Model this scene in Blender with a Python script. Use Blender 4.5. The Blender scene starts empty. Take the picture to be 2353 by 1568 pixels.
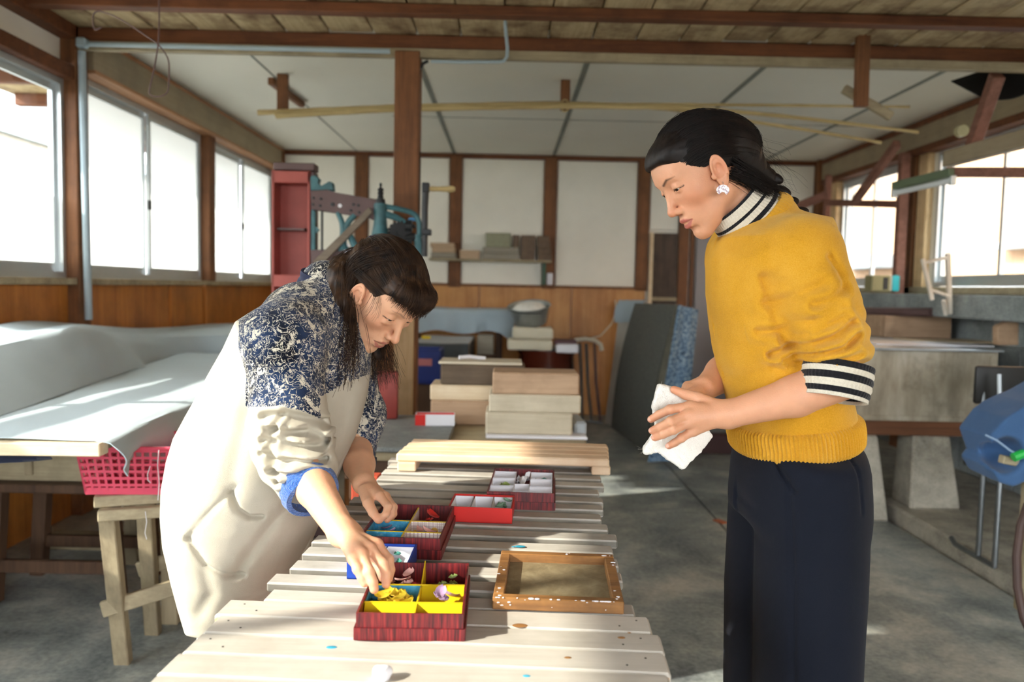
import bpy, bmesh, math, random
import numpy as np
from mathutils import Vector, Matrix

# ------------------------------------------------------------------ camera
SC = bpy.context.scene
COL = SC.collection
FPX, IW, IH = 1830.0, 2353, 1568
CAMZ = 1.25


def _n(v):
    v = np.array(v, float)
    return v / np.linalg.norm(v)


_Y = np.array([(1165 - IW / 2) / FPX, (IH / 2 - 660) / FPX, -1.0])
_Y = _n(_Y)
_X = np.array([1.0, -0.0205, 0.0])
_X[2] = -(_X[0] * _Y[0] + _X[1] * _Y[1]) / _Y[2]
_X = _n(_X)
_Z = np.cross(_X, _Y)
CAM_R = np.stack([_X, _Y, _Z])          # rows: world axes in camera space -> camera to world
CAM_O = np.array([0, 0, CAMZ])

cam_d = bpy.data.cameras.new('camera')
cam = bpy.data.objects.new('camera', cam_d)
COL.objects.link(cam)
cam.matrix_world = Matrix.Translation((0, 0, CAMZ)) @ Matrix(CAM_R.tolist()).to_4x4()
cam_d.sensor_width = 36.0
cam_d.lens = FPX / IW * 36.0
cam_d.clip_start = 0.05
cam_d.dof.use_dof = True
cam_d.dof.focus_distance = 1.52
cam_d.dof.aperture_fstop = 3.4
SC.camera = cam

# ------------------------------------------------------------------ world, sun, exposure
world = bpy.data.worlds.new('sky')
SC.world = world
world.use_nodes = True
_bg = world.node_tree.nodes['Background']
_bg.inputs['Color'].default_value = (0.93, 0.965, 1.0, 1)
_bg.inputs['Strength'].default_value = 4.7

sun_d = bpy.data.lights.new('sun', 'SUN')
sun = bpy.data.objects.new('sun', sun_d)
COL.objects.link(sun)
SUN_DIR = Vector((1.0, 0.40, -0.60)).normalized()
sun.rotation_euler = SUN_DIR.to_track_quat('-Z', 'Y').to_euler()
sun.location = (-8, -3, 6)
sun_d.energy = 4.3
sun_d.angle = math.radians(0.9)
sun_d.color = (1.0, 0.92, 0.80)

SC.view_settings.view_transform = 'Standard'
SC.view_settings.look = 'None'
SC.view_settings.gamma = 1.0
SC.view_settings.use_curve_mapping = False
SC.view_settings.exposure = 1.4
SC.cycles.max_bounces = 9
SC.cycles.diffuse_bounces = 6
SC.cycles.transparent_max_bounces = 24
SC.cycles.sample_clamp_indirect = 6.0
SC.cycles.caustics_reflective = False
SC.cycles.caustics_refractive = False


# ------------------------------------------------------------------ pixel -> place helpers
def ray(x, y):
    d = np.array([(x - IW / 2) / FPX, (IH / 2 - y) / FPX, -1.0])
    return CAM_R @ d


def pY(x, y, Y):
    d = ray(x, y)
    return Vector(CAM_O + d * (Y / d[1]))


def pZ(x, y, z):
    d = ray(x, y)
    return Vector(CAM_O + d * ((z - CAMZ) / d[2]))


def pX(x, y, X):
    d = ray(x, y)
    return Vector(CAM_O + d * (X / d[0]))


# ------------------------------------------------------------------ objects
def tag(o, label=None, cat=None, group=None, kind=None):
    if label: o['label'] = label
    if cat: o['category'] = cat
    if group: o['group'] = group
    if kind: o['kind'] = kind
    return o


def thing(name, loc, label=None, cat=None, group=None, rz=0.0, kind=None):
    o = bpy.data.objects.new(name, None)
    COL.objects.link(o)
    o.location = loc
    o.rotation_euler = (0, 0, rz)
    o.empty_display_size = 0.1
    return tag(o, label, cat, group, kind)


def link(name, me, mat=None, parent=None, world_geo=True):
    o = bpy.data.objects.new(name, me)
    COL.objects.link(o)
    if mat is not None and not me.materials:
        me.materials.append(mat)
    if parent is not None:
        o.parent = parent
        if world_geo:
            q = parent
            m = Matrix.Identity(4)
            while q is not None:
                m = Matrix.LocRotScale(q.location, q.rotation_euler, q.scale) @ m if q.parent is None else q.matrix_parent_inverse @ Matrix.LocRotScale(q.location, q.rotation_euler, q.scale) @ m
                q = q.parent
            o.matrix_parent_inverse = m.inverted()
    return o


def dup(root, loc=None, rot=None, label=None, group=None):
    r = root.copy()
    COL.objects.link(r)
    if loc is not None: r.location = loc
    if rot is not None: r.rotation_euler = rot
    if label: r['label'] = label
    if group: r['group'] = group
    for ch in root.children:
        c = ch.copy(); COL.objects.link(c); c.parent = r
        for g in ch.children:
            d = g.copy(); COL.objects.link(d); d.parent = c
    return r


def rotz(a):
    return Matrix.Rotation(a, 3, 'Z')


def frame_to(d, up=(0, 0, 1)):
    """3x3 with local z along d"""
    d = Vector(d).normalized()
    return d.to_track_quat('Z', 'Y').to_matrix()


class MB:
    def __init__(self):
        self.bm = bmesh.new()

    def box(self, c, s, rot=None, bevel=0.0, seg=1):
        m = Matrix.Identity(4)
        if rot is not None:
            m = rot.to_4x4()
        m.translation = Vector(c)
        r = bmesh.ops.create_cube(self.bm, size=1.0, matrix=m @ Matrix.Diagonal((s[0], s[1], s[2], 1)))
        if bevel > 0:
            es = list({e for v in r['verts'] for e in v.link_edges})
            bmesh.ops.bevel(self.bm, geom=es, offset=min(bevel, min(s) * 0.45), segments=seg, profile=0.5, affect='EDGES')
        return self

    def bx(self, x0, x1, y0, y1, z0, z1, bevel=0.0):
        return self.box(((x0 + x1) / 2, (y0 + y1) / 2, (z0 + z1) / 2), (abs(x1 - x0), abs(y1 - y0), abs(z1 - z0)), None, bevel)

    def bar(self, a, b, w, h, bevel=0.0, roll=0.0, ext=0.0):
        """rectangular bar from a to b; w across, h in the up-ish direction"""
        a, b = Vector(a), Vector(b)
        d = (b - a); L = d.length; d.normalize()
        up = Vector((0, 0, 1)) if abs(d.z) < 0.95 else Vector((0, 1, 0))
        s = d.cross(up).normalized(); u = s.cross(d).normalized()
        if roll:
            q = Matrix.Rotation(roll, 3, d); s = q @ s; u = q @ u
        m = Matrix((s, d, u)).transposed()
        return self.box((a + b) / 2, (w, L + ext, h), m, bevel)

    def tube(self, pts, r, n=10, cap=True, closed=False, flat=1.0):
        pts = [Vector(p) for p in pts]
        m = len(pts)
        rs = r if hasattr(r, '__len__') else [r] * m
        rings = []
        prev = None
        for i in range(m):
            if closed:
                t = pts[(i + 1) % m] - pts[i - 1]
            else:
                t = pts[min(i + 1, m - 1)] - pts[max(i - 1, 0)]
            if t.length < 1e-9: t = Vector((0, 0, 1))
            t.normalize()
            if prev is None:
                a = Vector((0, 0, 1)) if abs(t.z) < 0.9 else Vector((1, 0, 0))
                s = t.cross(a).normalized()
            else:
                s = prev - t * prev.dot(t)
                if s.length < 1e-6: s = t.orthogonal()
                s.normalize()
            prev = s
            u = t.cross(s)
            rings.append([self.bm.verts.new(pts[i] + (s * math.cos(2 * math.pi * k / n) + u * (flat * math.sin(2 * math.pi * k / n))) * rs[i]) for k in range(n)])
        for i in range(m if closed else m - 1):
            A, B = rings[i], rings[(i + 1) % m]
            for k in range(n):
                self.bm.faces.new((A[k], A[(k + 1) % n], B[(k + 1) % n], B[k]))
        if cap and not closed:
            self.bm.faces.new(rings[0][::-1]); self.bm.faces.new(rings[-1])
        return self

    def cyl(self, a, b, r, n=16, r2=None):
        return self.tube([a, b], [r, r if r2 is None else r2], n)

    def lathe(self, prof, c=(0, 0, 0), n=32, rot=None, sx=1.0, sy=1.0):
        c = Vector(c)
        rings = []
        for (r, z) in prof:
            ring = []
            for k in range(n):
                a = 2 * math.pi * k / n
                p = Vector((r * math.cos(a) * sx, r * math.sin(a) * sy, z))
                if rot is not None: p = rot @ p
                ring.append(self.bm.verts.new(c + p))
            rings.append(ring)
        for A, B in zip(rings[:-1], rings[1:]):
            for k in range(n):
                self.bm.faces.new((A[k], A[(k + 1) % n], B[(k + 1) % n], B[k]))
        if prof[0][0] > 1e-5: self.bm.faces.new(rings[0][::-1])
        if prof[-1][0] > 1e-5: self.bm.faces.new(rings[-1])
        return self

    def prism(self, poly, depth, m4, bevel=0.0):
        """2-d polygon (x,y) extruded along local z from -depth/2 to depth/2, placed by 4x4"""
        lo = [self.bm.verts.new(m4 @ Vector((x, y, -depth / 2))) for x, y in poly]
        hi = [self.bm.verts.new(m4 @ Vector((x, y, depth / 2))) for x, y in poly]
        k = len(poly)
        fs = [self.bm.faces.new(lo[::-1]), self.bm.faces.new(hi)]
        for i in range(k):
            fs.append(self.bm.faces.new((lo[i], lo[(i + 1) % k], hi[(i + 1) % k], hi[i])))
        if bevel:
            es = list({e for f in fs for e in f.edges})
            bmesh.ops.bevel(self.bm, geom=es, offset=bevel, segments=1, profile=0.5, affect='EDGES')
        return self

    def grid(self, P, th=0.0, closed_u=False):
        """P[i][j] -> points; optional thickness (offset along normals)"""
        P = np.asarray(P, float)
        h, w = P.shape[:2]

        def put(Q):
            return [[self.bm.verts.new(Q[i, j]) for j in range(w)] for i in range(h)]
        A = put(P)
        jj = w if closed_u else w - 1

        def quads(A, flip):
            for i in range(h - 1):
                for j in range(jj):
                    q = (A[i][j], A[i][(j + 1) % w], A[i + 1][(j + 1) % w], A[i + 1][j])
                    self.bm.faces.new(q[::-1] if flip else q)
        quads(A, False)
        if th:
            du = np.gradient(P, axis=1); dv = np.gradient(P, axis=0)
            N = np.cross(du, dv); N /= np.maximum(np.linalg.norm(N, axis=2, keepdims=True), 1e-9)
            B = put(P - N * th)
            quads(B, True)
            edge = [(0, j) for j in range(w)] + [(i, w - 1) for i in range(1, h)] + [(h - 1, j) for j in range(w - 2, -1, -1)] + [(i, 0) for i in range(h - 2, 0, -1)]
            if not closed_u:
                for (a, b) in zip(edge, edge[1:] + edge[:1]):
                    self.bm.faces.new((A[b[0]][b[1]], A[a[0]][a[1]], B[a[0]][a[1]], B[b[0]][b[1]]))
        return self

    def mesh(self, smooth=35.0):
        bmesh.ops.recalc_face_normals(self.bm, faces=self.bm.faces[:])
        me = bpy.data.meshes.new('m')
        self.bm.to_mesh(me); self.bm.free()
        if smooth:
            me.polygons.foreach_set('use_smooth', [True] * len(me.polygons))
            me.set_sharp_from_angle(angle=math.radians(smooth))
        return me

    def build(self, name, mat, parent=None, label=None, cat=None, group=None, kind=None, smooth=35.0, local=False):
        me = self.mesh(smooth)
        me.name = name
        o = link(name, me, mat, parent, not local)
        return tag(o, label, cat, group, kind)


# ------------------------------------------------------------------ materials
def rgb(h):
    h = h.lstrip('#')
    c = [int(h[i:i + 2], 16) / 255 for i in (0, 2, 4)]
    return tuple(x / 12.92 if x <= 0.04045 else ((x + 0.055) / 1.055) ** 2.4 for x in c) + (1.0,)


class NT:
    def __init__(self, name):
        self.m = bpy.data.materials.new(name)
        self.m.use_nodes = True
        self.t = self.m.node_tree
        self.b = self.t.nodes['Principled BSDF']
        self.out = self.t.nodes['Material Output']
        self._co = None

    def n(self, typ, **kw):
        nd = self.t.nodes.new(typ)
        for k, v in kw.items():
            if k.startswith('i_'):
                key = k[2:].replace('_', ' ')
                self.sock(nd, key, v)
            else:
                setattr(nd, k, v)
        return nd

    def sock(self, nd, key, v):
        s = nd.inputs[int(key)] if key.isdigit() else nd.inputs[key]
        if isinstance(v, bpy.types.NodeSocket):
            self.t.links.new(v, s)
        else:
            s.default_value = v

    def co(self, scale=(1, 1, 1), rot=(0, 0, 0), rnd=True, space='Object'):
        if self._co is None:
            self._co = self.n('ShaderNodeTexCoord')
        src = self._co.outputs[space]
        if rnd:
            oi = self.n('ShaderNodeObjectInfo')
            mu = self.n('ShaderNodeVectorMath', operation='SCALE')
            self.t.links.new(oi.outputs['Random'], mu.inputs['Scale'])
            mu.inputs[0].default_value = (13.1, 17.7, 9.3)
            ad = self.n('ShaderNodeVectorMath', operation='ADD')
            self.t.links.new(src, ad.inputs[0]); self.t.links.new(mu.outputs[0], ad.inputs[1])
            src = ad.outputs[0]
        mp = self.n('ShaderNodeMapping')
        self.t.links.new(src, mp.inputs['Vector'])
        mp.inputs['Scale'].default_value = scale
        mp.inputs['Rotation'].default_value = rot
        return mp.outputs[0]

    def noise(self, vec, scale=5, detail=3, rough=0.55, dist=0.0):
        nd = self.n('ShaderNodeTexNoise', i_Scale=scale, i_Detail=detail, i_Roughness=rough, i_Distortion=dist)
        self.t.links.new(vec, nd.inputs['Vector'])
        return nd.outputs['Fac']

    def ramp(self, fac, stops, interp='LINEAR'):
        nd = self.n('ShaderNodeValToRGB')
        nd.color_ramp.interpolation = interp
        el = nd.color_ramp.elements
        while len(el) < len(stops): el.new(0.5)
        for e, (p, c) in zip(el, stops):
            e.position = p; e.color = c if len(c) == 4 else rgb(c)
        self.t.links.new(fac, nd.inputs['Fac'])
        return nd.outputs['Color']

    def mix(self, fac, a, b, blend='MIX'):
        nd = self.n('ShaderNodeMix', data_type='RGBA', blend_type=blend)
        for i, v in ((0, fac), (6, a), (7, b)):
            if isinstance(v, bpy.types.NodeSocket): self.t.links.new(v, nd.inputs[i])
            else: nd.inputs[i].default_value = v
        return nd.outputs[2]

    def math(self, op, a, b=0.5, c=0.5):
        nd = self.n('ShaderNodeMath', operation=op)
        for i, v in enumerate((a, b, c)):
            if isinstance(v, bpy.types.NodeSocket): self.t.links.new(v, nd.inputs[i])
            else: nd.inputs[i].default_value = v
        return nd.outputs[0]

    def bump(self, h, dist=0.002, strength=1.0):
        nd = self.n('ShaderNodeBump', i_Distance=dist, i_Strength=strength)
        self.t.links.new(h, nd.inputs['Height'])
        self.t.links.new(nd.outputs[0], self.b.inputs['Normal'])

    def set(self, **kw):
        for k, v in kw.items():
            self.sock(self.b, k.replace('_', ' '), v)
        return self


def mul(c, k):
    return (c[0] * k, c[1] * k, c[2] * k, 1.0)


def plain(name, c, rough=0.6, metal=0.0, var=0.18, vs=6.0, bump=0.0, bs=60.0, spec=0.4, **kw):
    t = NT(name)
    c = rgb(c)
    v = t.co()
    f = t.noise(v, vs, 4)
    col = t.ramp(f, [(0.25, mul(c, 1 - var)), (0.75, mul(c, 1 + var))])
    t.set(Base_Color=col, Roughness=rough, Metallic=metal, Specular_IOR_Level=spec)
    if bump:
        t.bump(t.noise(v, bs, 3), bump)
    t.set(**kw)
    return t.m


def wood(name, c1, c2, axis='x', s=1.0, rough=0.62, bump=0.0012, stain=None, stain_amt=0.5, knots=False):
    t = NT(name)
    c1, c2 = rgb(c1), rgb(c2)
    st = {'x': (0.06, 1, 1), 'y': (1, 0.06, 1), 'z': (1, 1, 0.06)}[axis]
    v = t.co(tuple(k * s for k in st))
    w = t.noise(v, 22, 4, 0.6, 0.4)
    g = t.noise(v, 90, 3, 0.7)
    f = t.math('MULTIPLY_ADD', g, 0.45, t.math('MULTIPLY', w, 0.6))
    col = t.ramp(f, [(0.33, c1), (0.5, tuple((a + b) / 2 for a, b in zip(c1, c2))), (0.7, c2)])
    if stain:
        sv = t.co((s, s, s))
        sf = t.ramp(t.noise(sv, 5, 5, 0.65), [(0.45, (0, 0, 0, 1)), (0.7, (1, 1, 1, 1))])
        col = t.mix(t.math('MULTIPLY', sf, stain_amt), col, rgb(stain))
    t.set(Base_Color=col, Roughness=rough, Specular_IOR_Level=0.3)
    t.bump(f, bump)
    return t.m


def fabric(name, c, var=0.12, scale=900.0, rough=0.9, sheen=0.3, bump=0.0006, fold=0.0):
    t = NT(name)
    c = rgb(c)
    v = t.co(rnd=False)
    w = t.noise(v, scale, 2)
    big = t.noise(v, 5, 4)
    f = t.math('MULTIPLY_ADD', w, 0.6, t.math('MULTIPLY', big, 0.4))
    col = t.ramp(f, [(0.3, mul(c, 1 - var)), (0.7, mul(c, 1 + var))])
    t.set(Base_Color=col, Roughness=rough, Specular_IOR_Level=0.15, Sheen_Weight=sheen, Sheen_Roughness=0.5)
    t.bump(t.math('ADD', w, t.math('MULTIPLY', t.noise(v, 14, 4), fold)), bump)
    return t.m


MT = {}
MT['post'] = wood('post_wood', '#5f3c26', '#8a5c3a', 'z', 1.0, stain='#3c261a', stain_amt=0.5)
MT['postlit'] = wood('pale_post_board', '#c9a878', '#e2c89e', 'z', 1.0, stain='#8d6f4c', stain_amt=0.5)  # pale wood; sunlight on the pillar board put into the tone
MT['joist'] = wood('joist_wood', '#512f1f', '#7d4d30', 'x', 1.0, stain='#2f1b13', stain_amt=0.5)
MT['beamgrey'] = wood('grey_beam_veneer', '#8f8168', '#a3957b', 'y', 0.6, stain='#7c7160', stain_amt=0.6)
MT['beamedge'] = wood('beam_edge_wood', '#8b5d3c', '#b98d67', 'y', 1.0)
MT['roofboard'] = wood('roof_board', '#a08a68', '#cdbb95', 'y', 0.8, rough=0.75, stain='#5d3c24', stain_amt=0.95)
MT['plyleft'] = wood('left_plywood', '#9a5a2b', '#c5833f', 'z', 0.7, rough=0.4, stain='#6e4524', stain_amt=0.55)
MT['plyback'] = wood('back_plywood', '#a9703b', '#c9965a', 'z', 0.5, rough=0.45, stain='#8b5a30', stain_amt=0.5)
MT['plaster'] = plain('white_plaster', '#eae7dc', 0.85, var=0.05, vs=3, bump=0.0006, bs=160)
MT['ceilpanel'] = plain('ceiling_panel', '#dedcd0', 0.8, var=0.05, vs=1.2)
MT['seam'] = plain('seam_batten', '#7c8078', 0.7)
MT['alu'] = plain('aluminium_frame', '#c9d0d2', 0.35, metal=0.6, var=0.05)
MT['greypaint'] = plain('grey_conduit', '#9fb0b8', 0.45, var=0.08)
MT['black'] = plain('black_metal', '#1d1d1d', 0.45, var=0.2)
MT['steel'] = plain('steel_tube', '#74787a', 0.35, metal=0.9, var=0.1)
MT['redsteel'] = plain('red_oxide_steel', '#9a4a42', 0.5, var=0.16, vs=9)
MT['brownsteel'] = plain('brown_steel', '#5a4544', 0.5, var=0.15, vs=12)
MT['teal'] = plain('teal_cast_iron', '#3a656c', 0.45, var=0.35, vs=14, bump=0.001, bs=120)
MT['iron'] = plain('dark_iron', '#26282a', 0.42, metal=0.3, var=0.25, vs=20)
MT['bamboo'] = wood('bamboo', '#a08a5c', '#cdb987', 'x', 1.5, rough=0.4)
MT['oldwood'] = wood('weathered_wood', '#8d8068', '#b3a688', 'x', 1.0, stain='#5d5444', stain_amt=0.5)
MT['oldwoodz'] = wood('weathered_wood_upright', '#857760', '#a99b7e', 'z', 1.0, stain='#5d5444', stain_amt=0.5)
MT['palewood'] = wood('pale_pine', '#d3bb97', '#e6d6b9', 'x', 1.0, stain='#b88f66', stain_amt=0.35)
# ------------------------------------------------------------------ the room
XL, XR, YB, YF, ZC = -2.27, 3.09, 7.84, -2.6, 2.535


def glass_mat(name, clear, tint=(0.97, 0.985, 0.98, 1)):
    t = NT(name)
    tr = t.n('ShaderNodeBsdfTransparent', i_Color=tint)
    if clear:
        gl = t.n('ShaderNodeBsdfGlossy', i_Roughness=0.02)
        mx = t.n('ShaderNodeMixShader', i_Fac=0.05)
        t.t.links.new(tr.outputs[0], mx.inputs[1]); t.t.links.new(gl.outputs[0], mx.inputs[2])
    else:
        tl = t.n('ShaderNodeBsdfTranslucent', i_Color=(0.70, 0.71, 0.69, 1))
        df = t.n('ShaderNodeBsdfDiffuse', i_Color=(0.85, 0.87, 0.86, 1))
        m0 = t.n('ShaderNodeMixShader', i_Fac=0.12)
        t.t.links.new(tl.outputs[0], m0.inputs[1]); t.t.links.new(df.outputs[0], m0.inputs[2])
        mx = t.n('ShaderNodeMixShader', i_Fac=0.90)
        t.t.links.new(tr.outputs[0], mx.inputs[1]); t.t.links.new(m0.outputs[0], mx.inputs[2])
    t.t.links.new(mx.outputs[0], t.out.inputs['Surface'])
    return t.m


MT['glass'] = glass_mat('clear_glass', True)
MT['frost'] = glass_mat('frosted_glass', False)
MT['paper'] = NT('sun_diffusing_pane').m  # diffusing pane added out of view to stop direct sun
_t = MT['paper'].node_tree
_n1 = _t.nodes.new('ShaderNodeBsdfTranslucent'); _n1.inputs[0].default_value = (0.8, 0.78, 0.72, 1)
_t.links.new(_n1.outputs[0], _t.nodes['Material Output'].inputs['Surface'])


def concrete(name, a, b, c, s=1.0, rough=0.6, bump=0.002):
    t = NT(name)
    v = t.co(rnd=False)
    big = t.noise(v, 1.1 * s, 6, 0.62, 0.6)
    med = t.noise(v, 5 * s, 6, 0.65, 0.3)
    fine = t.noise(v, 70 * s, 3)
    f = t.math('MULTIPLY_ADD', med, 0.55, t.math('MULTIPLY', big, 0.5))
    col = t.ramp(f, [(0.40, rgb(a)), (0.52, rgb(b)), (0.63, rgb(c))])
    col = t.mix(0.18, col, t.ramp(fine, [(0.3, (0.08, 0.08, 0.08, 1)), (0.7, (0.7, 0.7, 0.68, 1))]))
    ro = t.math('MULTIPLY_ADD', med, 0.5, rough - 0.25)
    t.set(Base_Color=col, Roughness=ro, Specular_IOR_Level=0.4)
    t.bump(t.math('MULTIPLY_ADD', fine, 0.35, med), bump)
    return t.m


MT['floor'] = concrete('floor_concrete', '#434b4f', '#7f8682', '#bab8ac', 0.75, 0.5, 0.003)
MT['conc'] = concrete('old_concrete', '#7a7468', '#a39c8b', '#bdb6a4', 1.6, 0.85, 0.006)
MT['concgrey'] = concrete('grey_concrete', '#6c7474', '#8a9393', '#a4aba8', 1.2, 0.85, 0.004)
MT['drain'] = plain('dark_drain_gap', '#23201d', 0.9)  # even dark fill of the floor joint and drain channel

# floor: two poured fields with a joint, a sunken drain line and a raised strip along the right wall
fl = MB().bx(XL - 0.1, 1.17, YF - 0.1, YB + 0.1, -0.12, 0).bx(1.185, 2.14, YF - 0.1, YB + 0.1, -0.12, 0).build('floor', MT['floor'], kind='structure', smooth=0)
MB().bx(1.16, 1.195, YF - 0.1, YB + 0.1, -0.11, -0.012).build('joint', MT['drain'], fl)
MB().bx(2.13, 2.21, YF - 0.1, YB + 0.1, -0.11, -0.03).build('drain_channel', MT['drain'], fl)
MB().bx(2.185, XR + 0.1, YF - 0.1, YB + 0.1, -0.12, 0.075, 0.012).build('kerb_slab', MT['conc'], fl)
MB().bx(-60, 60, -60, 60, -0.32, -0.13).build('ground', plain('outside_ground', '#5c5a54', 0.9), kind='structure', label='pale ground outside the workshop')

# ---- back wall
wb = MB().bx(XL - 0.1, XR + 0.1, YB + 0.01, YB + 0.12, 0, ZC + 0.1).build('wall_back', MT['plaster'], kind='structure', smooth=0)


def bpx(x, y=500):
    return pY(x, y, YB).x


posts = [(817, 846), (1033, 1061), (1249, 1278), (1463, 1491)]
pw = [(bpx(a), bpx(b)) for a, b in posts]
for a, b in pw:
    MB().bx(a, b, YB - 0.035, YB + 0.02, 1.24, ZC - 0.03, 0.004).build('post', MT['post'], wb)
MB().bx(bpx(1560), bpx(1583), YB - 0.05, YB + 0.02, 0, ZC - 0.03, 0.004).build('post', MT['post'], wb)
MB().bx(bpx(1588), bpx(1597), YB - 0.04, YB + 0.02, 0, ZC - 0.03, 0.003).build('post', MT['post'], wb)
MB().bx(XR - 0.12, XR, YB - 0.12, YB + 0.02, 0, ZC, 0.004).build('post', MT['post'], wb)
MB().bx(XL, XL + 0.1, YB - 0.1, YB + 0.02, 0, ZC, 0.004).build('post', MT['post'], wb)
MB().bx(XL, XR, YB - 0.03, YB + 0.02, ZC - 0.045, ZC - 0.005, 0.004).build('top_rail', MT['joist'], wb)
edges = [XL] + [x for p in pw for x in p] + [bpx(1561)]
for i in range(0, len(edges), 2):
    a, b = edges[i] + 0.008, edges[i + 1] - 0.008
    z0 = 1.275
    if i == len(edges) - 2: z0 = pY(1530, 530, YB).z
    MB().bx(a, b, YB - 0.018, YB + 0.02, z0, ZC - 0.05, 0.006).build('plaster_panel', MT['plaster'], wb)
MB().bx(bpx(1598), XR - 0.12, YB - 0.018, YB + 0.02, pY(1700, 540, YB).z, ZC - 0.05, 0.006).build('plaster_panel', MT['plaster'], wb)
# plywood dado
x0 = XL
for x1 in (bpx(900), bpx(1105), bpx(1318), bpx(1488)):
    MB().bx(x0 + 0.003, x1 - 0.003, YB - 0.022, YB + 0.02, 0, 1.262, 0.003).build('plywood_panel', MT['plyback'], wb)
    x0 = x1
MB().bx(XL, bpx(1488), YB - 0.035, YB - 0.01, 1.252, 1.275, 0.003).build('dado_rail', MT['post'], wb)
# dark plank door leaf and grey sliding door
d1 = MB().bx(bpx(1502), bpx(1557), YB - 0.045, YB - 0.015, 0, pY(1530, 537, YB).z, 0.004).build('door_1', wood('dark_door', '#3d322b', '#5b4b40', 'z', 1.0, stain='#2c2420'), kind='structure')
MB().bx(bpx(1500), bpx(1558), YB - 0.06, YB - 0.03, pY(1530, 687, YB).z - 0.02, pY(1530, 687, YB).z + 0.015, 0.003).build('door_rail', MT['oldwood'], d1)
MB().bx(bpx(1493), bpx(1501), YB - 0.07, YB - 0.02, 0, pY(1530, 537, YB).z, 0.003).build('door_jamb', MT['palewood'], d1)
d2 = MB().bx(bpx(1600), bpx(1780), YB - 0.06, YB - 0.015, 0.0, pY(1700, 540, YB).z, 0.004).build('door_2', plain('grey_door_skin', '#8f8a8c', 0.5, var=0.08, vs=2.0), kind='structure')
MB().bx(bpx(1690), bpx(1694), YB - 0.07, YB - 0.05, 0.02, pY(1700, 545, YB).z, 0.001).build('door_stile', MT['alu'], d2)

# ---- left wall
YP1, YP2, YN, YD = 4.2, 6.02, 3.46, 1.62      # posts; near glazing between YD and YN, out of view, shaped for the sun
wl = MB()
wl.bx(XL - 0.12, XL - 0.02, YN, YB + 0.1, 0, 1.2).bx(XL - 0.12, XL - 0.02, YD, YB + 0.1, 2.34, ZC + 0.1).bx(XL - 0.12, XL - 0.02, YF, YD, 2.28, ZC + 0.1)
wl.bx(XL - 0.12, XL - 0.02, YF, -0.9, 0, 2.4)
wl.bx(XL - 0.12, XL - 0.02, -0.9, YN, 0, 0.92)  # low wall out of view, added to block sun from the floor
wl = wl.build('wall_left', MT['plaster'], kind='structure', smooth=0)
for a, b in ((YN + 0.02, 4.16), (4.24, 5.4), (5.41, 5.97), (6.06, YB - 0.05)):
    MB().bx(XL - 0.03, XL, a, b, 0, 1.215, 0.003).build('plywood_panel', MT['plyleft'], wl)
for y in (5.4, 6.02):
    MB().bx(XL - 0.02, XL + 0.012, y - 0.02, y + 0.02, 0, 1.215, 0.003).build('batten', MT['plyleft'], wl)
MB().bx(XL - 0.06, XL + 0.05, YN, YB, 1.215, 1.25, 0.004).build('window_sill', MT['oldwood'], wl)
for y, w in ((YP1, 0.12), (YP2, 0.12)):
    MB().bx(XL - 0.06, XL + 0.06, y - w / 2, y + w / 2, 1.25 if y > 5 else 0, 2.36 if y > 5 else ZC, 0.005).build('post', MT['post'], wl)
MB().bx(XL - 0.06, XL + 0.06, YN - 0.1, YN, 0, ZC, 0.005).build('post', MT['post'], wl)
MB().bx(XL - 0.06, XL + 0.06, YD - 0.1, YD, 0, ZC, 0.005).build('post', MT['post'], wl)
MB().bx(XL - 0.06, XL + 0.06, -0.9, -0.8, 0, ZC, 0.005).build('post', MT['post'], wl)
MB().bx(XL - 0.05, XL + 0.09, YP1 + 0.06, YB, 2.335, ZC - 0.01, 0.003).build('header_beam', MT['beamgrey'], wl)
MB().bx(XL - 0.05, XL + 0.1, YP1 + 0.06, YB, 2.318, 2.337, 0.003).build('header_edge', MT['beamedge'], wl)
MB().bx(XL - 0.05, XL + 0.1, YP1 + 0.06, YB, ZC - 0.03, ZC - 0.008, 0.003).build('header_edge', MT['beamedge'], wl)
MB().bx(XL - 0.05, XL + 0.05, YD, YP1, 2.255, 2.325, 0.004).build('window_head', MT['joist'], wl)
MB().bx(XL - 0.05, XL + 0.06, YF, YP1, 2.46, ZC + 0.02, 0.004).build('wall_plate', MT['joist'], wl)


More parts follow.
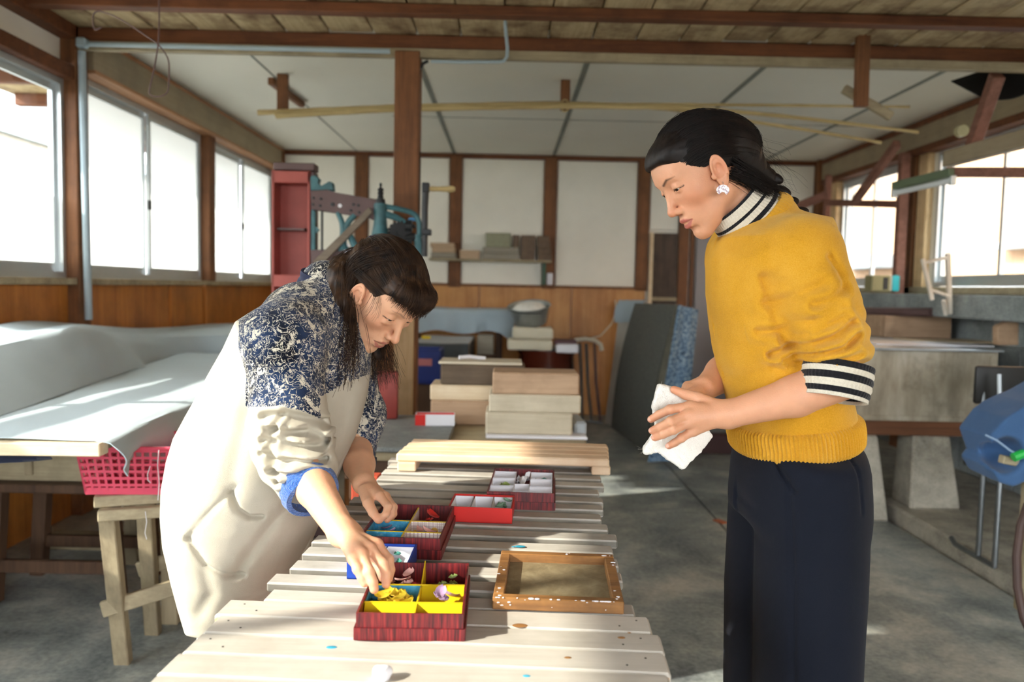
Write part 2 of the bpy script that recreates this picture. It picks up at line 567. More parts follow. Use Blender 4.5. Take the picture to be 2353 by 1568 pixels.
def window(num, side, y0, y1, z0, z1, panes, frost, mid=None, X=None, lower_frost=None, upper_diffuser=None):
    """aluminium sliding window in a side wall; frost 0 clear, 1 frosted"""
    X = X if X is not None else (XL - 0.03 if side == 'l' else XR + 0.03)
    root = MB()
    f, t = 0.03, 0.05
    root.bx(X - t / 2, X + t / 2, y0, y1, z0, z0 + f).bx(X - t / 2, X + t / 2, y0, y1, z1 - f, z1)
    root.bx(X - t / 2, X + t / 2, y0, y0 + f, z0 + f, z1 - f).bx(X - t / 2, X + t / 2, y1 - f, y1, z0 + f, z1 - f)
    root = root.build('window_%d' % num, MT['alu'], kind='structure')
    n = panes
    w = (y1 - y0 - 2 * f) / n
    for i in range(n):
        a = y0 + f + i * w; b = a + w
        xo = X + (0.012 if i % 2 else -0.012)
        s = MB(); g = 0.028
        s.bx(xo - .01, xo + .01, a, a + g, z0 + f, z1 - f).bx(xo - .01, xo + .01, b - g, b, z0 + f, z1 - f)
        s.bx(xo - .01, xo + .01, a + g, b - g, z0 + f, z0 + f + 0.045).bx(xo - .01, xo + .01, a + g, b - g, z1 - f - 0.035, z1 - f)
        if mid:
            s.bx(xo - .012, xo + .012, a + g, b - g, mid[0], mid[1])
        sash = s.build('sash', MT['alu'], root)
        zz = [(z0 + f + .04, z1 - f - .03, frost)]
        if lower_frost:
            zz = [(z0 + f + .04, lower_frost, 1), (lower_frost, z1 - f - .03, 0)]
        elif mid:
            zz = [(z0 + f + .04, mid[0], frost), (mid[1], z1 - f - .03, frost)]
        if upper_diffuser:
            zz = [(za, min(zb, upper_diffuser), fr) for za, zb, fr in zz] + [(upper_diffuser, z1 - f - .03, 2)]
            zz = [(mid[1], upper_diffuser, 0), (z0 + f + .04, mid[0], 0), (upper_diffuser, z1 - f - .03, 2)]
        for za, zb, fr in zz:
            MB().bx(xo - .002, xo + .002, a + g, b - g, za, zb).build('pane', MT[('glass', 'frost', 'paper')[fr]], sash, smooth=0)
    return root


w1 = window(1, 'l', YN, YP1 - 0.06, 1.25, 2.255, 1, 0, lower_frost=1.66)
w2 = window(2, 'l', YP1 + 0.06, YP2 - 0.06, 1.25, 2.318, 2, 1)
w3 = window(3, 'l', YP2 + 0.06, YB - 0.1, 1.25, 2.318, 2, 1)
for w_, y in ((w2, 5.115), (w3, 6.9)):
    MB().box((XL + 0.002, y - 0.02, 1.72), (0.02, 0.022, 0.06), None, 0.004).build('latch', MT['black'], w_)
w4 = window(4, 'l', YD, YN - 0.1, 0.92, 2.255, 2, 0, mid=(1.280, 1.365), upper_diffuser=1.58)  # unseen upper panes made diffusing to keep sun off the right floor
w5 = window(5, 'l', -0.8, YD - 0.1, 0.92, 2.28, 2, 0)  # out of view; head height set by where its sun falls

# ---- right wall
wr = MB()
wr.bx(XR + 0.01, XR + 0.12, YF, YB + 0.1, 0, 1.3).bx(XR + 0.01, XR + 0.12, YF, YB + 0.1, 2.3, ZC + 0.1)
wr.bx(XR + 0.01, XR + 0.12, 5.78, 6.22, 1.2, 2.4).bx(XR + 0.01, XR + 0.12, 7.45, YB, 1.2, 2.4).bx(XR + 0.01, XR + 0.12, YF, -0.5, 0, 2.4)
wr.bx(XR + 0.01, XR + 0.12, 1.0, 2.9, 1.2, 2.4)
wr = wr.build('wall_right', MT['plaster'], kind='structure', smooth=0)
MB().bx(XR - 0.09, XR + 0.05, YF, YB - 0.12, 2.335, ZC - 0.01, 0.003).build('header_beam', MT['beamgrey'], wr)
MB().bx(XR - 0.1, XR + 0.05, YF, YB - 0.12, ZC - 0.05, ZC - 0.008, 0.003).build('header_edge', MT['joist'], wr)
MB().bx(XR - 0.1, XR + 0.05, YF, YB - 0.12, 2.29, 2.337, 0.003).build('header_edge', MT['joist'], wr)
MB().bx(XR - 0.06, XR + 0.05, 6.0, 6.18, 0.0, 2.3, 0.004).build('post', MT['post'], wr)
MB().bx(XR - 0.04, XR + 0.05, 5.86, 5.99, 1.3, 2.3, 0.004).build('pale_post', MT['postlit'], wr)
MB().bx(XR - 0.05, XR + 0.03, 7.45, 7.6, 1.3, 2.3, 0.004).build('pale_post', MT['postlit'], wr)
MB().bx(XR - 0.06, XR + 0.05, YF, YB - 0.1, 1.265, 1.315, 0.004).build('window_sill', MT['oldwood'], wr)
# concrete block courses below the windows
zc = 0.08
k = 0
while zc < 1.2:
    z1 = min(zc + 0.29, 1.262)
    yy = 2.9 - (0.3 if k % 2 else 0)
    while yy < YB:
        MB().bx(XR - 0.025, XR + 0.02, yy + 0.004, min(yy + 0.6, YB) - 0.004, zc + 0.003, z1 - 0.003, 0.004).build('concrete_block', MT['concgrey'], wr)
        yy += 0.6
    zc = z1; k += 1
MB().bx(XR - 0.38, XR - 0.02, 3.4, 7.0, 1.12, 1.262, 0.008).build('concrete_ledge', MT['concgrey'], wr)
window(6, 'r', 6.2, 7.44, 1.32, 2.29, 2, 0)
window(7, 'r', 4.28, 5.8, 1.32, 2.29, 2, 0)
window(8, 'r', 2.9, 4.26, 1.32, 2.29, 2, 0)
window(9, 'r', -0.5, 1.0, 1.32, 2.29, 2, 0)

# ---- wall behind the photographer with a wide opening to the yard
MB().bx(XL - 0.1, -0.7, YF - 0.12, YF, 0, ZC + 0.1).bx(2.6, XR + 0.1, YF - 0.12, YF, 0, ZC + 0.1).bx(-0.7, 2.6, YF - 0.12, YF, 2.3, ZC + 0.1).build('wall_front', MT['plaster'], kind='structure', smooth=0)

# ---- ceilings
ce = MB().bx(XL - 0.12, XR + 0.12, YF - 0.12, YB + 0.12, ZC + 0.06, ZC + 0.12).build('ceiling', MT['joist'], kind='structure', smooth=0)
sx = [XL, -1.48, -0.535, 0.43, 1.44, 2.47, XR]
for a, b in zip(sx[:-1], sx[1:]):
    for ya, yb in ((YP1 - 0.04, 6.17), (6.17, YB)):
        MB().bx(a + 0.003, b - 0.003, ya + 0.003, yb - 0.003, ZC - 0.002, ZC + 0.03, 0.003).build('ceiling_panel', MT['ceilpanel'], ce)
for x in sx[1:-1]:
    w = 0.006 if x < -1 else 0.016
    MB().bx(x - w, x + w, YP1, YB - 0.03, ZC - 0.006, ZC + 0.002, 0.001).build('seam_batten', MT['seam'], ce)
MB().bx(-0.9, XR, 6.165, 6.175, ZC - 0.005, ZC + 0.002, 0.001).build('seam_batten', MT['seam'], ce)
nb = 24
bw = (XR - XL) / nb
random.seed(4)
for i in range(nb):
    dz = random.uniform(-0.004, 0.004)
    MB().bx(XL + i * bw + 0.004, XL + (i + 1) * bw - 0.004, YF, YP1 + 0.05, ZC - 0.005 + dz, ZC + 0.02 + dz, 0.004).build('roof_board', MT['roofboard'], ce)
y = YP1
jo = []
while y > YF:
    z0 = 2.445 if y == YP1 else 2.482
    MB().bx(XL - 0.03, XR + 0.03, y - 0.035, y + 0.035, z0, ZC - 0.008, 0.004).build('joist', MT['joist'], ce)
    if y == YP1:
        MB().bx(XL + 0.06, XR, y - 0.05, y - 0.005, z0 - 0.035, z0 + 0.01, 0.003).build('joist_lath', MT['oldwood'], ce)
    y -= 0.455

# ---- free-standing pillar in the middle
a = pY(904, 400, YP1 - 0.06).x; b = pY(961, 400, YP1 - 0.06).x
pil = MB().bx(a, b, YP1 - 0.06, YP1 + 0.06, 0, 2.44, 0.005).build('trim_1', MT['post'], kind='structure')
tag(pil, 'brown square timber pillar standing mid room under the joist')
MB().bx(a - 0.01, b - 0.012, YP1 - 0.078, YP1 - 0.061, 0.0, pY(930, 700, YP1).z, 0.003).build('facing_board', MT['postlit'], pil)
MB().tube([pY(966, 350, YP1 - .03), pY(964, 450, YP1 - .03), pY(962, 560, YP1 - .03)], 0.003, 6).build('cable', MT['black'], pil)
MB().tube([pY(962, 180, YP1 - .02), pY(964, 162, YP1 - .02), pY(972, 146, YP1 - .02), pY(984, 140, YP1 - .02)], 0.008, 8).build('cable', MT['black'], pil)

# ---- conduits
cd = MB()
cd.tube([pX(188, 118, XL + 0.1), pX(204, 735, XL + 0.1)], 0.019, 10).build('conduit_pipe', MT['greypaint'], label='pale blue grey conduit pipe running down the left window post', cat='pipe')
MB().tube([(XL + 0.1, YP1 - 0.09, 2.425), (a - 0.02, YP1 - 0.09, 2.425)], 0.013, 8).build('conduit_pipe', MT['greypaint'], label='pale blue conduit running level below the ceiling beam to the pillar', cat='pipe')
jb = MB().box((XL + 0.11, YP1 - 0.09, 2.43), (0.05, 0.05, 0.05), None, 0.008).build('junction_box', MT['greypaint'], label='small grey junction box where the two conduits meet', cat='junction box')
q = [pY(1160, -20, 3.9), pY(1161, 60, 3.95), pY(1166, 110, 4.05), pY(1165, 130, 4.1), pY(1158, 140, 4.12), pY(1147, 142, 4.12), pY(1060, 142, 4.13), pY(990, 141, 4.13)]
MB().tube(q, 0.0085, 8).build('conduit_pipe', MT['greypaint'], label='grey conduit hanging from the roof boards and bending along the beam', cat='pipe')

# ---- outside, seen through clear panes
ev = MB().bx(XL - 1.05, XL - 0.12, 3.3, YB + 0.6, 2.46, 2.52, 0.01).build('eave', MT['roofboard'], wl)
for k in range(8):
    MB().bx(XL - 1.0, XL - 0.12, 3.5 + 0.62 * k, 3.56 + 0.62 * k, 2.38, 2.46, 0.005).build('rafter_tail', MT['joist'], wl)
hs = thing('house', (-7.5, 6, -0.13), 'pale neighbouring house with a gable roof beyond the left window', 'building')
MB().bx(-9, -6.2, 6.5, 14, -0.13, 3.0).build('wall', plain('house_wall', '#cfd2cf', 0.8), hs)
MB().prism([(-1.2, 0), (1.2, 0), (0, 1.0)], 8.2, Matrix.Translation((-7.3, 10.2, 3.0)) @ Matrix.Rotation(math.pi / 2, 4, 'X')).build('roof', plain('house_roof', '#8e9698', 0.7), hs)
for y in (7.2, 9.0):
    wn = MB().bx(-6.22, -6.17, y, y + 1.0, 1.5, 2.6, 0.01).build('window', MT['alu'], hs)
    MB().bx(-6.17, -6.16, y + .06, y + .94, 1.56, 2.54).build('pane', plain('dark_pane', '#7b8a92', 0.1), wn)
bl = thing('neighbour_building', (6.5, 9, -0.13), 'sunlit peach walled building beyond the right windows', 'building')
MB().bx(7.2, 7.8, -6, 26, -0.13, 8.0).build('wall', plain('peach_wall', '#b08e70', 0.85, var=0.03), bl)
MB().bx(7.15, 7.2, -6, 26, -0.13, 1.55).build('lower_wall', plain('white_wall', '#aeb3b8', 0.8, var=0.02), bl)
cn = MB().bx(6.7, 7.15, 14.6, 16.6, 1.75, 2.0, 0.01).build('canopy', plain('grey_canopy', '#7d8489', 0.6), bl)
cn2 = MB().bx(6.9, 7.15, 9.2, 11.5, 1.92, 2.02, 0.01).build('canopy', plain('grey_canopy2', '#a3a7a5', 0.6), bl)
# ------------------------------------------------------------------ implicit modelling for bodies and cloth
F4 = np.float32


def A3(v):
    return np.asarray(v, F4)


def smin(a, b, k):
    if k <= 0: return np.minimum(a, b)
    h = np.maximum(k - np.abs(a - b), 0) / k
    return np.minimum(a, b) - h * h * k * 0.25


def smax(a, b, k):
    return -smin(-a, -b, k)


def cone(p, a, b, ra, rb):
    a, b = A3(a), A3(b)
    ab = b - a
    pa = p - a
    t = np.clip(pa @ ab / max(float(ab @ ab), 1e-9), 0, 1)
    q = pa - t[:, None] * ab
    return np.sqrt((q * q).sum(1)) - (ra + (rb - ra) * t)


def chain(p, pts, rs, k=0.0):
    d = None
    for i in range(len(pts) - 1):
        c = cone(p, pts[i], pts[i + 1], rs[i], rs[i + 1])
        d = c if d is None else smin(d, c, k)
    return d


def ell(p, c, r, R=None):
    q = p - A3(c)
    if R is not None: q = q @ A3(R)
    r = A3(r)
    u = q / r
    k0 = np.sqrt((u * u).sum(1)) + 1e-9
    w = u / r
    k1 = np.sqrt((w * w).sum(1)) + 1e-9
    return k0 * (k0 - 1) / k1


def sph(p, c, r):
    q = p - A3(c)
    return np.sqrt((q * q).sum(1)) - r


def rbox(p, c, h, r, R=None):
    q = p - A3(c)
    if R is not None: q = q @ A3(R)
    q = np.abs(q) - (A3(h) - r)
    return np.sqrt((np.maximum(q, 0) ** 2).sum(1)) + np.minimum(q.max(1), 0) - r


def plane(p, c, n):
    """negative on the side the normal points away from"""
    n = A3(n) / np.linalg.norm(n)
    return (p - A3(c)) @ n.astype(F4)


def estack(p, rows):
    """rows: (z, cx, cy, rx, ry) from top to bottom; elliptical sections by height"""
    r = np.array(sorted(rows), float)
    z = p[:, 2]
    f = [np.interp(z, r[:, 0], r[:, i]).astype(F4) for i in range(1, 5)]
    u = (p[:, 0] - f[0]) / f[2]; v = (p[:, 1] - f[1]) / f[3]
    k = np.sqrt(u * u + v * v) + 1e-6
    g = np.sqrt((u / f[2]) ** 2 + (v / f[3]) ** 2) + 1e-6
    d = k * (k - 1) / g
    return np.where(k < 0.3, -np.minimum(f[2], f[3]) * (1 - k), d)


def vnoise(p, s, seed=0):
    q = p * s + seed * 17.13
    i = np.floor(q).astype(np.int64)
    f = (q - i).astype(F4)
    f = f * f * (3 - 2 * f)

    def h(dx, dy, dz):
        n = (i[:, 0] + dx) * 374761393 + (i[:, 1] + dy) * 668265263 + (i[:, 2] + dz) * 2147483647 + seed * 974711
        n = (n ^ (n >> 13)) * 1274126177
        n = n ^ (n >> 16)
        return ((n & 0xffff) / 65535.0).astype(F4)
    x, y, z = f[:, 0], f[:, 1], f[:, 2]
    l = lambda a, b, t: a + (b - a) * t
    return l(l(l(h(0, 0, 0), h(1, 0, 0), x), l(h(0, 1, 0), h(1, 1, 0), x), y), l(l(h(0, 0, 1), h(1, 0, 1), x), l(h(0, 1, 1), h(1, 1, 1), x), y), z) * 2 - 1


def seg2(u, v, pts):
    """2-d distance to a polyline"""
    best = None
    for (a, b) in zip(pts[:-1], pts[1:]):
        ax, ay = a; bx, by = b
        dx, dy = bx - ax, by - ay
        t = np.clip(((u - ax) * dx + (v - ay) * dy) / (dx * dx + dy * dy + 1e-12), 0, 1)
        d = np.hypot(u - ax - t * dx, v - ay - t * dy)
        best = d if best is None else np.minimum(best, d)
    return best


def inpoly(u, v, poly):
    ins = np.zeros(len(u), bool)
    k = len(poly)
    for i in range(k):
        x0, y0 = poly[i]; x1, y1 = poly[(i + 1) % k]
        c = ((y0 > v) != (y1 > v)) & (u < (x1 - x0) * (v - y0) / (y1 - y0 + 1e-12) + x0)
        ins ^= c
    return ins


def extract(f, lo, hi, res, coarse=4, slack=1.9, project=1):
    lo, hi = A3(lo), A3(hi)
    nc = np.maximum(np.ceil((hi - lo) / (res * coarse)).astype(int), 2)
    n = nc * coarse

    def ev(P):
        out = np.empty(len(P), F4)
        for s in range(0, len(P), 150000):
            out[s:s + 150000] = f(P[s:s + 150000])
        return out
    ci = np.stack(np.meshgrid(*[np.arange(k) for k in nc], indexing='ij'), -1).reshape(-1, 3)
    cd = ev(lo + ((ci + 0.5) * (res * coarse)).astype(F4)).reshape(nc)
    act = np.abs(cd) < res * coarse * 0.87 * slack
    D = np.full(n + 1, 1.0, F4)
    D[:-1, :-1, :-1] = np.repeat(np.repeat(np.repeat(cd, coarse, 0), coarse, 1), coarse, 2)
    M = np.zeros(n + 1, bool)
    ac = np.argwhere(act) * coarse
    for a in range(coarse + 1):
        for b in range(coarse + 1):
            for c in range(coarse + 1):
                M[ac[:, 0] + a, ac[:, 1] + b, ac[:, 2] + c] = True
    mi = np.argwhere(M)
    D[M] = ev(lo + (mi * res).astype(F4))
    S = D < 0
    cnt = np.zeros(n, np.int8)
    for a in (0, 1):
        for b in (0, 1):
            for c in (0, 1):
                cnt += S[a:n[0] + a, b:n[1] + b, c:n[2] + c]
    cells = np.argwhere((cnt > 0) & (cnt < 8))
    idx = np.full(n, -1, np.int64)
    idx[cells[:, 0], cells[:, 1], cells[:, 2]] = np.arange(len(cells))
    acc = np.zeros((len(cells), 3)); num = np.zeros(len(cells))
    cor = [(a, b, c) for a in (0, 1) for b in (0, 1) for c in (0, 1)]
    V = {c: D[cells[:, 0] + c[0], cells[:, 1] + c[1], cells[:, 2] + c[2]] for c in cor}
    for i, a in enumerate(cor):
        for b in cor[i + 1:]:
            if sum(abs(x - y) for x, y in zip(a, b)) != 1: continue
            va, vb = V[a], V[b]
            m = (va < 0) != (vb < 0)
            t = np.where(m, va / np.where(m, va - vb, 1), 0)
            pt = np.array(a) + t[:, None] * (np.array(b) - np.array(a))
            acc[m] += pt[m]; num[m] += 1
    P = (lo + (cells + acc / num[:, None]) * res).astype(F4)
    quads = []
    for ax in range(3):
        o = [0, 0, 0]; o[ax] = 1
        s0 = S[:n[0], :n[1], :n[2]]
        s1 = S[o[0]:n[0] + o[0], o[1]:n[1] + o[1], o[2]:n[2] + o[2]]
        e = np.argwhere(s0 != s1)
        u, v = (ax + 1) % 3, (ax + 2) % 3
        e = e[(e[:, u] > 0) & (e[:, v] > 0)]
        du = np.zeros(3, int); du[u] = 1
        dv = np.zeros(3, int); dv[v] = 1
        g = lambda q: idx[q[:, 0], q[:, 1], q[:, 2]]
        Q = np.stack([g(e - du - dv), g(e - dv), g(e), g(e - du)], 1)
        fl = s0[e[:, 0], e[:, 1], e[:, 2]]
        Q[~fl] = Q[~fl][:, ::-1]
        quads.append(Q[(Q >= 0).all(1)])
    Q = np.concatenate(quads)
    for _ in range(project):
        e = res * 0.4
        d0 = ev(P)
        g = np.stack([ev(P + A3(np.eye(3)[i] * e)) - d0 for i in range(3)], 1) / e
        gg = (g * g).sum(1)
        st = np.clip(d0 / np.maximum(gg, 0.2), -res * 0.6, res * 0.6)
        P = P - g * st[:, None]
    return P, Q


def np_mesh(name, P, Q, smooth=True):
    me = bpy.data.meshes.new(name)
    P = np.ascontiguousarray(P, F4); Q = np.ascontiguousarray(Q, np.int32)
    k = Q.shape[1]
    me.vertices.add(len(P)); me.vertices.foreach_set('co', P.ravel())
    me.loops.add(Q.size); me.loops.foreach_set('vertex_index', Q.ravel())
    me.polygons.add(len(Q))
    me.polygons.foreach_set('loop_start', np.arange(len(Q), dtype=np.int32) * k)
    me.polygons.foreach_set('use_smooth', np.full(len(Q), smooth))
    me.update(calc_edges=True)
    me.validate()
    return me


def join(parts):
    Ps, Qs, o = [], [], 0
    for P, Q in parts:
        Ps.append(P); Qs.append(Q + o); o += len(P)
    return np.concatenate(Ps), np.concatenate(Qs)


def set_attr(me, name, vals):
    a = me.attributes.new(name, 'FLOAT', 'POINT')
    a.data.foreach_set('value', np.ascontiguousarray(vals, F4))


def strands(guides, n, spread, r0, r1, seed=0, sides=3, pts=12, endvar=0.85, wave=0.0):
    """hair strands that follow blends of neighbouring guide curves; returns verts, quads"""
    rng = np.random.default_rng(seed)
    t = np.linspace(0, 1, pts)
    G = []
    for g in guides:
        g = np.asarray(g, float)
        L = np.concatenate([[0], np.cumsum(np.linalg.norm(np.diff(g, axis=0), axis=1))]); L /= L[-1]
        # smooth resample
        fine = np.stack([np.interp(np.linspace(0, 1, 60), L, g[:, i]) for i in range(3)], 1)
        for _ in range(10):
            fine[1:-1] = (fine[:-2] + fine[1:-1] * 2 + fine[2:]) / 4
        G.append(np.stack([np.interp(t, np.linspace(0, 1, 60), fine[:, i]) for i in range(3)], 1))
    G = np.stack(G)
    k = len(G)
    Ps, Qs = [], []
    u = rng.uniform(0, k - 1.0001, n)
    i0 = u.astype(int); w = (u - i0)[:, None, None]
    tt = t[None, :] * rng.uniform(endvar, 1.0, n)[:, None] * (pts - 1)            # strands of unequal length
    j0 = np.minimum(tt.astype(int), pts - 2); wj = (tt - j0)[:, :, None]
    i1 = np.minimum(i0 + 1, k - 1)
    ga = G[i0[:, None], j0] * (1 - wj) + G[i0[:, None], j0 + 1] * wj
    gb = G[i1[:, None], j0] * (1 - wj) + G[i1[:, None], j0 + 1] * wj
    C = ga * (1 - w) + gb * w                                                     # n,pts,3
    sp = np.interp(t, np.linspace(0, 1, len(spread)), spread)
    off = rng.normal(size=(n, 1, 3)) * sp[None, :, None]
    C = C + off
    if wave:
        ph = rng.uniform(0, 6.28, (n, 1, 3)); fr = rng.uniform(4, 9, (n, 1, 1))
        C = C + wave * t[None, :, None] * np.sin(fr * t[None, :, None] + ph)
    R = (r0 + (r1 - r0) * t)[None, :] * rng.uniform(0.7, 1.2, (n, 1))
    T = np.gradient(C, axis=1)
    T /= np.maximum(np.linalg.norm(T, axis=2, keepdims=True), 1e-9)
    a = np.cross(T, np.array([0.31, 0.87, 0.38])); a /= np.maximum(np.linalg.norm(a, axis=2, keepdims=True), 1e-9)
    b = np.cross(T, a)
    ang = 2 * np.pi * np.arange(sides) / sides
    V = C[:, :, None, :] + R[:, :, None, None] * (np.cos(ang)[None, None, :, None] * a[:, :, None, :] + np.sin(ang)[None, None, :, None] * b[:, :, None, :])
    P = V.reshape(-1, 3)
    base = (np.arange(n)[:, None, None] * pts + np.arange(pts - 1)[None, :, None]) * sides
    s = np.arange(sides)[None, None, :]
    s2 = (s + 1) % sides
    Q = np.stack([base + s, base + s2, base + sides + s2, base + sides + s], -1).reshape(-1, 4)
    return P, Q


# ------------------------------------------------------------------ a head in its own frame: x forward, y left, z up, origin between the ears
def rot3(yaw, pitch, roll):
    a, b, c = map(math.radians, (yaw, pitch, roll))
    return (Matrix.Rotation(a, 3, 'Z') @ Matrix.Rotation(b, 3, 'Y') @ Matrix.Rotation(c, 3, 'X'))


def head_sdf(p, o):
    """o: options for the individual face"""
    s = np.stack([p[:, 0], np.abs(p[:, 1]), p[:, 2]], 1)        # mirrored copy
    d = ell(p, (-0.002, 0, 0.044), (0.093, 0.0715, 0.079))
    d = smin(d, ell(p, (0.048, 0, 0.050), (0.049, 0.056, 0.047)), 0.03)
    d = smin(d, ell(p, (0.043, 0, -0.012), (0.052, 0.058, 0.062)), 0.03)
    d = smin(d, cone(s, (0.008, 0.049, -0.045), (0.078, 0.012, -0.088), 0.017, 0.013), 0.03)
    d = smin(d, ell(p, (0.056, 0, -0.055), (0.042, 0.043, 0.045)), 0.02)
    d = smin(d, sph(p, (0.083 + o.get('chin', 0), 0, -0.09), 0.0155), 0.018)
    d = smin(d, ell(s, (0.060, 0.041, -0.006), (0.024, 0.021, 0.021)), 0.022)
    d = smin(d, ell(p, (0.080, 0, -0.048), (0.025, 0.028, 0.027)), 0.014)
    d = smin(d, cone(s, (0.087, 0.004, 0.040), (0.078, 0.036, 0.042), 0.011, 0.011), 0.016)
    # eye sockets and balls of the lids
    d = smax(d, -ell(s, (0.1035, 0.0325, 0.0215), (0.014, 0.0195, 0.0135)), 0.016)
    d = smin(d, sph(s, (0.0815, 0.0318, 0.0205), 0.0138), 0.006)
    if o.get('bags'):
        d = smin(d, ell(s, (0.089, 0.032, 0.006), (0.006, 0.014, 0.005)), 0.008)
    # nose
    nl = o.get('nose', 0.0)
    d = smin(d, cone(p, (0.0895, 0, 0.030), (0.1135 + nl, 0, -0.0165), 0.0062, 0.0088), 0.011)
    d = smin(d, sph(p, (0.1150 + nl, 0, -0.0185), 0.0088), 0.006)
    d = smin(d, ell(s, (0.1035 + nl * 0.5, 0.0108, -0.0235), (0.0095, 0.0062, 0.0075)), 0.006)
    d = smax(d, -ell(s, (0.1085 + nl * 0.7, 0.0062, -0.0315), (0.0055, 0.0030, 0.0050)), 0.003)
    # lips
    up = [(0.1060, 0, -0.0455), (0.1030, 0.010, -0.0462), (0.0945, 0.022, -0.0520)]
    lo = [(0.1035, 0, -0.0610), (0.1005, 0.011, -0.0600), (0.0935, 0.021, -0.0535)]
    g = o.get('open', 0.0)
    lo = [(a - g * 0.4, b, c - g) for a, b, c in lo[:2]] + [lo[2]]
    d = smin(d, chain(s, up, (0.0050, 0.0048, 0.0024), 0.003), 0.005)
    d = smin(d, chain(s, lo, (0.0062, 0.0058, 0.0024), 0.003), 0.005)
    sl = [(0.113, 0, -0.0532 - g * 0.45), (0.107, 0.012, -0.0532 - g * 0.4), (0.0965, 0.024, -0.0530)]
    d = smax(d, -chain(s, sl, (0.0014 + g * 0.55, 0.0013 + g * 0.45, 0.0008)), 0.003)
    d = smax(d, -cone(s, (0.1065, 0.0, -0.0745), (0.099, 0.016, -0.0735), 0.004, 0.003), 0.010)
    # smile fold
    fo = o.get('fold', 0.0)
    if fo:
        fd = chain(s, [(0.101, 0.018, -0.026), (0.0975, 0.029, -0.042), (0.089, 0.032, -0.057)], (0.003, 0.003, 0.003))
        d = d + fo * np.exp(-(fd / 0.004) ** 2)
    # opening between the lids (looking down: narrow)
    op = o.get('lid', 0.0030)
    d = smax(d, -ell(s, (0.0945, 0.0330, 0.0165), (0.0085, 0.0125, op)), 0.0012)
    # ears
    s = s - A3((o.get('ear', 0.016), 0, o.get('earz', -0.003)))
    Re = np.array(rot3(-22, 0, 0) @ rot3(0, -10, 0)).astype(F4)
    e = ell(s, (-0.006, 0.0765, 0.003), (0.0165, 0.0062, 0.031), Re)
    e = smin(e, ell(s, (0.001, 0.0745, -0.024), (0.009, 0.0055, 0.011), Re), 0.008)
    q = (s - A3((-0.006, 0.0765, 0.003))) @ Re
    rim = np.sqrt((q[:, 0] / 0.0155) ** 2 + (q[:, 2] / 0.030) ** 2)
    helix = np.sqrt(((rim - 0.90) * 0.019) ** 2 + (q[:, 1] - 0.005) ** 2) - 0.0030
    helix = np.where((q[:, 2] < -0.016) & (q[:, 0] > -0.012), 1.0, helix)
    anti = np.sqrt(((np.sqrt(((q[:, 0] + 0.001) / 0.0095) ** 2 + ((q[:, 2] + 0.002) / 0.019) ** 2) - 1) * 0.012) ** 2 + (q[:, 1] - 0.0035) ** 2) - 0.0026
    anti = np.where(q[:, 0] > 0.006, 1.0, anti)
    e = smax(e, -(np.sqrt((q[:, 0] / 1.15 + 0.0) ** 2 + (q[:, 1] - 0.010) ** 2 + (q[:, 2] / 2.0) ** 2) - 0.0095), 0.004)
    e = smin(smin(e, helix, 0.003), anti, 0.003)
    e = smax(e, -ell(s, (0.004, 0.082, -0.004), (0.0062, 0.010, 0.0095)), 0.003)
    e = smin(e, ell(s, (0.012, 0.0725, -0.004), (0.004, 0.0045, 0.006)), 0.003)
    d = smin(d, e, 0.006)
    return d


def skin_mat(name, base, lip, brow, red=0.12):
    """skin with lips, brows and a little colour noise from attributes"""
    t = NT(name)
    b, l = rgb(base), rgb(lip)
    v = t.co(rnd=False)
    f = t.noise(v, 38, 4, 0.6)
    fine = t.noise(v, 420, 3, 0.6)
    col = t.ramp(f, [(0.25, mul(b, 0.93)), (0.75, mul(b, 1.05))])
    def at(nm):
        return t.n('ShaderNodeAttribute', attribute_name=nm).outputs['Fac']
    col = t.mix(t.math('MULTIPLY', at('blush'), 0.55), col, tuple(a * k for a, k in zip(b, (1.0, 0.60, 0.52))) + (1,) if len(b) == 3 else (b[0], b[1] * 0.62, b[2] * 0.55, 1))
    col = t.mix(t.math('MULTIPLY', at('lips'), 0.85), col, l)
    col = t.mix(at('brow'), col, rgb(brow))
    t.set(Base_Color=col, Roughness=0.48, Specular_IOR_Level=0.38)
    t.set(Subsurface_Weight=0.18, Subsurface_Scale=0.01)
    t.b.inputs['Subsurface Radius'].default_value = (1.0, 0.35, 0.2)
    t.bump(t.math('MULTIPLY_ADD', fine, 0.6, f), 0.0006)
    return t.m


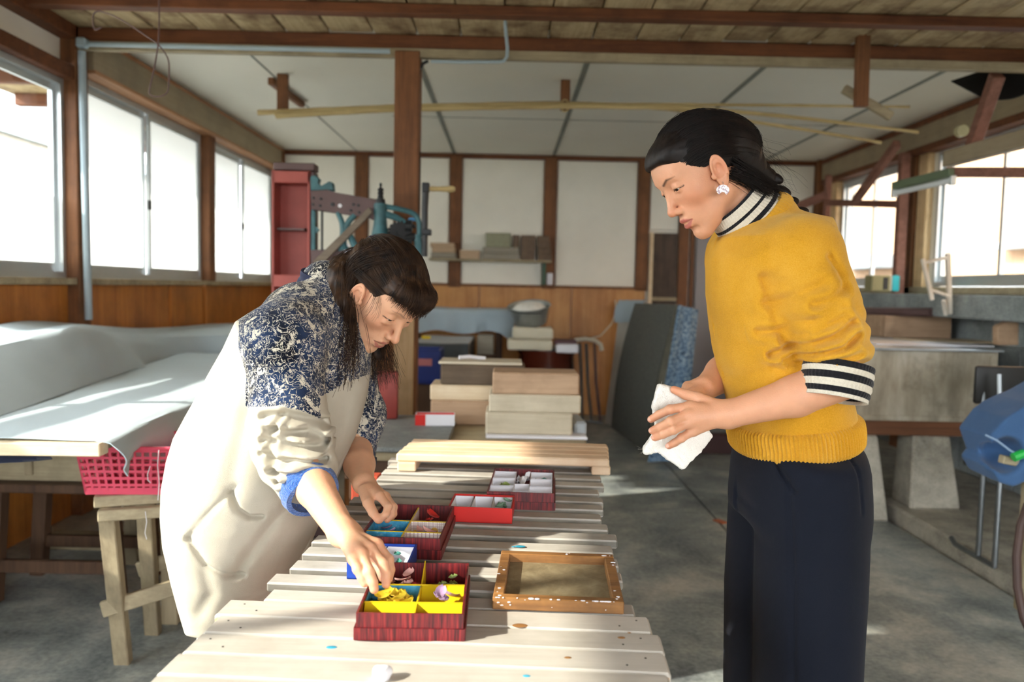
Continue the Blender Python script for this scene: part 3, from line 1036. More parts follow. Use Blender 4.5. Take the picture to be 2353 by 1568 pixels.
def head_marks(q, o):
    """attributes for points given in the head frame"""
    s = np.stack([q[:, 0], np.abs(q[:, 1]), q[:, 2]], 1).astype(F4)
    g = o.get('open', 0.0)
    y, z = s[:, 1], s[:, 2]
    front = s[:, 0] > 0.062
    up = seg2(y, z, [(0, -0.0462), (0.010, -0.0462), (0.0235, -0.0525)]) - np.interp(y, [0, .01, .0235], [.0046, .0046, .001])
    lo = seg2(y, z, [(0, -0.0602 - g), (0.011, -0.0595 - g), (0.0225, -0.0535)]) - np.interp(y, [0, .011, .0225], [.0062, .0056, .001])
    lips = np.where(front, np.clip(0.5 - np.minimum(up, lo) / 0.002, 0, 1), 0)
    br = seg2(y, z, [(0.014, 0.0390), (0.031, 0.0455), (0.049, 0.0425)]) - np.interp(y, [.013, .03, .049], [.0026, .0026, .0006])
    brow = np.clip(0.4 - br / 0.003, 0, 1) * o.get('brow', 0.85)
    op = o.get('lid', 0.003)
    lash = seg2(y, z, [(0.0205, 0.0165), (0.027, 0.0170 + op * 0.9), (0.036, 0.0170 + op * 0.95), (0.046, 0.0165), (0.050, 0.0160)]) - 0.0011
    brow = np.where(front, np.maximum(brow, np.clip(0.6 - lash / 0.0012, 0, 1)), 0)
    bl = np.exp(-((s - A3((0.075, 0.045, -0.012))) ** 2).sum(1) / 0.028 ** 2) * 0.7
    bl = np.maximum(bl, np.exp(-((s - A3((0.118, 0, -0.02))) ** 2).sum(1) / 0.014 ** 2) * 0.7)
    bl = np.maximum(bl, np.exp(-((s - A3((-0.006, 0.078, 0.003))) ** 2).sum(1) / 0.03 ** 2) * 0.8)
    return lips, brow, bl
# ------------------------------------------------------------------ helpers to build at a depth from pixel outlines
def plate(px, Y, th, mat, name, parent=None, bevel=0.0, **kw):
    """outline in pixels on the upright plane at depth Y, thickness th going back"""
    q = [pY(x, y, Y) for x, y in px]
    m = Matrix.Translation((0, Y + th / 2, 0)) @ Matrix.Rotation(math.pi / 2, 4, 'X')
    return MB().prism([(p.x, p.z) for p in q], th, m, bevel).build(name, mat, parent, **kw)


def pbox(x0, x1, y0, y1, Y, dep, mat, name, parent=None, bevel=0.006, jit=0.0, **kw):
    a, b = pY(x0, (y0 + y1) / 2, Y), pY(x1, (y0 + y1) / 2, Y)
    t, u = pY((x0 + x1) / 2, y0, Y), pY((x0 + x1) / 2, y1, Y)
    mb = MB().box(((a.x + b.x) / 2, Y + dep / 2, (t.z + u.z) / 2), (b.x - a.x, dep, t.z - u.z), rotz(jit) if jit else None, bevel)
    return mb.build(name, mat, parent, **kw)


# ------------------------------------------------------------------ slatted work table in the middle
TZ = 0.75
TA = math.radians(3.4)
TU = Vector((math.cos(TA), -math.sin(TA), 0)); TV = Vector((math.sin(TA), math.cos(TA), 0))
TR3 = rotz(-TA)
TO = Vector((-0.095, 1.2, 0))


def tp(u, v, z=0.0):
    return TO + TU * u + TV * v + Vector((0, 0, z))


MT['slat'] = wood('whitewashed_slat', '#a7a299', '#bfbbb3', 'x', 1.0, rough=0.7, stain='#76726a', stain_amt=0.55)
MT['slatedge'] = wood('weathered_shaded_slat_edge', '#6f6a60', '#99948a', 'x', 1.0, stain='#3f3c36', stain_amt=0.6)  # weathered grey, darkened to deepen the shade between slats
MT['plank'] = wood('whitewashed_plank', '#aaa49a', '#beb8ae', 'x', 1.0, rough=0.7, stain='#8a8375', stain_amt=0.45)
MT['rawedge'] = wood('raw_pine_edge', '#d6a66f', '#e8c491', 'x', 1.0)
MT['redframe'] = plain('red_steel_stand', '#a8452f', 0.5, var=0.2, vs=10)
tab = thing('slatted_table', (TO.x, TO.y, 0), 'long low table of whitewashed wooden slats carrying the paper boxes', 'table')
random.seed(2)
slat_data = {}
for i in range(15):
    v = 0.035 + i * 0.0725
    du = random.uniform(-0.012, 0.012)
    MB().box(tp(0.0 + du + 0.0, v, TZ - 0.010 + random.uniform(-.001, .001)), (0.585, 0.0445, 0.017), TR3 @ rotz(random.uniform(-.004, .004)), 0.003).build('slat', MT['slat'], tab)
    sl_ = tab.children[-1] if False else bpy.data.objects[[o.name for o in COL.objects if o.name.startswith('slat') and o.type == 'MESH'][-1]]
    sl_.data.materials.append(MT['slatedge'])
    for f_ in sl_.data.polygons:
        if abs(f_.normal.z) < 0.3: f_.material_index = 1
for i in range(8):
    v = -0.022 - i * 0.0615
    du = random.uniform(-0.008, 0.008)
    pk = MB().box(tp(0.0 + du, v, TZ - 0.010), (0.655, 0.0595, 0.021), TR3, 0.004).build('plank', MT['plank'], tab)
    MB().box(tp(du, v - 0.0296, TZ - 0.0118), (0.650, 0.0016, 0.013), TR3).build('raw_edge', MT['rawedge'], pk)
for u in (-0.24, -0.06, 0.03, 0.22):
    MB().box(tp(u, 0.31, TZ - 0.035), (0.035, 1.60, 0.030), TR3, 0.003).build('batten', MT['slat'], tab)
for v in (-0.42, 0.25, 0.98):
    MB().box(tp(0, v, TZ - 0.07), (0.50, 0.05, 0.04), TR3, 0.003).build('cross_bar', MT['redframe'], tab)
    for u in (-0.22, 0.22):
        MB().box(tp(u, v, (TZ - 0.09) / 2), (0.05, 0.05, TZ - 0.09), TR3, 0.003).build('leg', MT['redframe'], tab)
MB().box(tp(-0.345, 0.98, (TZ - 0.03) / 2), (0.075, 0.05, TZ - 0.03), TR3, 0.003).build('side_channel', MT['redframe'], tab)
nails = MB()
for i in range(3):
    for du in (0.018, 0.045):
        for sd in (-1, 1):
            q = tp(sd * (0.32 - du), -0.022 - i * 0.0615 + (0.012 if du < .03 else -0.010), TZ + 0.0006)
            nails.cyl(q - Vector((0, 0, .003)), q + Vector((0, 0, .0004)), 0.0016, 8)
nails.build('nail_heads', MT['black'], tab, kind='stuff')
MT['bluepaint'] = plain('blue_paint', '#2e93b0', 0.4)
MT['brownpaint'] = plain('brown_drip', '#8a6238', 0.5)
for (x, y, r, m) in ((762, 1488, 0.006, 'bluepaint'), (1195, 1256, 0.008, 'bluepaint'), (1180, 1257, 0.003, 'bluepaint'), (1210, 1554, .004, 'bluepaint'), (1428, 1466, .0045, 'brownpaint'), (1446, 1455, .002, 'brownpaint'), (1195, 1438, .009, 'brownpaint'), (1305, 1512, .004, 'brownpaint')):
    q = pZ(x, y, TZ + 0.0005)
    MB().lathe([(0, 0.0006), (r * .8, 0.0005), (r, 0)], q, 16, None, 1.3, 0.8).build('paint_spot', MT[m], tab)

# short pine pallet lying across the far end
pal = thing('pine_pallet', (0, 2.2, TZ), 'fresh pine pallet of four boards lying across the far table end', 'pallet')
MT['pine'] = wood('fresh_pine', '#d6b592', '#e6cfb2', 'x', 1.0, stain='#bd8558', stain_amt=0.45)
a, b = pZ(908, 1047, 0.797), pZ(1399, 1052, 0.797)
cx = (a.x + b.x) / 2; y0 = (a.y + b.y) / 2
for k in range(4):
    MB().box((cx + 0.006 * k, y0 + 0.027 + 0.054 * k, 0.786), (b.x - a.x, 0.052, 0.022), TR3 @ rotz(0.02), 0.004).build('board', MT['pine'], pal)
for sx_ in (-1, 1):
    MB().box((cx + sx_ * (b.x - a.x) * 0.5 - sx_ * 0.025 + 0.008, y0 + 0.11, 0.7625), (0.05, 0.215, 0.0245), TR3 @ rotz(0.02), 0.003).build('bearer', MT['pine'], pal)

# ------------------------------------------------------------------ paper boxes
t = NT('maroon_grain_paper')
v = t.co((1, 1, 0.05), rnd=False)
g = t.noise(v, 260, 3, 0.6)
t.set(Base_Color=t.ramp(g, [(0.35, '#3a0d12'), (0.55, '#6f1a1e'), (0.7, '#8d2a28')]), Roughness=0.42)
MT['maroon'] = t.m
MT['yellowcard'] = plain('yellow_card', '#e0c21c', 0.35, var=0.05)
MT['redcard'] = plain('red_card', '#c9251f', 0.4, var=0.06)
MT['bluecard'] = plain('blue_card', '#1f46a8', 0.4, var=0.08)
MT['whitecard'] = plain('white_card', '#e2e2e8', 0.6, var=0.03)
t = NT('blue_marbled_paper')
v = t.co(rnd=False)
t.set(Base_Color=t.ramp(t.noise(v, 60, 4, 0.7), [(0.3, '#1f78a8'), (0.55, '#4aa5c9'), (0.75, '#bcdde6')]), Roughness=0.5)
MT['bluepaper'] = t.m
t = NT('lattice_paper')
v = t.co((1, 1, 1), (0, 0, 0.785), rnd=False)
vo = t.n('ShaderNodeTexVoronoi', feature='DISTANCE_TO_EDGE', i_Scale=190.0, i_Randomness=0.0)
t.t.links.new(v, vo.inputs['Vector'])
v2 = t.co(rnd=False)
vo2 = t.n('ShaderNodeTexVoronoi', i_Scale=26.0, i_Randomness=0.4)
t.t.links.new(v2, vo2.inputs['Vector'])
col = t.ramp(vo.outputs['Distance'], [(0.03, '#a88a8e'), (0.09, '#ddd3cc')])
col = t.mix(t.math('LESS_THAN', vo2.outputs['Distance'], 0.23), col, rgb('#dfb25a'))
t.set(Base_Color=col, Roughness=0.6)
MT['lattice'] = t.m


def open_box(name, c, w, d, h, rot, mat, label, base_step=True, th=0.0028, inner=None):
    root = thing(name, c, label, 'box', rz=rot)
    mb = MB()
    zb = 0.0
    if base_step:
        b = MB(); e = 0.0016
        b.bx(-w / 2 - e, w / 2 + e, -d / 2 - e, d / 2 + e, 0, 0.0025)
        for s_ in (-1, 1):
            b.bx(s_ * (w / 2 + e) - .0015, s_ * (w / 2 + e) + .0015, -d / 2 - e, d / 2 + e, 0, h * 0.46)
            b.bx(-w / 2 - e, w / 2 + e, s_ * (d / 2 + e) - .0015, s_ * (d / 2 + e) + .0015, 0, h * 0.46)
        b.build('lid_underneath', mat, root, local=True)
        zb = 0.003
    mb.bx(-w / 2, w / 2, -d / 2, d / 2, zb, zb + 0.0025)
    for s_ in (-1, 1):
        mb.bx(s_ * (w / 2 - th / 2) - th / 2, s_ * (w / 2 - th / 2) + th / 2, -d / 2, d / 2, zb, h)
        mb.bx(-w / 2 + th, w / 2 - th, s_ * (d / 2 - th / 2) - th / 2, s_ * (d / 2 - th / 2) + th / 2, zb, h)
    mb.build('tray', mat, root, local=True)
    return root


def lpart(root, name, mb, mat):
    return mb.build(name, mat, root, local=True)


H0 = 0.0385
# front box
wB, dB = 0.151, 0.208
xc, yc = -0.1285, 1.197
box1 = open_box('divided_box', (xc, yc, TZ), wB, dB, H0, 0.012, MT['maroon'], 'maroon wood grain paper box with yellow dividers holding yellow and lilac petals')
yy1, yy2 = 1.147 - yc, 1.217 - yc
m = MB(); m.bx(0.0035, 0.0055, -dB / 2 + .003, yy2, .006, H0 - .006); lpart(box1, 'divider', m, MT['yellowcard'])
for y_ in (yy1, yy2):
    m = MB(); m.bx(-wB / 2 + .003, wB / 2 - .003, y_ - .001, y_ + .001, .006, H0 - .005); lpart(box1, 'divider', m, MT['yellowcard'])
m = MB(); m.prism([(yy2, .006), (dB / 2 - .003, .006), (dB / 2 - .02, H0 + .010), (yy2, H0 - .008)], 0.0015, Matrix.Translation((0.0045, 0, 0)) @ Matrix(((0, 0, 1, 0), (1, 0, 0, 0), (0, 1, 0, 0), (0, 0, 0, 1)))); lpart(box1, 'divider', m, MT['yellowcard'])
m = MB(); m.bx(-wB / 2 + .003, .0035, yy2 - .0016, yy2 - .0011, .006, H0 - .007); m.bx(-wB / 2 + .0029, -wB / 2 + .0036, yy1, yy2, .006, H0 - .007); lpart(box1, 'blue_lining', m, MT['bluepaper'])
# slanting yellow card flaps in the front and right cells
for (xa, xb, ya, yb) in ((-wB / 2 + .004, .003, -dB / 2 + .004, yy1 - .002), (.006, wB / 2 - .004, -dB / 2 + .004, yy1 - .002), (.006, wB / 2 - .004, yy1 + .002, yy2 - .002)):
    P = np.array([[(xa, yb, H0 - .007), (xb, yb, H0 - .007)], [(xa, yb - (yb - ya) * .35, .016), (xb, yb - (yb - ya) * .35, .016)], [(xa, ya, .0075), (xb, ya, .0075)]])
    m = MB(); m.grid(P, 0.0006); lpart(box1, 'folded_liner', m, MT['yellowcard'])
# second box
w2_, d2_ = 0.150, 0.222
box2 = open_box('divided_box', (-0.182, 1.541, TZ), w2_, d2_, H0, -0.05, MT['maroon'], 'maroon paper box with yellow dividers lined in blue and lattice pattern paper')
ys = [-d2_ / 2, -.058, .012, d2_ / 2]
for y_ in ys[1:3]:
    m = MB(); m.bx(-w2_ / 2 + .003, w2_ / 2 - .003, y_ - .001, y_ + .001, .006, H0 - .005); lpart(box2, 'divider', m, MT['yellowcard'])
m = MB(); m.bx(-.001, .001, -d2_ / 2 + .003, d2_ / 2 - .003, .006, H0 - .005); lpart(box2, 'divider', m, MT['yellowcard'])
for i in range(3):
    a, b = ys[i] + .0032, ys[i + 1] - .0015
    for x0_, x1_, mt in ((-w2_ / 2 + .003, -.0012, 'bluepaper'), (.0012, w2_ / 2 - .003, 'lattice')):
        m = MB()
        m.bx(x0_, x1_, a, b, .0056, .0062)
        m.bx(x0_, x1_, b - .0006, b, .006, H0 - .006); m.bx(x0_, x1_, a, a + .0006, .006, H0 - .006)
        m.bx(x0_, x0_ + .0006, a, b, .006, H0 - .006); m.bx(x1_ - .0006, x1_, a, b, .006, H0 - .006)
        lpart(box2, 'paper_lining', m, MT[mt])
# small blue box
bx3 = open_box('paper_box', (-0.208, 1.372, TZ), 0.105, 0.100, 0.030, -0.03, MT['bluecard'], 'small blue card box with white lining standing between the maroon boxes', False)


def white_tray(root, cx, cy, w, d, h, tilt=0.0):
    m = MB(); e = .0008; fl_ = 0.0025
    m.bx(cx - w / 2, cx + w / 2, cy - d / 2, cy + d / 2, .0055, .0065)
    for s_ in (-1, 1):
        P = np.array([[(cx + s_ * w / 2, cy - d / 2, .006), (cx + s_ * w / 2, cy + d / 2, .006)], [(cx + s_ * (w / 2 + fl_), cy - d / 2 - fl_, h), (cx + s_ * (w / 2 + fl_), cy + d / 2 + fl_, h)]])
        m.grid(P, e)
        P = np.array([[(cx - w / 2, cy + s_ * d / 2, .006), (cx + w / 2, cy + s_ * d / 2, .006)], [(cx - w / 2 - fl_, cy + s_ * (d / 2 + fl_), h), (cx + w / 2 + fl_, cy + s_ * (d / 2 + fl_), h)]])
        m.grid(P, e)
    return lpart(root, 'white_tray', m, MT['whitecard'])


white_tray(bx3, -.025, 0, .042, .084, .026); white_tray(bx3, .025, 0, .042, .084, .026)
# far maroon box with white trays
box4 = open_box('divided_box', (0.047, 1.885, TZ), 0.152, 0.235, H0, -0.06, MT['maroon'], 'dark maroon paper box holding white folded paper trays of petals')
for (cx_, cy_, w_, d_) in ((-.046, .062, .05, .062), (-.046, -.012, .05, .062), (-.046, -.082, .05, .05), (.045, .062, .048, .062), (.045, -.012, .048, .062), (.045, -.082, .048, .05), (0, -.06, .03, .06)):
    white_tray(box4, cx_, cy_, w_, d_, H0 - .003)
m = MB(); P = np.zeros((6, 6, 3))
for i in range(6):
    for j in range(6): P[i, j] = (-.016 + .006 * j + .003 * math.sin(i * 2.1), .02 + .012 * i, .02 + .009 * math.sin(i * 1.3 + j * 1.7) + .003 * j)
m.grid(P, 0.0008); lpart(box4, 'crumpled_tissue', m, MT['whitecard'])
# red box with three trays
box5 = open_box('paper_box', (-0.044, 1.712, TZ), 0.136, 0.108, 0.033, -0.06, MT['redcard'], 'bright red card box with three white paper trays beside the maroon boxes', False)
for cx_ in (-.043, 0.001, .044):
    white_tray(box5, cx_, 0.0, .036, .080, .031)

# petals lying in the compartments: every one a thing
pet_mats = {k: fabric('petal_' + k, c, 0.12, 300, 0.7, 0.1) for k, c in dict(yellow='#e4c832', lilac='#a488a8', green='#9fb56a', pink='#d9a7a0', red='#b52a22', sage='#7fa08a', teal='#3f7f74').items()}
pet_mesh = {}


def petal_mesh(kind, mat):
    n, w = 7, 5
    P = np.zeros((n, w, 3))
    for i in range(n):
        t_ = i / (n - 1)
        ww = math.sin(math.pi * (0.08 + 0.9 * t_ ** 0.8)) * 0.009
        for j in range(w):
            s_ = j / (w - 1) * 2 - 1
            P[i, j] = (s_ * ww, (t_ - 0.5) * 0.028, 0.004 * (t_ - .5) ** 2 * 4 + 0.003 * s_ * s_)
    me = MB().grid(P, 0.0005).mesh(60)
    me.materials.append(mat)
    return me


def scatter(kind, root, x0, x1, y0, y1, n, z, sc_, label, group, seed):
    random.seed(seed)
    if kind not in pet_mesh: pet_mesh[kind] = petal_mesh(kind, pet_mats[kind])
    M4 = Matrix.LocRotScale(root.location, root.rotation_euler, root.scale)
    for i in range(n):
        o = bpy.data.objects.new('paper_petal', pet_mesh[kind])
        COL.objects.link(o)
        o.location = M4 @ Vector((random.uniform(x0, x1), random.uniform(y0, y1), z + 0.0022 * (i * 10 // max(n, 1))))
        o.rotation_euler = (random.uniform(-.35, .35), random.uniform(-.35, .35), random.uniform(0, 6.28))
        q = sc_ * random.uniform(.8, 1.15)
        o.scale = (q, q, q)
        tag(o, label, 'paper petal', group)


scatter('yellow', box1, -.055, -.012, yy1 + .012, yy2 - .012, 22, .010, 1.0, 'yellow paper petal heaped in the blue lined compartment', 'yellow petals in the front box', 1)
scatter('lilac', box1, .022, .055, yy1 + .014, yy2 - .014, 4, .022, 1.0, 'lilac paper petal lying on the yellow card flap', 'lilac petals in the front box', 2)
scatter('pink', box1, -.05, -.012, yy2 + .012, dB / 2 - .02, 7, .011, .9, 'pale pink paper petal in the back left cell of the front box', 'pink petals in the front box', 3)
scatter('green', box1, .02, .055, yy2 + .012, dB / 2 - .02, 7, .011, .9, 'leaf green paper petal in the back right cell of the front box', 'green petals in the front box', 4)
scatter('lilac', box2, -.055, -.015, ys[1] + .014, ys[2] - .014, 5, .009, .9, 'lilac paper petal in a blue lined cell', 'lilac petals in the lattice box', 5)
scatter('pink', box2, .018, .055, ys[1] + .014, ys[2] - .014, 6, .009, .9, 'pale pink paper petal on lattice pattern paper', 'pink petals in the lattice box', 6)
scatter('red', box2, .03, .045, ys[2] + .02, ys[3] - .04, 3, .016, 1.1, 'deep red paper petal on lattice pattern paper', 'red petals in the lattice box', 7)
scatter('green', box4, -.056, -.036, -.03, .008, 8, .011, .75, 'pale green paper petal in a white tray of the far maroon box', 'green petals in the white trays', 8)
scatter('teal', box4, .035, .056, .045, .08, 7, .011, .75, 'dark green paper petal in a white tray of the far maroon box', 'dark green petals in the white trays', 9)
scatter('red', box4, -.045, -.035, -.09, -.07, 2, .014, .8, 'red paper petal in the front white tray of the far maroon box', 'red petals in the white trays', 10)
scatter('sage', box5, .034, .054, -.025, .03, 9, .012, .8, 'sage green paper petal in a tray of the red card box', 'sage petals in the red box', 11)
scatter('teal', bx3, .02, .035, -.02, .02, 2, .011, .7, 'dark green paper petal in the small blue box', 'petals in the blue box', 12)

# ------------------------------------------------------------------ paper mould (wooden frame with a screen)
fm = thing('paper_mould', (0.095, 1.31, TZ), 'shallow wooden paper mould with a brown mesh screen, flecked with dried pulp', 'frame', rz=-0.055)
MT['mouldwood'] = wood('wet_cedar', '#6e4a2c', '#a87844', 'x', 1.2, rough=0.4, stain='#3f2c1e', stain_amt=0.7)
t = NT('mould_screen')
v = t.co(rnd=False)
big = t.noise(v, 26, 5, 0.65, 0.5)
wx = t.noise(t.co((1, 12, 1), rnd=False), 190, 2)
t.set(Base_Color=t.ramp(t.math('MULTIPLY_ADD', wx, 0.35, t.math('MULTIPLY', big, 0.7)), [(0.32, '#5d5138'), (0.52, '#8a7c5e'), (0.7, '#a89b7c')]), Roughness=0.45)
t.bump(wx, 0.001)
MT['screen'] = t.m
W_, D_, Hm, tw = 0.203, 0.222, 0.0200, 0.017
MB().bx(-W_ / 2, W_ / 2, -D_ / 2, -D_ / 2 + tw, 0, Hm, .0015).build('rail', MT['mouldwood'], fm, local=True)
MB().bx(-W_ / 2, W_ / 2, D_ / 2 - tw, D_ / 2, 0, Hm, .0015).build('rail', MT['mouldwood'], fm, local=True)
for s_ in (-1, 1):
    MB().bx(s_ * (W_ / 2 - tw / 2) - tw / 2, s_ * (W_ / 2 - tw / 2) + tw / 2, -D_ / 2 + tw, D_ / 2 - tw, 0, Hm, .0015).build('stile', MT['mouldwood'], fm, local=True)
MB().bx(-W_ / 2 + tw, W_ / 2 - tw, -D_ / 2 + tw, D_ / 2 - tw, 0.0035, 0.005).build('screen', MT['screen'], fm, local=True)
random.seed(9)
pulp = MB()
for i in range(46):
    e = random.choice('fffblr')
    u = random.uniform(-W_ / 2 + .004, W_ / 2 - .004)
    if e == 'f': q = Vector((u, -D_ / 2 + random.uniform(0, .012), Hm if random.random() < .6 else random.uniform(.006, .018)))
    elif e == 'b': q = Vector((u, D_ / 2 - random.uniform(0, .012), Hm))
    else: q = Vector(((W_ / 2 - random.uniform(0, .012)) * (1 if e == 'r' else -1), random.uniform(-D_ / 2, D_ / 2), Hm))
    if e == 'f' and q.z < Hm: q.y = -D_ / 2
    r = random.uniform(.0008, .0028)
    m4 = Matrix.Translation(q) @ Matrix.Diagonal((r * random.uniform(.8, 2.2), r, r * .5, 1))
    bmesh.ops.create_icosphere(pulp.bm, subdivisions=1, radius=1.0, matrix=m4)
pulp.build('dried_pulp', MT['whitecard'], fm, kind='stuff', local=True)

# ------------------------------------------------------------------ draped tables on the left
MT['canvas'] = fabric('pale_canvas', '#aebdc4', 0.06, 900, 0.9, 0.1, 0.0006, 0.8)
TH = 0.80
FLc, FRc = Vector((-1.56, 2.19, TH)), pZ(244, 1012, TH)
BRc, BLc = Vector((-1.28, 4.9, TH)), Vector((-2.02, 4.95, TH))
dt = thing('draped_table', (-1.45, 3.2, 0), 'long plank table under pale blue canvas beside the woman in the smock', 'table')
fx = [FLc, FRc]
MB().bar(FLc - Vector((0, 0, .024)), FRc - Vector((0.006, 0, .024)), 0.055, 0.036, 0.003).build('front_board', MT['palewood'], dt)
nu, nv = 46, 30
P = np.zeros((nv, nu, 3))
for i in range(nv):
    t_ = i / (nv - 1)
    l, r = FLc.lerp(BLc, t_), FRc.lerp(BRc, t_)
    for j in range(nu):
        s_ = j / (nu - 1)
        if s_ < 0.74:
            q = l.lerp(r, s_ / 0.74)
            z = TH + 0.0035 * math.sin(7 * s_ + 9 * t_) * math.sin(13 * t_ + 2 * s_) - (0.004 if s_ > .70 else 0)
            P[i, j] = (q.x, q.y, z)
        else:
            k = (s_ - 0.74) / 0.26
            drop = 0.115 + 0.05 * math.sin(4 + 21 * t_) - 0.03 * t_ + (0.03 * math.exp(-t_ * 14))
            wv = 0.020 * math.sin(30 * t_ + 2.0) * k + 0.028 * math.sin(math.pi * min(k * 1.3, 1))
            P[i, j] = (r.x + wv + 0.03 * k * math.exp(-t_ * 14), r.y + 0.02 * k * math.exp(-t_ * 20), TH - drop * k ** 0.8)
MB().grid(P[:, ::-1], 0.003).build('canvas_cover', MT['canvas'], dt)
MB().prism([(FLc.x + .02, FLc.y + .03), (FRc.x - .02, FRc.y + .03), (BRc.x - .02, BRc.y), (BLc.x, BLc.y)], 0.03, Matrix.Translation((0, 0, TH - 0.02))).build('table_top', MT['oldwood'], dt)
for (x, y) in ((-1.62, 3.45), (-1.9, 4.8), (-1.36, 4.75), (-1.2, 2.85)):
    MB().bx(x - .03, x + .03, y - .03, y + .03, 0, TH - .035, .003).build('leg', MT['oldwoodz'], dt)

# second cover: benches along the wall
edge = [(-1.87, 2.2, .970), (-1.88, 2.5, .972), (-1.885, 2.9, .98), (-1.89, 3.25, 1.005), (-1.91, 3.52, 1.045), (-2.02, 4.1, .96), (-2.08, 4.7, .915), (-1.95, 5.12, .90), (-1.55, 5.2, .90), (-1.1, 5.25, .90)]
inner = [(-2.2, 2.2, .985), (-2.2, 2.5, .99), (-2.2, 3.0, 1.01), (-2.2, 3.6, 1.05), (-2.2, 4.2, 1.0), (-2.2, 4.8, .96), (-2.2, 5.4, .93), (-2.2, 6.2, .92), (-1.6, 6.4, .92), (-1.1, 6.4, .92)]
E = np.array(edge); I = np.array(inner)
ss = np.linspace(0, 1, len(E)); sf = np.linspace(0, 1, 90)
Ef = np.stack([np.interp(sf, ss, E[:, k]) for k in range(3)], 1); If = np.stack([np.interp(sf, ss, I[:, k]) for k in range(3)], 1)
for A_ in (Ef, If):
    for _ in range(4): A_[1:-1] = (A_[:-2] + 2 * A_[1:-1] + A_[2:]) / 4
T_ = np.gradient(Ef, axis=0); Nn = np.stack([T_[:, 1], -T_[:, 0], 0 * T_[:, 0]], 1); Nn /= np.linalg.norm(Nn, axis=1, keepdims=True)
ntop, nd = 10, 16
P = np.zeros((ntop + nd, 90, 3))
for i in range(ntop):
    P[i] = If + (Ef - If) * (i / (ntop - 1))
    P[i, :, 2] += 0.006 * np.sin(sf * 20 + i)
for i in range(nd):
    k = (i + 1) / nd
    wv = 0.045 * k * np.sin(sf * 48 + 1.0) + 0.03 * k * np.sin(sf * 23)
    P[ntop + i] = Ef + Nn * (0.025 * math.sin(min(k * 4, 1) * math.pi / 2) + wv[:, None] * np.interp(sf, [0, .5, .7], [.3, .5, 1])[:, None] + np.interp(sf, [0, .5, .65], [.20, .16, .05])[:, None] * k)
    side_ = (-1.56 - 0.1667 * (Ef[:, 1] - 2.19)) - Ef[:, 0] + 0.012
    nearp = (sf < 0.53)
    P[ntop + i, nearp, 0] = (Ef[:, 0] + side_ * k ** 0.8)[nearp] + 0.01 * np.sin(sf[nearp] * 60) * k * (1 - k)
    P[ntop + i, nearp, 1] = Ef[nearp, 1]
    P[ntop + i, :, 2] = Ef[:, 2] - np.interp(sf, [0, .5, .62, .75, 1], [.165, .17, .2, .5, .6]) * k
    P[ntop + i, nearp, 2] = Ef[nearp, 2] - (Ef[nearp, 2] - TH - 0.006) * k
MB().grid(P, 0.003).build('canvas_cover', MT['canvas'], label='pale blue canvas spread over a bench against the left windows', cat='cover', smooth=28)
bn = thing('wall_bench', (-2.0, 4, 0), 'wooden bench hidden under the canvas along the left wall', 'bench')
MB().bx(-2.22, -1.98, 2.3, 3.2, .90, .94, .004).build('bench_top', MT['oldwood'], bn)
MB().bx(-2.22, -1.15, 5.3, 6.35, .85, .88, .004).build('bench_top', MT['oldwood'], bn)
for (x, y, z) in ((-2.15, 2.4, .9), (-2.15, 3.1, .9), (-2.02, 3.1, .9), (-2.15, 6.2, .85), (-1.2, 5.4, .85), (-1.2, 6.2, .85), (-2.02, 2.4, .9), (-1.95, 5.4, .85)):
    MB().bx(x - .03, x + .03, y - .03, y + .03, 0, z, .003).build('leg', MT['oldwoodz'], bn)

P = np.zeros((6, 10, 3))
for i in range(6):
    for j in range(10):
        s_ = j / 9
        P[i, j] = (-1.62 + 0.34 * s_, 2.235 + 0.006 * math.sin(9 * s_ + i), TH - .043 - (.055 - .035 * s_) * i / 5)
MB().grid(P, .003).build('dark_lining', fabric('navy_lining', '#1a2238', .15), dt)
# trestle with a pink basket
ts = thing('trestle', (-1.15, 2.45, 0), 'weathered wooden trestle carrying the pink basket', 'trestle')
zt = 0.592
a0, a1 = pY(206, 1150, 2.37), pY(420, 1140, 2.37)
MB().bar((a0.x, 2.40, zt - .018), (a1.x + .05, 2.52, zt - .018), .06, .034, .003).build('top_beam', MT['oldwood'], ts)
MB().bar((a0.x + .03, 2.36, zt - .052), (a1.x + .05, 2.46, zt - .052), .035, .034, .003).build('top_beam', MT['oldwood'], ts)
f0 = pZ(262, 1545, 0.0); 
MB().bar((f0.x, 2.53, 0), (a0.x + .045, 2.39, zt - .06), .05, .034, .003).build('leg', MT['oldwoodz'], ts)
MB().bar((-0.985, 2.66, 0), (-1.03, 2.47, zt - .06), .045, .034, .003).build('leg', MT['oldwoodz'], ts)
MB().bar((f0.x, 2.75, 0), (a0.x + .06, 2.60, zt - .06), .05, .034, .003).build('leg', MT['oldwoodz'], ts)
MB().bar((-0.985, 2.86, 0), (-1.03, 2.68, zt - .06), .045, .034, .003).build('leg', MT['oldwoodz'], ts)
MB().bar((a0.x + .06, 2.58, zt - .03), (a1.x + .05, 2.70, zt - .03), .05, .034, .003).build('top_beam', MT['oldwood'], ts)
zr = pY(300, 1390, 2.45).z
MB().bar((f0.x - .03, 2.455, zr - .02), (-0.985, 2.55, zr + .045), .022, .05, .003).build('rail', MT['oldwood'], ts)
MB().bar((f0.x - .03, 2.70, zr + .02), (-0.985, 2.76, zr + .09), .022, .05, .003).build('rail', MT['oldwood'], ts)
MT['pink'] = plain('pink_plastic', '#d95068', 0.35, var=0.05, Subsurface_Weight=0.2, Subsurface_Scale=0.01)
bk = thing('plastic_basket', (-1.14, 2.52, zt), 'pink lattice plastic basket on the trestle under the canvas table', 'basket', rz=math.radians(4))
hb, wb_, wt_, db_, dt_ = 0.150, 0.275, 0.315, 0.22, 0.26
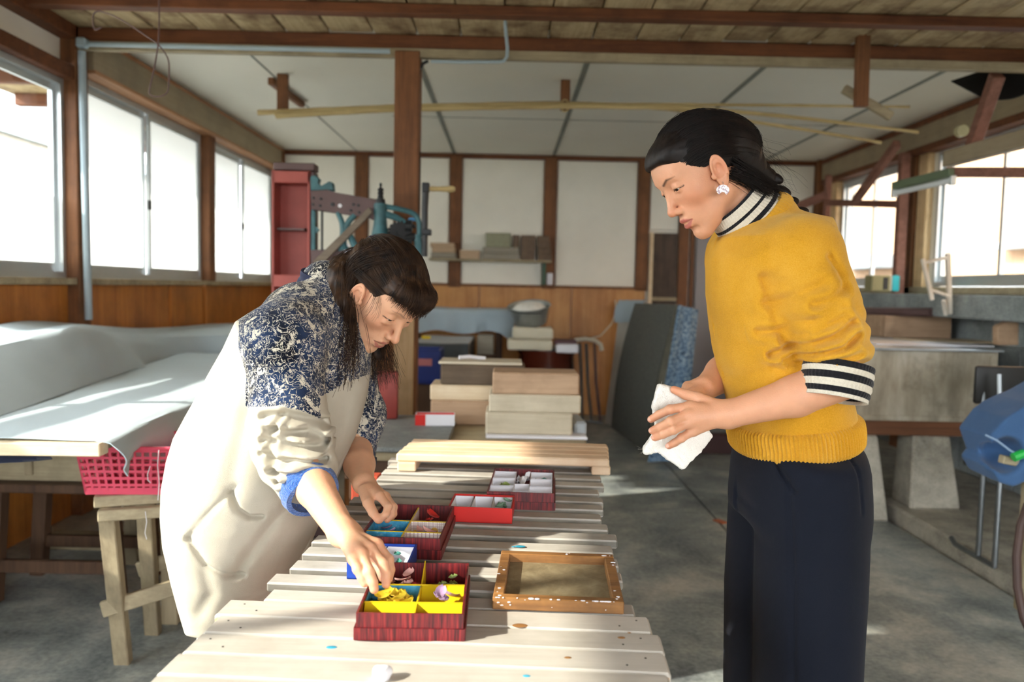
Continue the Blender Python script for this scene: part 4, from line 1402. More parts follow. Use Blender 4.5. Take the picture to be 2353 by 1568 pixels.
MB().bx(-wb_ / 2, wb_ / 2, -db_ / 2, db_ / 2, 0.0, 0.004, .001).build('floor_panel', MT['pink'], bk, local=True)
for sd in range(4):
    m = MB()
    lw0, lw1 = (wb_, wt_) if sd % 2 == 0 else (db_, dt_)
    o0, o1 = (db_, dt_) if sd % 2 == 0 else (wb_, wt_)
    R = rotz(sd * math.pi / 2)
    nh = 13 if sd % 2 == 0 else 10

    def at(u, k):
        return R @ Vector((u * (lw0 + (lw1 - lw0) * k) / 2, -(o0 + (o1 - o0) * k) / 2, k * hb))
    for k in np.linspace(0.20, 0.92, 6):
        m.bar(at(-1, k), at(1, k), .003, .0085, 0)
    m.bar(at(-1, 0.07), at(1, 0.07), .003, .021, 0); m.bar(at(-1, 0.98), at(1, 0.98), .012, .010, 0.002)
    for j in range(nh + 1):
        u = -1 + 2 * j / nh
        m.bar(at(u, 0.02), at(u, 0.98), .0075, .003, 0)
    m.build('lattice_side', MT['pink'], bk, local=True)
P, Q = strands([[pY(360, 1080, 2.3), pY(366, 1110, 2.3), pY(364, 1148, 2.3)], [pY(342, 1095, 2.3), pY(340, 1110, 2.3), pY(346, 1122, 2.3)]], 2, (0, .0005), .0011, .0008, 4)
th_ = MB().tube([pY(334, 1176, 2.36), pY(337, 1200, 2.36), pY(333, 1225, 2.36), pY(337, 1240, 2.36)], .001, 6).build('loose_thread', MT['whitecard'], ts)
MB().tube([pY(365, 1035, 2.32), pY(362, 1070, 2.33), pY(366, 1110, 2.335), pY(363, 1150, 2.335)], .0012, 6).build('loose_thread', MT['whitecard'], dt)
MB().tube([pY(345, 1072, 2.32), pY(339, 1090, 2.33), pY(340, 1104, 2.335), pY(346, 1110, 2.335)], .0012, 6).build('loose_thread', MT['whitecard'], dt)

# stool and crate in the shade under the table
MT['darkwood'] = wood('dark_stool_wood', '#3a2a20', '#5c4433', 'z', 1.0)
st = thing('wooden_stool', (-1.72, 3.1, 0), 'dark wooden stool standing in the shade under the canvas table', 'stool')
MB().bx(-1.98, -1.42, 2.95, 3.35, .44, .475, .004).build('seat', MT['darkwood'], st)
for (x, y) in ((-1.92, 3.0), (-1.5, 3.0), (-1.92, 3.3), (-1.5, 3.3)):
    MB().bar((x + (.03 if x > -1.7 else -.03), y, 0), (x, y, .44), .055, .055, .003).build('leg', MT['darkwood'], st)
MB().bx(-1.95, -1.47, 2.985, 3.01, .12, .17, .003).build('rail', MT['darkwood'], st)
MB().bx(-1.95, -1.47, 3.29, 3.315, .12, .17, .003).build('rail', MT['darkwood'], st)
cr = thing('wooden_crate', (-1.75, 3.15, .475), 'grey wooden crate sitting on the dark stool', 'crate')
MB().bx(-1.94, -1.50, 3.0, 3.02, .476, .68, .003).build('front_board', MT['oldwood'], cr)
MB().bx(-1.94, -1.50, 3.28, 3.30, .476, .68, .003).build('back_board', MT['oldwood'], cr)
MB().bx(-1.94, -1.92, 3.02, 3.28, .476, .68, .003).build('end_board', MT['oldwood'], cr)
MB().bx(-1.52, -1.50, 3.02, 3.28, .476, .68, .003).build('end_board', MT['oldwood'], cr)
MB().bar((-1.8, 2.993, .50), (-1.8, 2.993, .665), .03, .012, .002).build('batten', MT['oldwoodz'], cr)
MB().bx(-2.1, -1.3, 3.6, 3.68, 0, .07, .004).build('floor_timber', MT['oldwood'], label='long timber lying on the dark floor behind the stool', cat='timber')
# ------------------------------------------------------------------ cast-iron press with red steel frame, before the pillar
YM = 3.86
pr = thing('iron_press', (pY(800, 700, YM).x, YM, 0), 'teal cast iron hand press with red steel column, gears and wooden crank handle', 'press')
# red channel column with open front
xl, xr = pY(624, 500, YM).x, pY(712, 500, YM).x
zt_, = (pY(660, 392, YM).z,)
MB().bx(xl, xr, YM + .11, YM + .125, 0, zt_, .002).build('column_back', MT['redsteel'], pr)
for x in (xl, xr - .012):
    MB().bx(x, x + .012, YM, YM + .11, 0, zt_, .002).build('column_flange', MT['redsteel'], pr)
pbox(626, 712, 393, 420, YM, .11, MT['redsteel'], 'column_plate', pr, .002)
pbox(626, 712, 632, 660, YM, .11, MT['redsteel'], 'column_plate', pr, .002)
pbox(628, 722, 374, 391, YM + .02, .09, MT['brownsteel'], 'cap_beam', pr, .003)
pbox(636, 700, 524, 529, YM + .03, .08, MT['brownsteel'], 'shelf_bar', pr, .001)
plate([(708, 395), (722, 395), (722, 720), (708, 720)], YM + .01, .08, MT['brownsteel'], 'side_rail', pr, .002)
plate([(712, 405), (724, 402), (734, 412), (728, 420), (736, 430), (756, 416), (764, 420), (766, 438), (714, 438)], YM + .0, .05, MT['teal'], 'top_bracket', pr, .003)
arm = plate([(712, 438), (752, 436), (770, 442), (864, 458), (876, 470), (876, 500), (860, 508), (846, 499), (716, 482)], YM - .01, .03, MT['brownsteel'], 'upper_arm', pr, .003)
for (x, y, r) in ((720, 455, 3), (737, 457, 3), (719, 470, 3), (735, 473, 3), (764, 470, 4.5), (812, 470, 3), (823, 472, 3), (806, 484, 3), (825, 488, 3)):
    q = pY(x, y, YM - .013)
    MB().lathe([(0, .006), (r * YM / FPX * .8, .006), (r * YM / FPX, .004), (r * YM / FPX, 0)], q + Vector((0, .004, 0)), 12, frame_to((0, -1, 0))).build('hole_stud', MT['iron'], arm)  # dark studs stand in for the holes in the arm
q = pY(781, 473, YM - .0125)
MB().lathe([(0, .0005), (4.5 * YM / FPX, .0005), (4.5 * YM / FPX, 0)], q + Vector((0, .001, 0)), 16, frame_to((0, -1, 0))).build('hole_disc', MT['whitecard'], arm)  # white disc paints the light seen through a hole
low = plate([(712, 575), (770, 572), (830, 564), (834, 575), (800, 600), (760, 612), (716, 618)], YM - .0, .03, MT['brownsteel'], 'lower_arm', pr, .003)
for (x, y) in ((800, 564), (794, 577), (809, 576)):
    q = pY(x, y, YM - .002)
    MB().lathe([(0, .0015), (3.6 * YM / FPX, .0015), (3.6 * YM / FPX, 0)], q, 12, frame_to((0, -1, 0))).build('hole_disc', MT['whitecard'], low)  # white discs in place of bright see-through holes
plate([(720, 600), (848, 476), (856, 488), (732, 616)], YM - .035, .022, wood('grey_brace', '#5d5247', '#7c6f60', 'x', 1.0), 'diagonal_brace', pr, .002)
plate([(714, 482), (724, 482), (724, 580), (714, 580)], YM + .005, .03, MT['teal'], 'upright', pr, .003)
MB().tube([pY(740, 484, YM), pY(740, 575, YM)], .006, 8).build('tie_rod', MT['iron'], pr)
plate([(725, 520), (733, 528), (725, 537)], YM, .02, MT['teal'], 'lug', pr)


def ctube(pts, r, name, mat='teal', Y=YM, n=10, flat=1.0):
    q = [np.array(pY(x, y, Y + (dy[0] if dy else 0))) for x, y, *dy in pts]
    L = np.linspace(0, 1, len(q)); f = np.linspace(0, 1, len(q) * 5)
    g = np.stack([np.interp(f, L, [p[i] for p in q]) for i in range(3)], 1)
    for _ in range(5): g[1:-1] = (g[:-2] + 2 * g[1:-1] + g[2:]) / 4
    rr = np.interp(f, np.linspace(0, 1, len(r)), r) if hasattr(r, '__len__') else r
    return MB().tube(g, list(rr) if hasattr(rr, '__len__') else rr, n, flat=flat).build(name, MT[mat], pr)


ctube([(776, 488), (786, 510), (790, 535), (786, 560), (790, 575)], (.012, .013, .017, .02, .026), 'web_casting')
ctube([(815, 494), (802, 508), (792, 528)], (.014, .014, .014), 'web_casting')
ctube([(792, 530), (806, 545), (815, 565), (825, 580)], (.016, .016, .018, .022), 'web_casting')
# spindle head
hd = pY(874, 500, YM)
def sz(y): return pY(874, y, YM).z - hd.z
MB().lathe([(0, sz(420)), (.006, sz(421)), (.0075, sz(425)), (.006, sz(429)), (.004, sz(431)), (.012, sz(433)), (.015, sz(436)), (.012, sz(440)), (.015, sz(445)), (.012, sz(449)), (.015, sz(453)), (.013, sz(456)), (.022, sz(458)), (.024, sz(464)), (.024, sz(470)), (0, sz(470))], hd, 20).build('spindle', MT['iron'], pr)
MB().lathe([(0, sz(468)), (.030, sz(468)), (.033, sz(475)), (.030, sz(500)), (.034, sz(520)), (.045, sz(545)), (.048, sz(560)), (0, sz(560))], hd, 20).build('spindle_housing', MT['teal'], pr)
ctube([(880, 474), (905, 478), (940, 486), (958, 496), (964, 515), (963, 545)], .013, 'handle_loop')
ctube([(885, 492), (910, 500), (930, 510), (945, 530)], (.018, .016, .012, .010), 'web_casting')
ctube([(958, 540), (962, 560), (962, 600), (960, 640)], (.018, .022, .016, .016), 'web_casting')
ctube([(895, 560), (925, 548), (955, 545)], (.026, .02, .02), 'web_casting', 'iron')
plate([(940, 500), (955, 500), (955, 508), (935, 508)], YM, .03, plain('blue_enamel', '#2a6f9c', 0.4), 'blue_plate', pr, .002)


def gear(c, R, th, nt, axis, name):
    F = frame_to(axis)
    m = MB()
    poly = []
    for k in range(nt):
        for da, rr in ((-.3, R * .86), (-.18, R), (.18, R), (.3, R * .86)):
            a = 2 * math.pi * (k + da) / nt
            poly.append((rr * math.cos(a), rr * math.sin(a)))
    m4 = F.to_4x4(); m4.translation = Vector(c)
    m.prism(poly, th, m4)
    m.cyl(Vector(c) - F @ Vector((0, 0, th)), Vector(c) + F @ Vector((0, 0, th)), R * .3, 14)
    return m.build(name, MT['iron'], pr)


gear(pY(918, 536, YM - .01), .058, .03, 18, (0.35, -1, 0.1), 'gear')
gear(pY(896, 556, YM - .02), .105, .02, 30, (0, -0.12, 1), 'gear')
gear(pY(940, 520, YM), .03, .03, 12, (1, 0, 0), 'gear')
# crank
MB().tube([pY(978, 428, YM - .03), pY(976, 480, YM - .03), pY(976, 590, YM - .03)], [.018, .016, .013], 12).build('crank_arm', MT['iron'], pr)
pbox(969, 986, 419, 441, YM - .05, .04, MT['iron'], 'crank_head', pr, .004)
pbox(968, 990, 526, 540, YM - .05, .05, MT['iron'], 'crank_collar', pr, .004)
g0, g1 = pY(986, 434, YM - .03), pY(1046, 435, YM - .03)
F = frame_to(g1 - g0); Lg = (g1 - g0).length
MB().lathe([(0, 0), (.010, 0), (.013, Lg * .15), (.0115, Lg * .35), (.014, Lg * .7), (.016, Lg * .88), (.010, Lg), (0, Lg)], g0, 16, F).build('wooden_grip', MT['bamboo'], pr)
# pedestal under the head
MB().bx(pY(800, 600, YM).x, pY(898, 600, YM).x, YM - .06, YM + .14, 0, pY(880, 600, YM).z, .01).build('pedestal', wood('press_pedestal_wood', '#7a4a26', '#9c6433', 'z', 1.0), pr)
MB().bx(xl - .05, pY(960, 600, YM).x, YM - .02, YM + .16, 0, .08, .01).build('base_beam', MT['brownsteel'], pr)
plate([(716, 618), (745, 616), (738, 640), (742, 660), (720, 680), (712, 660)], YM, .04, MT['teal'], 'foot_casting', pr, .004)

# ------------------------------------------------------------------ wall shelf with timber offcuts
YS = YB - 0.19
zs = pY(1130, 596, YS).z
sh = thing('wall_shelf', (pY(1130, 600, YS).x, YB - .1, zs), 'narrow wooden shelf fixed to the back wall, loaded with offcuts', 'shelf')
MB().bx(pY(985, 600, YS).x, pY(1268, 600, YS).x, YS, YB - .036, zs - .022, zs, .003).build('board', MT['oldwood'], sh)
MB().bx(pY(1248, 600, YS).x, pY(1256, 600, YS).x, YB - .10, YB - .036, pY(1250, 655, YS).z, zs - .022, .002).build('bracket', plain('green_bracket', '#39553f', 0.5), sh)
MT['off1'] = wood('offcut_grey', '#7d776b', '#9b9486', 'x', 1.0); MT['off2'] = wood('offcut_brown', '#55453a', '#77634f', 'y', 1.0); MT['off3'] = wood('offcut_pale', '#a58c72', '#bfa68a', 'x', 1.0)
MT['parcel'] = plain('greenish_parcel', '#8f9078', 0.7, var=0.12, vs=25)


def on_shelf(x0, x1, h, base, mat, label, nm='wood_block', dep=.12, cat='block', g='offcuts on the wall shelf'):
    a, b = pY(x0, 590, YS).x, pY(x1, 590, YS).x
    hh = h * YS / FPX
    MB().bx(a, b, YS + .01, YS + .01 + dep, zs + base, zs + base + hh, .006).build(nm, MT[mat], label=label, cat=cat, group=g)
    return base + hh


b_ = on_shelf(990, 1048, 13, 0.001, 'off1', 'grey flat offcut, lowest of the three beside the crank handle')
b_ = on_shelf(992, 1046, 12, b_, 'off3', 'pale flat offcut, middle of the three beside the crank handle')
on_shelf(988, 1044, 10, b_, 'off3', 'tan flat offcut, topmost of the three beside the crank handle')
on_shelf(1056, 1102, 20, .001, 'off3', 'single pale offcut lying in front of a wall post on the shelf')
b_ = on_shelf(1107, 1195, 15, .001, 'off1', 'wide grey plank offcut directly on the wall shelf')
b_ = on_shelf(1109, 1193, 13, b_, 'off1', 'wide grey plank offcut stacked under the greenish parcel')
on_shelf(1115, 1173, 32, b_, 'parcel', 'greenish wrapped parcel on top of the grey plank offcuts', 'wrapped_parcel', .12, 'parcel')
on_shelf(1178, 1193, 28, b_, 'off2', 'small brown upright block squeezed beside the greenish parcel')
on_shelf(1197, 1229, 56, .001, 'off2', 'tall brown block standing on end between the planks and the small stack')
b_ = .001
for k, nm in enumerate(('lowest', 'second', 'third', 'topmost')):
    b_ = on_shelf(1236 - k, 1268 - 2 * k, 14, b_, 'off2', '%s small brown block of the stack beside the shelf end' % nm)
pbox(1257, 1270, 628, 655, YB - .065, .028, MT['whitecard'], 'light_switch', None, .004, label='cream light switch on the back wall post under the shelf', cat='switch')

# ------------------------------------------------------------------ bench with grey slab and stacked planks behind the slatted table
zb = 0.66
wbn = thing('low_bench', (-0.1, 3.3, 0), 'low timber bench carrying the grey slab and plank stacks', 'bench')
xbl, xbr = pZ(835, 1010, zb).x - .05, 0.33
MB().bx(xbl, xbr, 2.88, 3.68, zb - .055, zb - .02, .004).build('bench_top', MT['oldwood'], wbn)
MB().bx(xbl, xbr, 2.90, 2.96, zb - .13, zb - .056, .004).build('apron', MT['darkwood'], wbn)
for x in (xbl + .05, xbr - .05):
    for y in (2.95, 3.62):
        MB().bx(x - .035, x + .035, y - .035, y + .035, 0, zb - .056, .003).build('leg', MT['darkwood'], wbn)
MT['slate'] = concrete('grey_slate', '#565d60', '#717879', '#8b908c', 3.0, 0.6, 0.002)
MB().bx(xbl, pZ(1035, 1000, zb).x, 2.86, 3.60, zb - .019, zb, .004).build('stone_slab', MT['slate'], label='grey stone slab lying on the low bench before the pillar', cat='slab')
# red and white small carton
ct = pZ(998, 980, zb)
cb = open_box('small_carton', (ct.x, ct.y + .04, zb), 0.165, 0.062, 0.048, 0.06, MT['whitecard'], 'small open carton, red inside with white and red sides, on the slab', False)
MB().bx(-.080, .080, -.0285, .0285, .0026, .0032).build('red_lining', MT['redcard'], cb, local=True)
for s_ in (-1, 1):
    MB().bx(-.0795, .0795, s_ * .0277 - .0004, s_ * .0277 + .0004, .003, .047).build('red_lining', MT['redcard'], cb, local=True)
MB().bx(-.0832, -.040, -.0318, -.0311, .001, .0475).build('red_panel', MT['redcard'], cb, local=True)
MB().bx(-.0836, -.0826, -.030, .030, .001, .047).build('red_panel', MT['redcard'], cb, local=True)
rb = pZ(886, 965, zb)
MB().box((rb.x, rb.y + .04, zb + .105), (.095, .07, .21), rotz(.1), .01, 2).build('red_block', plain('red_lacquer_block', '#8c3a33', 0.5, var=.15), label='upright dull red block leaning by the pillar foot on the slab', cat='block')

# plank stacks
MT['pl1'] = wood('plank_pale', '#b7ac95', '#d2c8b2', 'x', .8, stain='#8d7f66', stain_amt=.4)
MT['pl2'] = wood('plank_tan', '#9d8066', '#bb9d80', 'x', .8, stain='#6e5238', stain_amt=.5)
MT['pl3'] = wood('plank_dark', '#4d4033', '#6f5e4c', 'x', .8, stain='#2f2720', stain_amt=.5)
YK = 3.20
def zpx(y, Y=YK): return pY(1230, y, Y).z
zz0 = zb - .019
MB().box((pY(1232, 990, YK).x, YK + .09, zz0 + .006), (.41, .24, .012), rotz(.02), .003).build('paper_sheets', MT['whitecard'], label='ragged white paper sheets under the pale plank stack', cat='paper')
zlev = zz0 + .012
for k, (x0, x1, ytop, mt, lab) in enumerate(((1117, 1318, 950, 'pl1', 'pale plank with rough face, lowest of the short stack'), (1124, 1336, 908, 'pl1', 'pale plank, middle of the short stack'), (1131, 1331, 858, 'pl2', 'tan plank with a knot, topmost of the short stack'))):
    zt2 = zpx(ytop)
    MB().bx(pY(x0, 900, YK).x, pY(x1, 900, YK).x, YK, YK + .2, zlev + .0005, zt2, .006).build('plank', MT[mt], label=lab, cat='plank', group='short plank stack on the bench')
    zlev = zt2
MB().box((pY(1335, 985, YK).x, YK + .16, zz0 + .03), (.05, .2, .06), rotz(.05), .01).build('grey_box', plain('pale_grey_card', '#b3bcc2', .6), label='pale grey card box corner beside the short plank stack', cat='box')
YK2 = 3.46
def z2(y): return pY(1080, y, YK2).z
MB().bx(pY(990, 900, YK2).x, pY(1150, 900, YK2).x, YK2, YK2 + .2, zb - .019, z2(922), .006).build('timber', MT['pl2'], label='tan timber, lowest of the long stack behind the carton', cat='timber', group='long timber stack on the bench')
MB().bx(pY(988, 900, YK2).x, pY(1150, 900, YK2).x, YK2 + .004, YK2 + .2, z2(922), z2(886), .006).build('timber', MT['palewood'], label='pale knotty timber in the middle of the long stack', cat='timber', group='long timber stack on the bench')
tm = MB().bx(pY(1012, 900, YK2).x, pY(1205, 900, YK2).x, YK2 + .0, YK2 + .17, z2(885), z2(838), .006).build('timber', MT['pl3'], label='dark weathered timber on top of the long stack', cat='timber', group='long timber stack on the bench')
MB().bx(pY(1008, 830, YK2).x, pY(1200, 830, YK2).x, YK2 + .0, YK2 + .2, z2(838), z2(832), .002).build('timber_strip', MT['pl1'], label='thin pale strip lying on the dark timber', cat='strip')
MB().tube([pY(1055, 822, YK2 + .08), pY(1080, 820, YK2 + .1), pY(1115, 824, YK2 + .12)], .009, 8).build('paper_roll', MT['whitecard'], label='crumpled white paper roll lying on the timber strip', cat='paper')

# ------------------------------------------------------------------ things along the back wall
MT['blueflat'] = fabric('pale_blue_cloth', '#a3b2bc', 0.08, 600, 0.9, 0.1, 0.0008, 1.0)
YW = 7.1
bt = thing('back_table', (pY(1060, 720, YW).x, YW + .3, 0), 'table against the back wall under a pale blue cloth', 'table')
xa, xb_ = pY(930, 720, YW).x, pY(1168, 720, YW).x
ztb = pY(1060, 712, YW).z
MB().bx(xa, xb_, YW + .02, YB - .06, ztb - .05, ztb - .012, .004).build('table_top', MT['oldwood'], bt)
for x in (xa + .05, xb_ - .08):
    for y in (YW + .08, YB - .14):
        MB().bx(x - .03, x + .03, y - .03, y + .03, 0, ztb - .05, .003).build('leg', MT['darkwood'], bt)
P = np.zeros((18, 40, 3))
for i in range(18):
    for j in range(40):
        s_ = j / 39
        x = xa - .02 + (xb_ - xa + .04) * s_
        if i < 7:
            P[i, j] = (x, YB - .08 - (YB - .08 - YW) * i / 6, ztb + .004 * math.sin(9 * s_ + i))
        else:
            k = (i - 6) / 11
            P[i, j] = (x + .03 * k * (s_ - .5) + (.05 * k if j > 35 else 0), YW - .012 - .02 * k + .018 * k * math.sin(26 * s_), ztb - (.20 + .05 * (s_ > .9) + .015 * math.sin(14 * s_)) * k)
MB().grid(P, .003).build('cloth', MT['blueflat'], bt)
# galvanised basin of paper pulp
YBn = 6.7
bc = pY(1220, 740, YBn); rB = 50 * YBn / FPX
hB = (pY(1220, 700, YBn).z - pY(1220, 752, YBn).z)
bs = thing('metal_basin', (bc.x, YBn + rB, bc.z - .03), 'galvanised metal basin of white pulp tilted on the cream bundles', 'basin')
RT = Matrix.Rotation(math.radians(14), 3, 'X') @ Matrix.Rotation(math.radians(-5), 3, 'Y')
cB = Vector((bc.x, YBn + rB, pY(1220, 750, YBn).z + .018))
MB().lathe([(0, 0), (rB * .74, 0), (rB * .8, .02), (rB * .97, hB * .8), (rB * 1.03, hB * .82), (rB * 1.0, hB * .85), (rB * .93, hB * .8), (rB * .76, .03), (0, .015)], cB, 36, RT).build('bowl', plain('galvanised', '#a9b0b2', .32, metal=.75, var=.2, vs=18), bs)
MB().lathe([(rB * .88, hB * .66), (rB * .6, hB * .86), (rB * .3, hB * .95), (0, hB * .9)], cB, 28, RT).build('pulp', plain('white_pulp', '#eceae4', .8, var=.12, vs=30, bump=.004, bs=40), bs)
MB().tube([cB + RT @ Vector((rB * 1.04 * math.cos(a), rB * 1.04 * math.sin(a), hB * .55 + .05 * math.sin(a * .5))) for a in np.linspace(math.radians(185), math.radians(300), 12)], .006, 6).build('bail_handle', MT['steel'], bs)
# cream bundles on the brown jar
MT['cream'] = fabric('cream_cloth', '#d3cdb8', 0.06, 500, .9, .1, .001, 1.5)
YJ = 6.62


def soft(name, x0, x1, y0, y1, Y, dep, mat, label, cat, seed, amp=.004):
    a, b = pY(x0, y1, Y), pY(x1, y0, Y)
    c = (np.array(a) + np.array(b)) / 2 + np.array([0, dep / 2, 0])
    h = np.array([abs(b.x - a.x) / 2, dep / 2, abs(b.z - a.z) / 2])

    def f(p): return rbox(p, c, h, min(h) * .45) + amp * vnoise(p, 14, seed)
    me = np_mesh(name, *extract(f, c - h - .03, c + h + .03, max(h) / 22))
    return tag(link(name, me, mat), label, cat)


soft('folded_cloth', 1178, 1272, 755, 779, YJ, .3, MT['cream'], 'cream folded cloth bundle directly under the metal basin', 'cloth', 3)
soft('folded_cloth', 1166, 1270, 783, 805, YJ - .02, .34, MT['cream'], 'cream folded cloth bundle resting on the brown jar', 'cloth', 4)
soft('folded_cloth', 1278, 1330, 792, 812, YJ - .03, .2, MT['whitecard'], 'white rolled cloth on the jar beside the tube legs', 'cloth', 5)
pbox(1275, 1325, 782, 793, YJ + .02, .16, plain('dark_red_book', '#4a1f24', .5), 'book', None, .003, label='dark red book lying on the white rolled cloth', cat='book')
jr = thing('ceramic_jar', (pY(1258, 850, YJ).x, YJ + .22, 0), 'big glazed brown ceramic jar behind the plank stack', 'jar')
rj = 68 * (YJ) / FPX
zj = pY(1258, 808, YJ).z
MB().lathe([(0, 0), (rj * .62, 0), (rj * .7, .03), (rj * .9, zj * .45), (rj * 1.0, zj * .78), (rj * .97, zj * .93), (rj * 1.02, zj * .97), (rj * 1.02, zj), (rj * .9, zj), (rj * .88, zj * .9), (0, zj * .88)], (pY(1258, 850, YJ).x, YJ + rj, 0), 36).build('jar_body', plain('brown_glaze', '#4a1f14', .12, var=.3, vs=5), jr)
MB().lathe([(0, zj + .004), (rj * 1.04, zj + .002), (rj * 1.04, zj + .018), (0, zj + .02)], (pY(1258, 850, YJ).x, YJ + rj, 0), 36).build('lid', MT['black'], jr)
# folded trestle stand of steel tube
YT = 7.3
fs = thing('folded_stand', (pY(1355, 900, YT).x, YT, 0), 'folded steel tube stand propped against the back wall', 'stand')
for k, (x0, x1) in enumerate(((1332, 1338), (1347, 1360), (1366, 1380))):
    MB().tube([pY(x1, 972, YT + .02 * k), pY(x0 + 4, 880, YT + .02 * k), pY(x0, 790, YT + .02 * k)], .013, 10).build('leg', MT['steel'] if k < 2 else MT['brownsteel'], fs)
ctube_ = [pY(1320, 782, YT), pY(1345, 779, YT), pY(1368, 783, YT), pY(1380, 792, YT), pY(1383, 806, YT)]
MB().tube(ctube_, .02, 10).build('grip', MT['cream'], fs)
MB().tube([pY(1336, 968, YT), pY(1385, 972, YT)], .012, 10).build('foot_bar', MT['steel'], fs)
q = [pY(1345, 780, 7.3), pY(1380, 772, 7.55), pY(1405, 745, 7.6), pY(1416, 715, 7.62), pY(1414, 690, 7.64)]
MB().tube(q, .006, 8).build('white_hose', MT['cream'], label='thin pale hose curving from the tube stand up to the leaning board', cat='hose')

# dark cloth covered box and blue crate
YC = 6.1
db = thing('covered_box', (pY(1015, 800, YC).x, YC + .3, 0), 'box under a dark grey cloth behind the pillar', 'box')
xa, xb_ = pY(948, 780, YC).x, pY(1078, 780, YC).x
zc_ = pY(1010, 790, YC).z
MB().bx(xa, xb_ - .05, YC + .03, YC + .9, pY(1000, 860, YC).z - .2, zc_ - .01, .01).build('box_body', MT['darkwood'], db)
P = np.zeros((20, 30, 3))
for i in range(20):
    for j in range(30):
        s_ = j / 29
        if i < 8: x, y, z = xa + (xb_ - xa) * s_, YC + .95 - .95 * i / 7, zc_ + .002 * math.sin(i + 8 * s_)
        else:
            k = (i - 7) / 12
            dr = .16 + .06 * math.sin(6 * s_) + (.12 if .05 < s_ < .3 else 0)
            x, y, z = xa + (xb_ - xa) * s_, YC - .01 - .015 * math.sin(20 * s_) * k, zc_ - dr * k
        P[i, j] = (x, y, z)
MB().grid(P, .003).build('dark_cloth', fabric('charcoal_cloth', '#45494b', .1, 600), db)
P = np.zeros((12, 16, 3))
for i in range(12):
    for j in range(16):
        k = i / 11; P[i, j] = (xb_ + .004 + .012 * math.sin(9 * j / 15) * k, YC + .95 * j / 15, zc_ - .42 * k)
MB().grid(P, .003).build('dark_cloth', MT['black'], db)
MB().bx(xa, xb_ - .04, YC + .08, YC + .8, 0, pY(1000, 860, YC).z - .2, .004).build('plinth', MT['darkwood'], db)
MB().box((pY(980, 748, YC + .5).x, YC + .5, zc_ + .013), (.07, .05, .024), None, .005).build('sponge', MT['yellowcard'], label='small yellow sponge on the dark grey cloth', cat='sponge')
YG = 5.6
bg = thing('blue_crate', (pY(985, 850, YG).x, YG + .2, 0), 'blue plastic crate behind the pillar under the dark cloth', 'crate')
xa, xb_ = pY(930, 850, YG).x, pY(1012, 850, YG).x
z0_, z1_ = pY(985, 880, YG).z, pY(985, 805, YG).z
MT['bluepl'] = plain('blue_plastic', '#16296b', .35)
MB().bx(xa, xb_, YG, YG + .02, z0_, z1_, .004).bx(xa, xb_, YG + .3, YG + .32, z0_, z1_, .004).bx(xa, xa + .02, YG + .02, YG + .3, z0_, z1_, .004).bx(xb_ - .02, xb_, YG + .02, YG + .3, z0_, z1_, .004).bx(xa, xb_, YG, YG + .32, z0_ - .01, z0_, .002).build('crate_body', MT['bluepl'], bg)
MB().bx(xa + .04, xb_ - .06, YG - .004, YG, z0_ + .12, z0_ + .17, .001).build('label_strip', plain('pink_label', '#b06a6a', .6), bg)
MB().bx(xa, xb_, YG + .03, YG + .3, .0, z0_ - .012, .006).build('crate_stand', MT['darkwood'], bg)
# small boxes under the blue cloth table
pbox(1096, 1134, 772, 815, 6.75, .25, MT['off1'], 'storage_box', None, .006, label='small grey wooden box under the pale blue cloth', cat='box')
o = bpy.data.objects['storage_box']
MB().bx(pY(1094, 815, 6.75).x, pY(1140, 815, 6.75).x, 6.73, 7.02, 0, pY(1100, 815, 6.75).z, .01).build('storage_chest', MT['darkwood'], label='dark chest carrying the small grey box by the back wall', cat='chest')

# ------------------------------------------------------------------ boards and mats leaning near the dark door
def quad_sheet(c, th, nu, nv, mat, name, bow=0.0, wav=0.0, fr=6, parent=None, **kw):
    """corners: bl, br, tr, tl"""
    bl, br_, tr_, tl = [np.array(v) for v in c]
    P = np.zeros((nv, nu, 3))
    nrm = np.cross(br_ - bl, tl - bl); nrm /= np.linalg.norm(nrm)
    for i in range(nv):
        k = i / (nv - 1)
        for j in range(nu):
            s_ = j / (nu - 1)
            P[i, j] = (bl * (1 - s_) + br_ * s_) * (1 - k) + (tl * (1 - s_) + tr_ * s_) * k + nrm * (bow * math.sin(math.pi * k) + wav * math.sin(fr * s_ * math.pi + 2 * k))
    return MB().grid(P, th).build(name, mat, parent, **kw)


lb = thing('leaning_board', tuple(pZ(1400, 985, 0)), 'pale board leaning by the dark door with blue cloth over its top', 'board')
bl, br_ = pZ(1390, 972, 0), pZ(1440, 995, 0)
quad_sheet((bl, br_, pY(1490, 698, 7.15), pY(1425, 700, 7.5)), .02, 4, 6, plain('pale_board', '#b9b6ae', .7, var=.08, vs=3), 'board', parent=lb)
quad_sheet((pY(1412, 742, 7.44), pY(1470, 740, 7.08), pY(1484, 690, 7.1), pY(1424, 690, 7.46)), .006, 8, 6, MT['blueflat'], 'cloth_fold', .02, .01, parent=lb)
t = NT('black_rubber_mat')
v = t.co(rnd=False)
t.set(Base_Color=t.ramp(t.noise(t.co((1, 1, 20), rnd=False), 22, 3), [(.35, '#474a48'), (.65, '#666862')]), Roughness=.75)
mtm = t.m
dm = thing('dark_mat', tuple(pZ(1450, 1010, 0)), 'dark grey ribbed mat hung over a leaning panel by the door', 'mat')
A_, B_ = pZ(1404, 982, 0.01), pZ(1484, 1038, 0.01)
quad_sheet((A_, B_, pY(1553, 700, 6.02), pY(1460, 697, 6.98)), .03, 12, 14, mtm, 'mat_face', .035, .006, 3, dm)
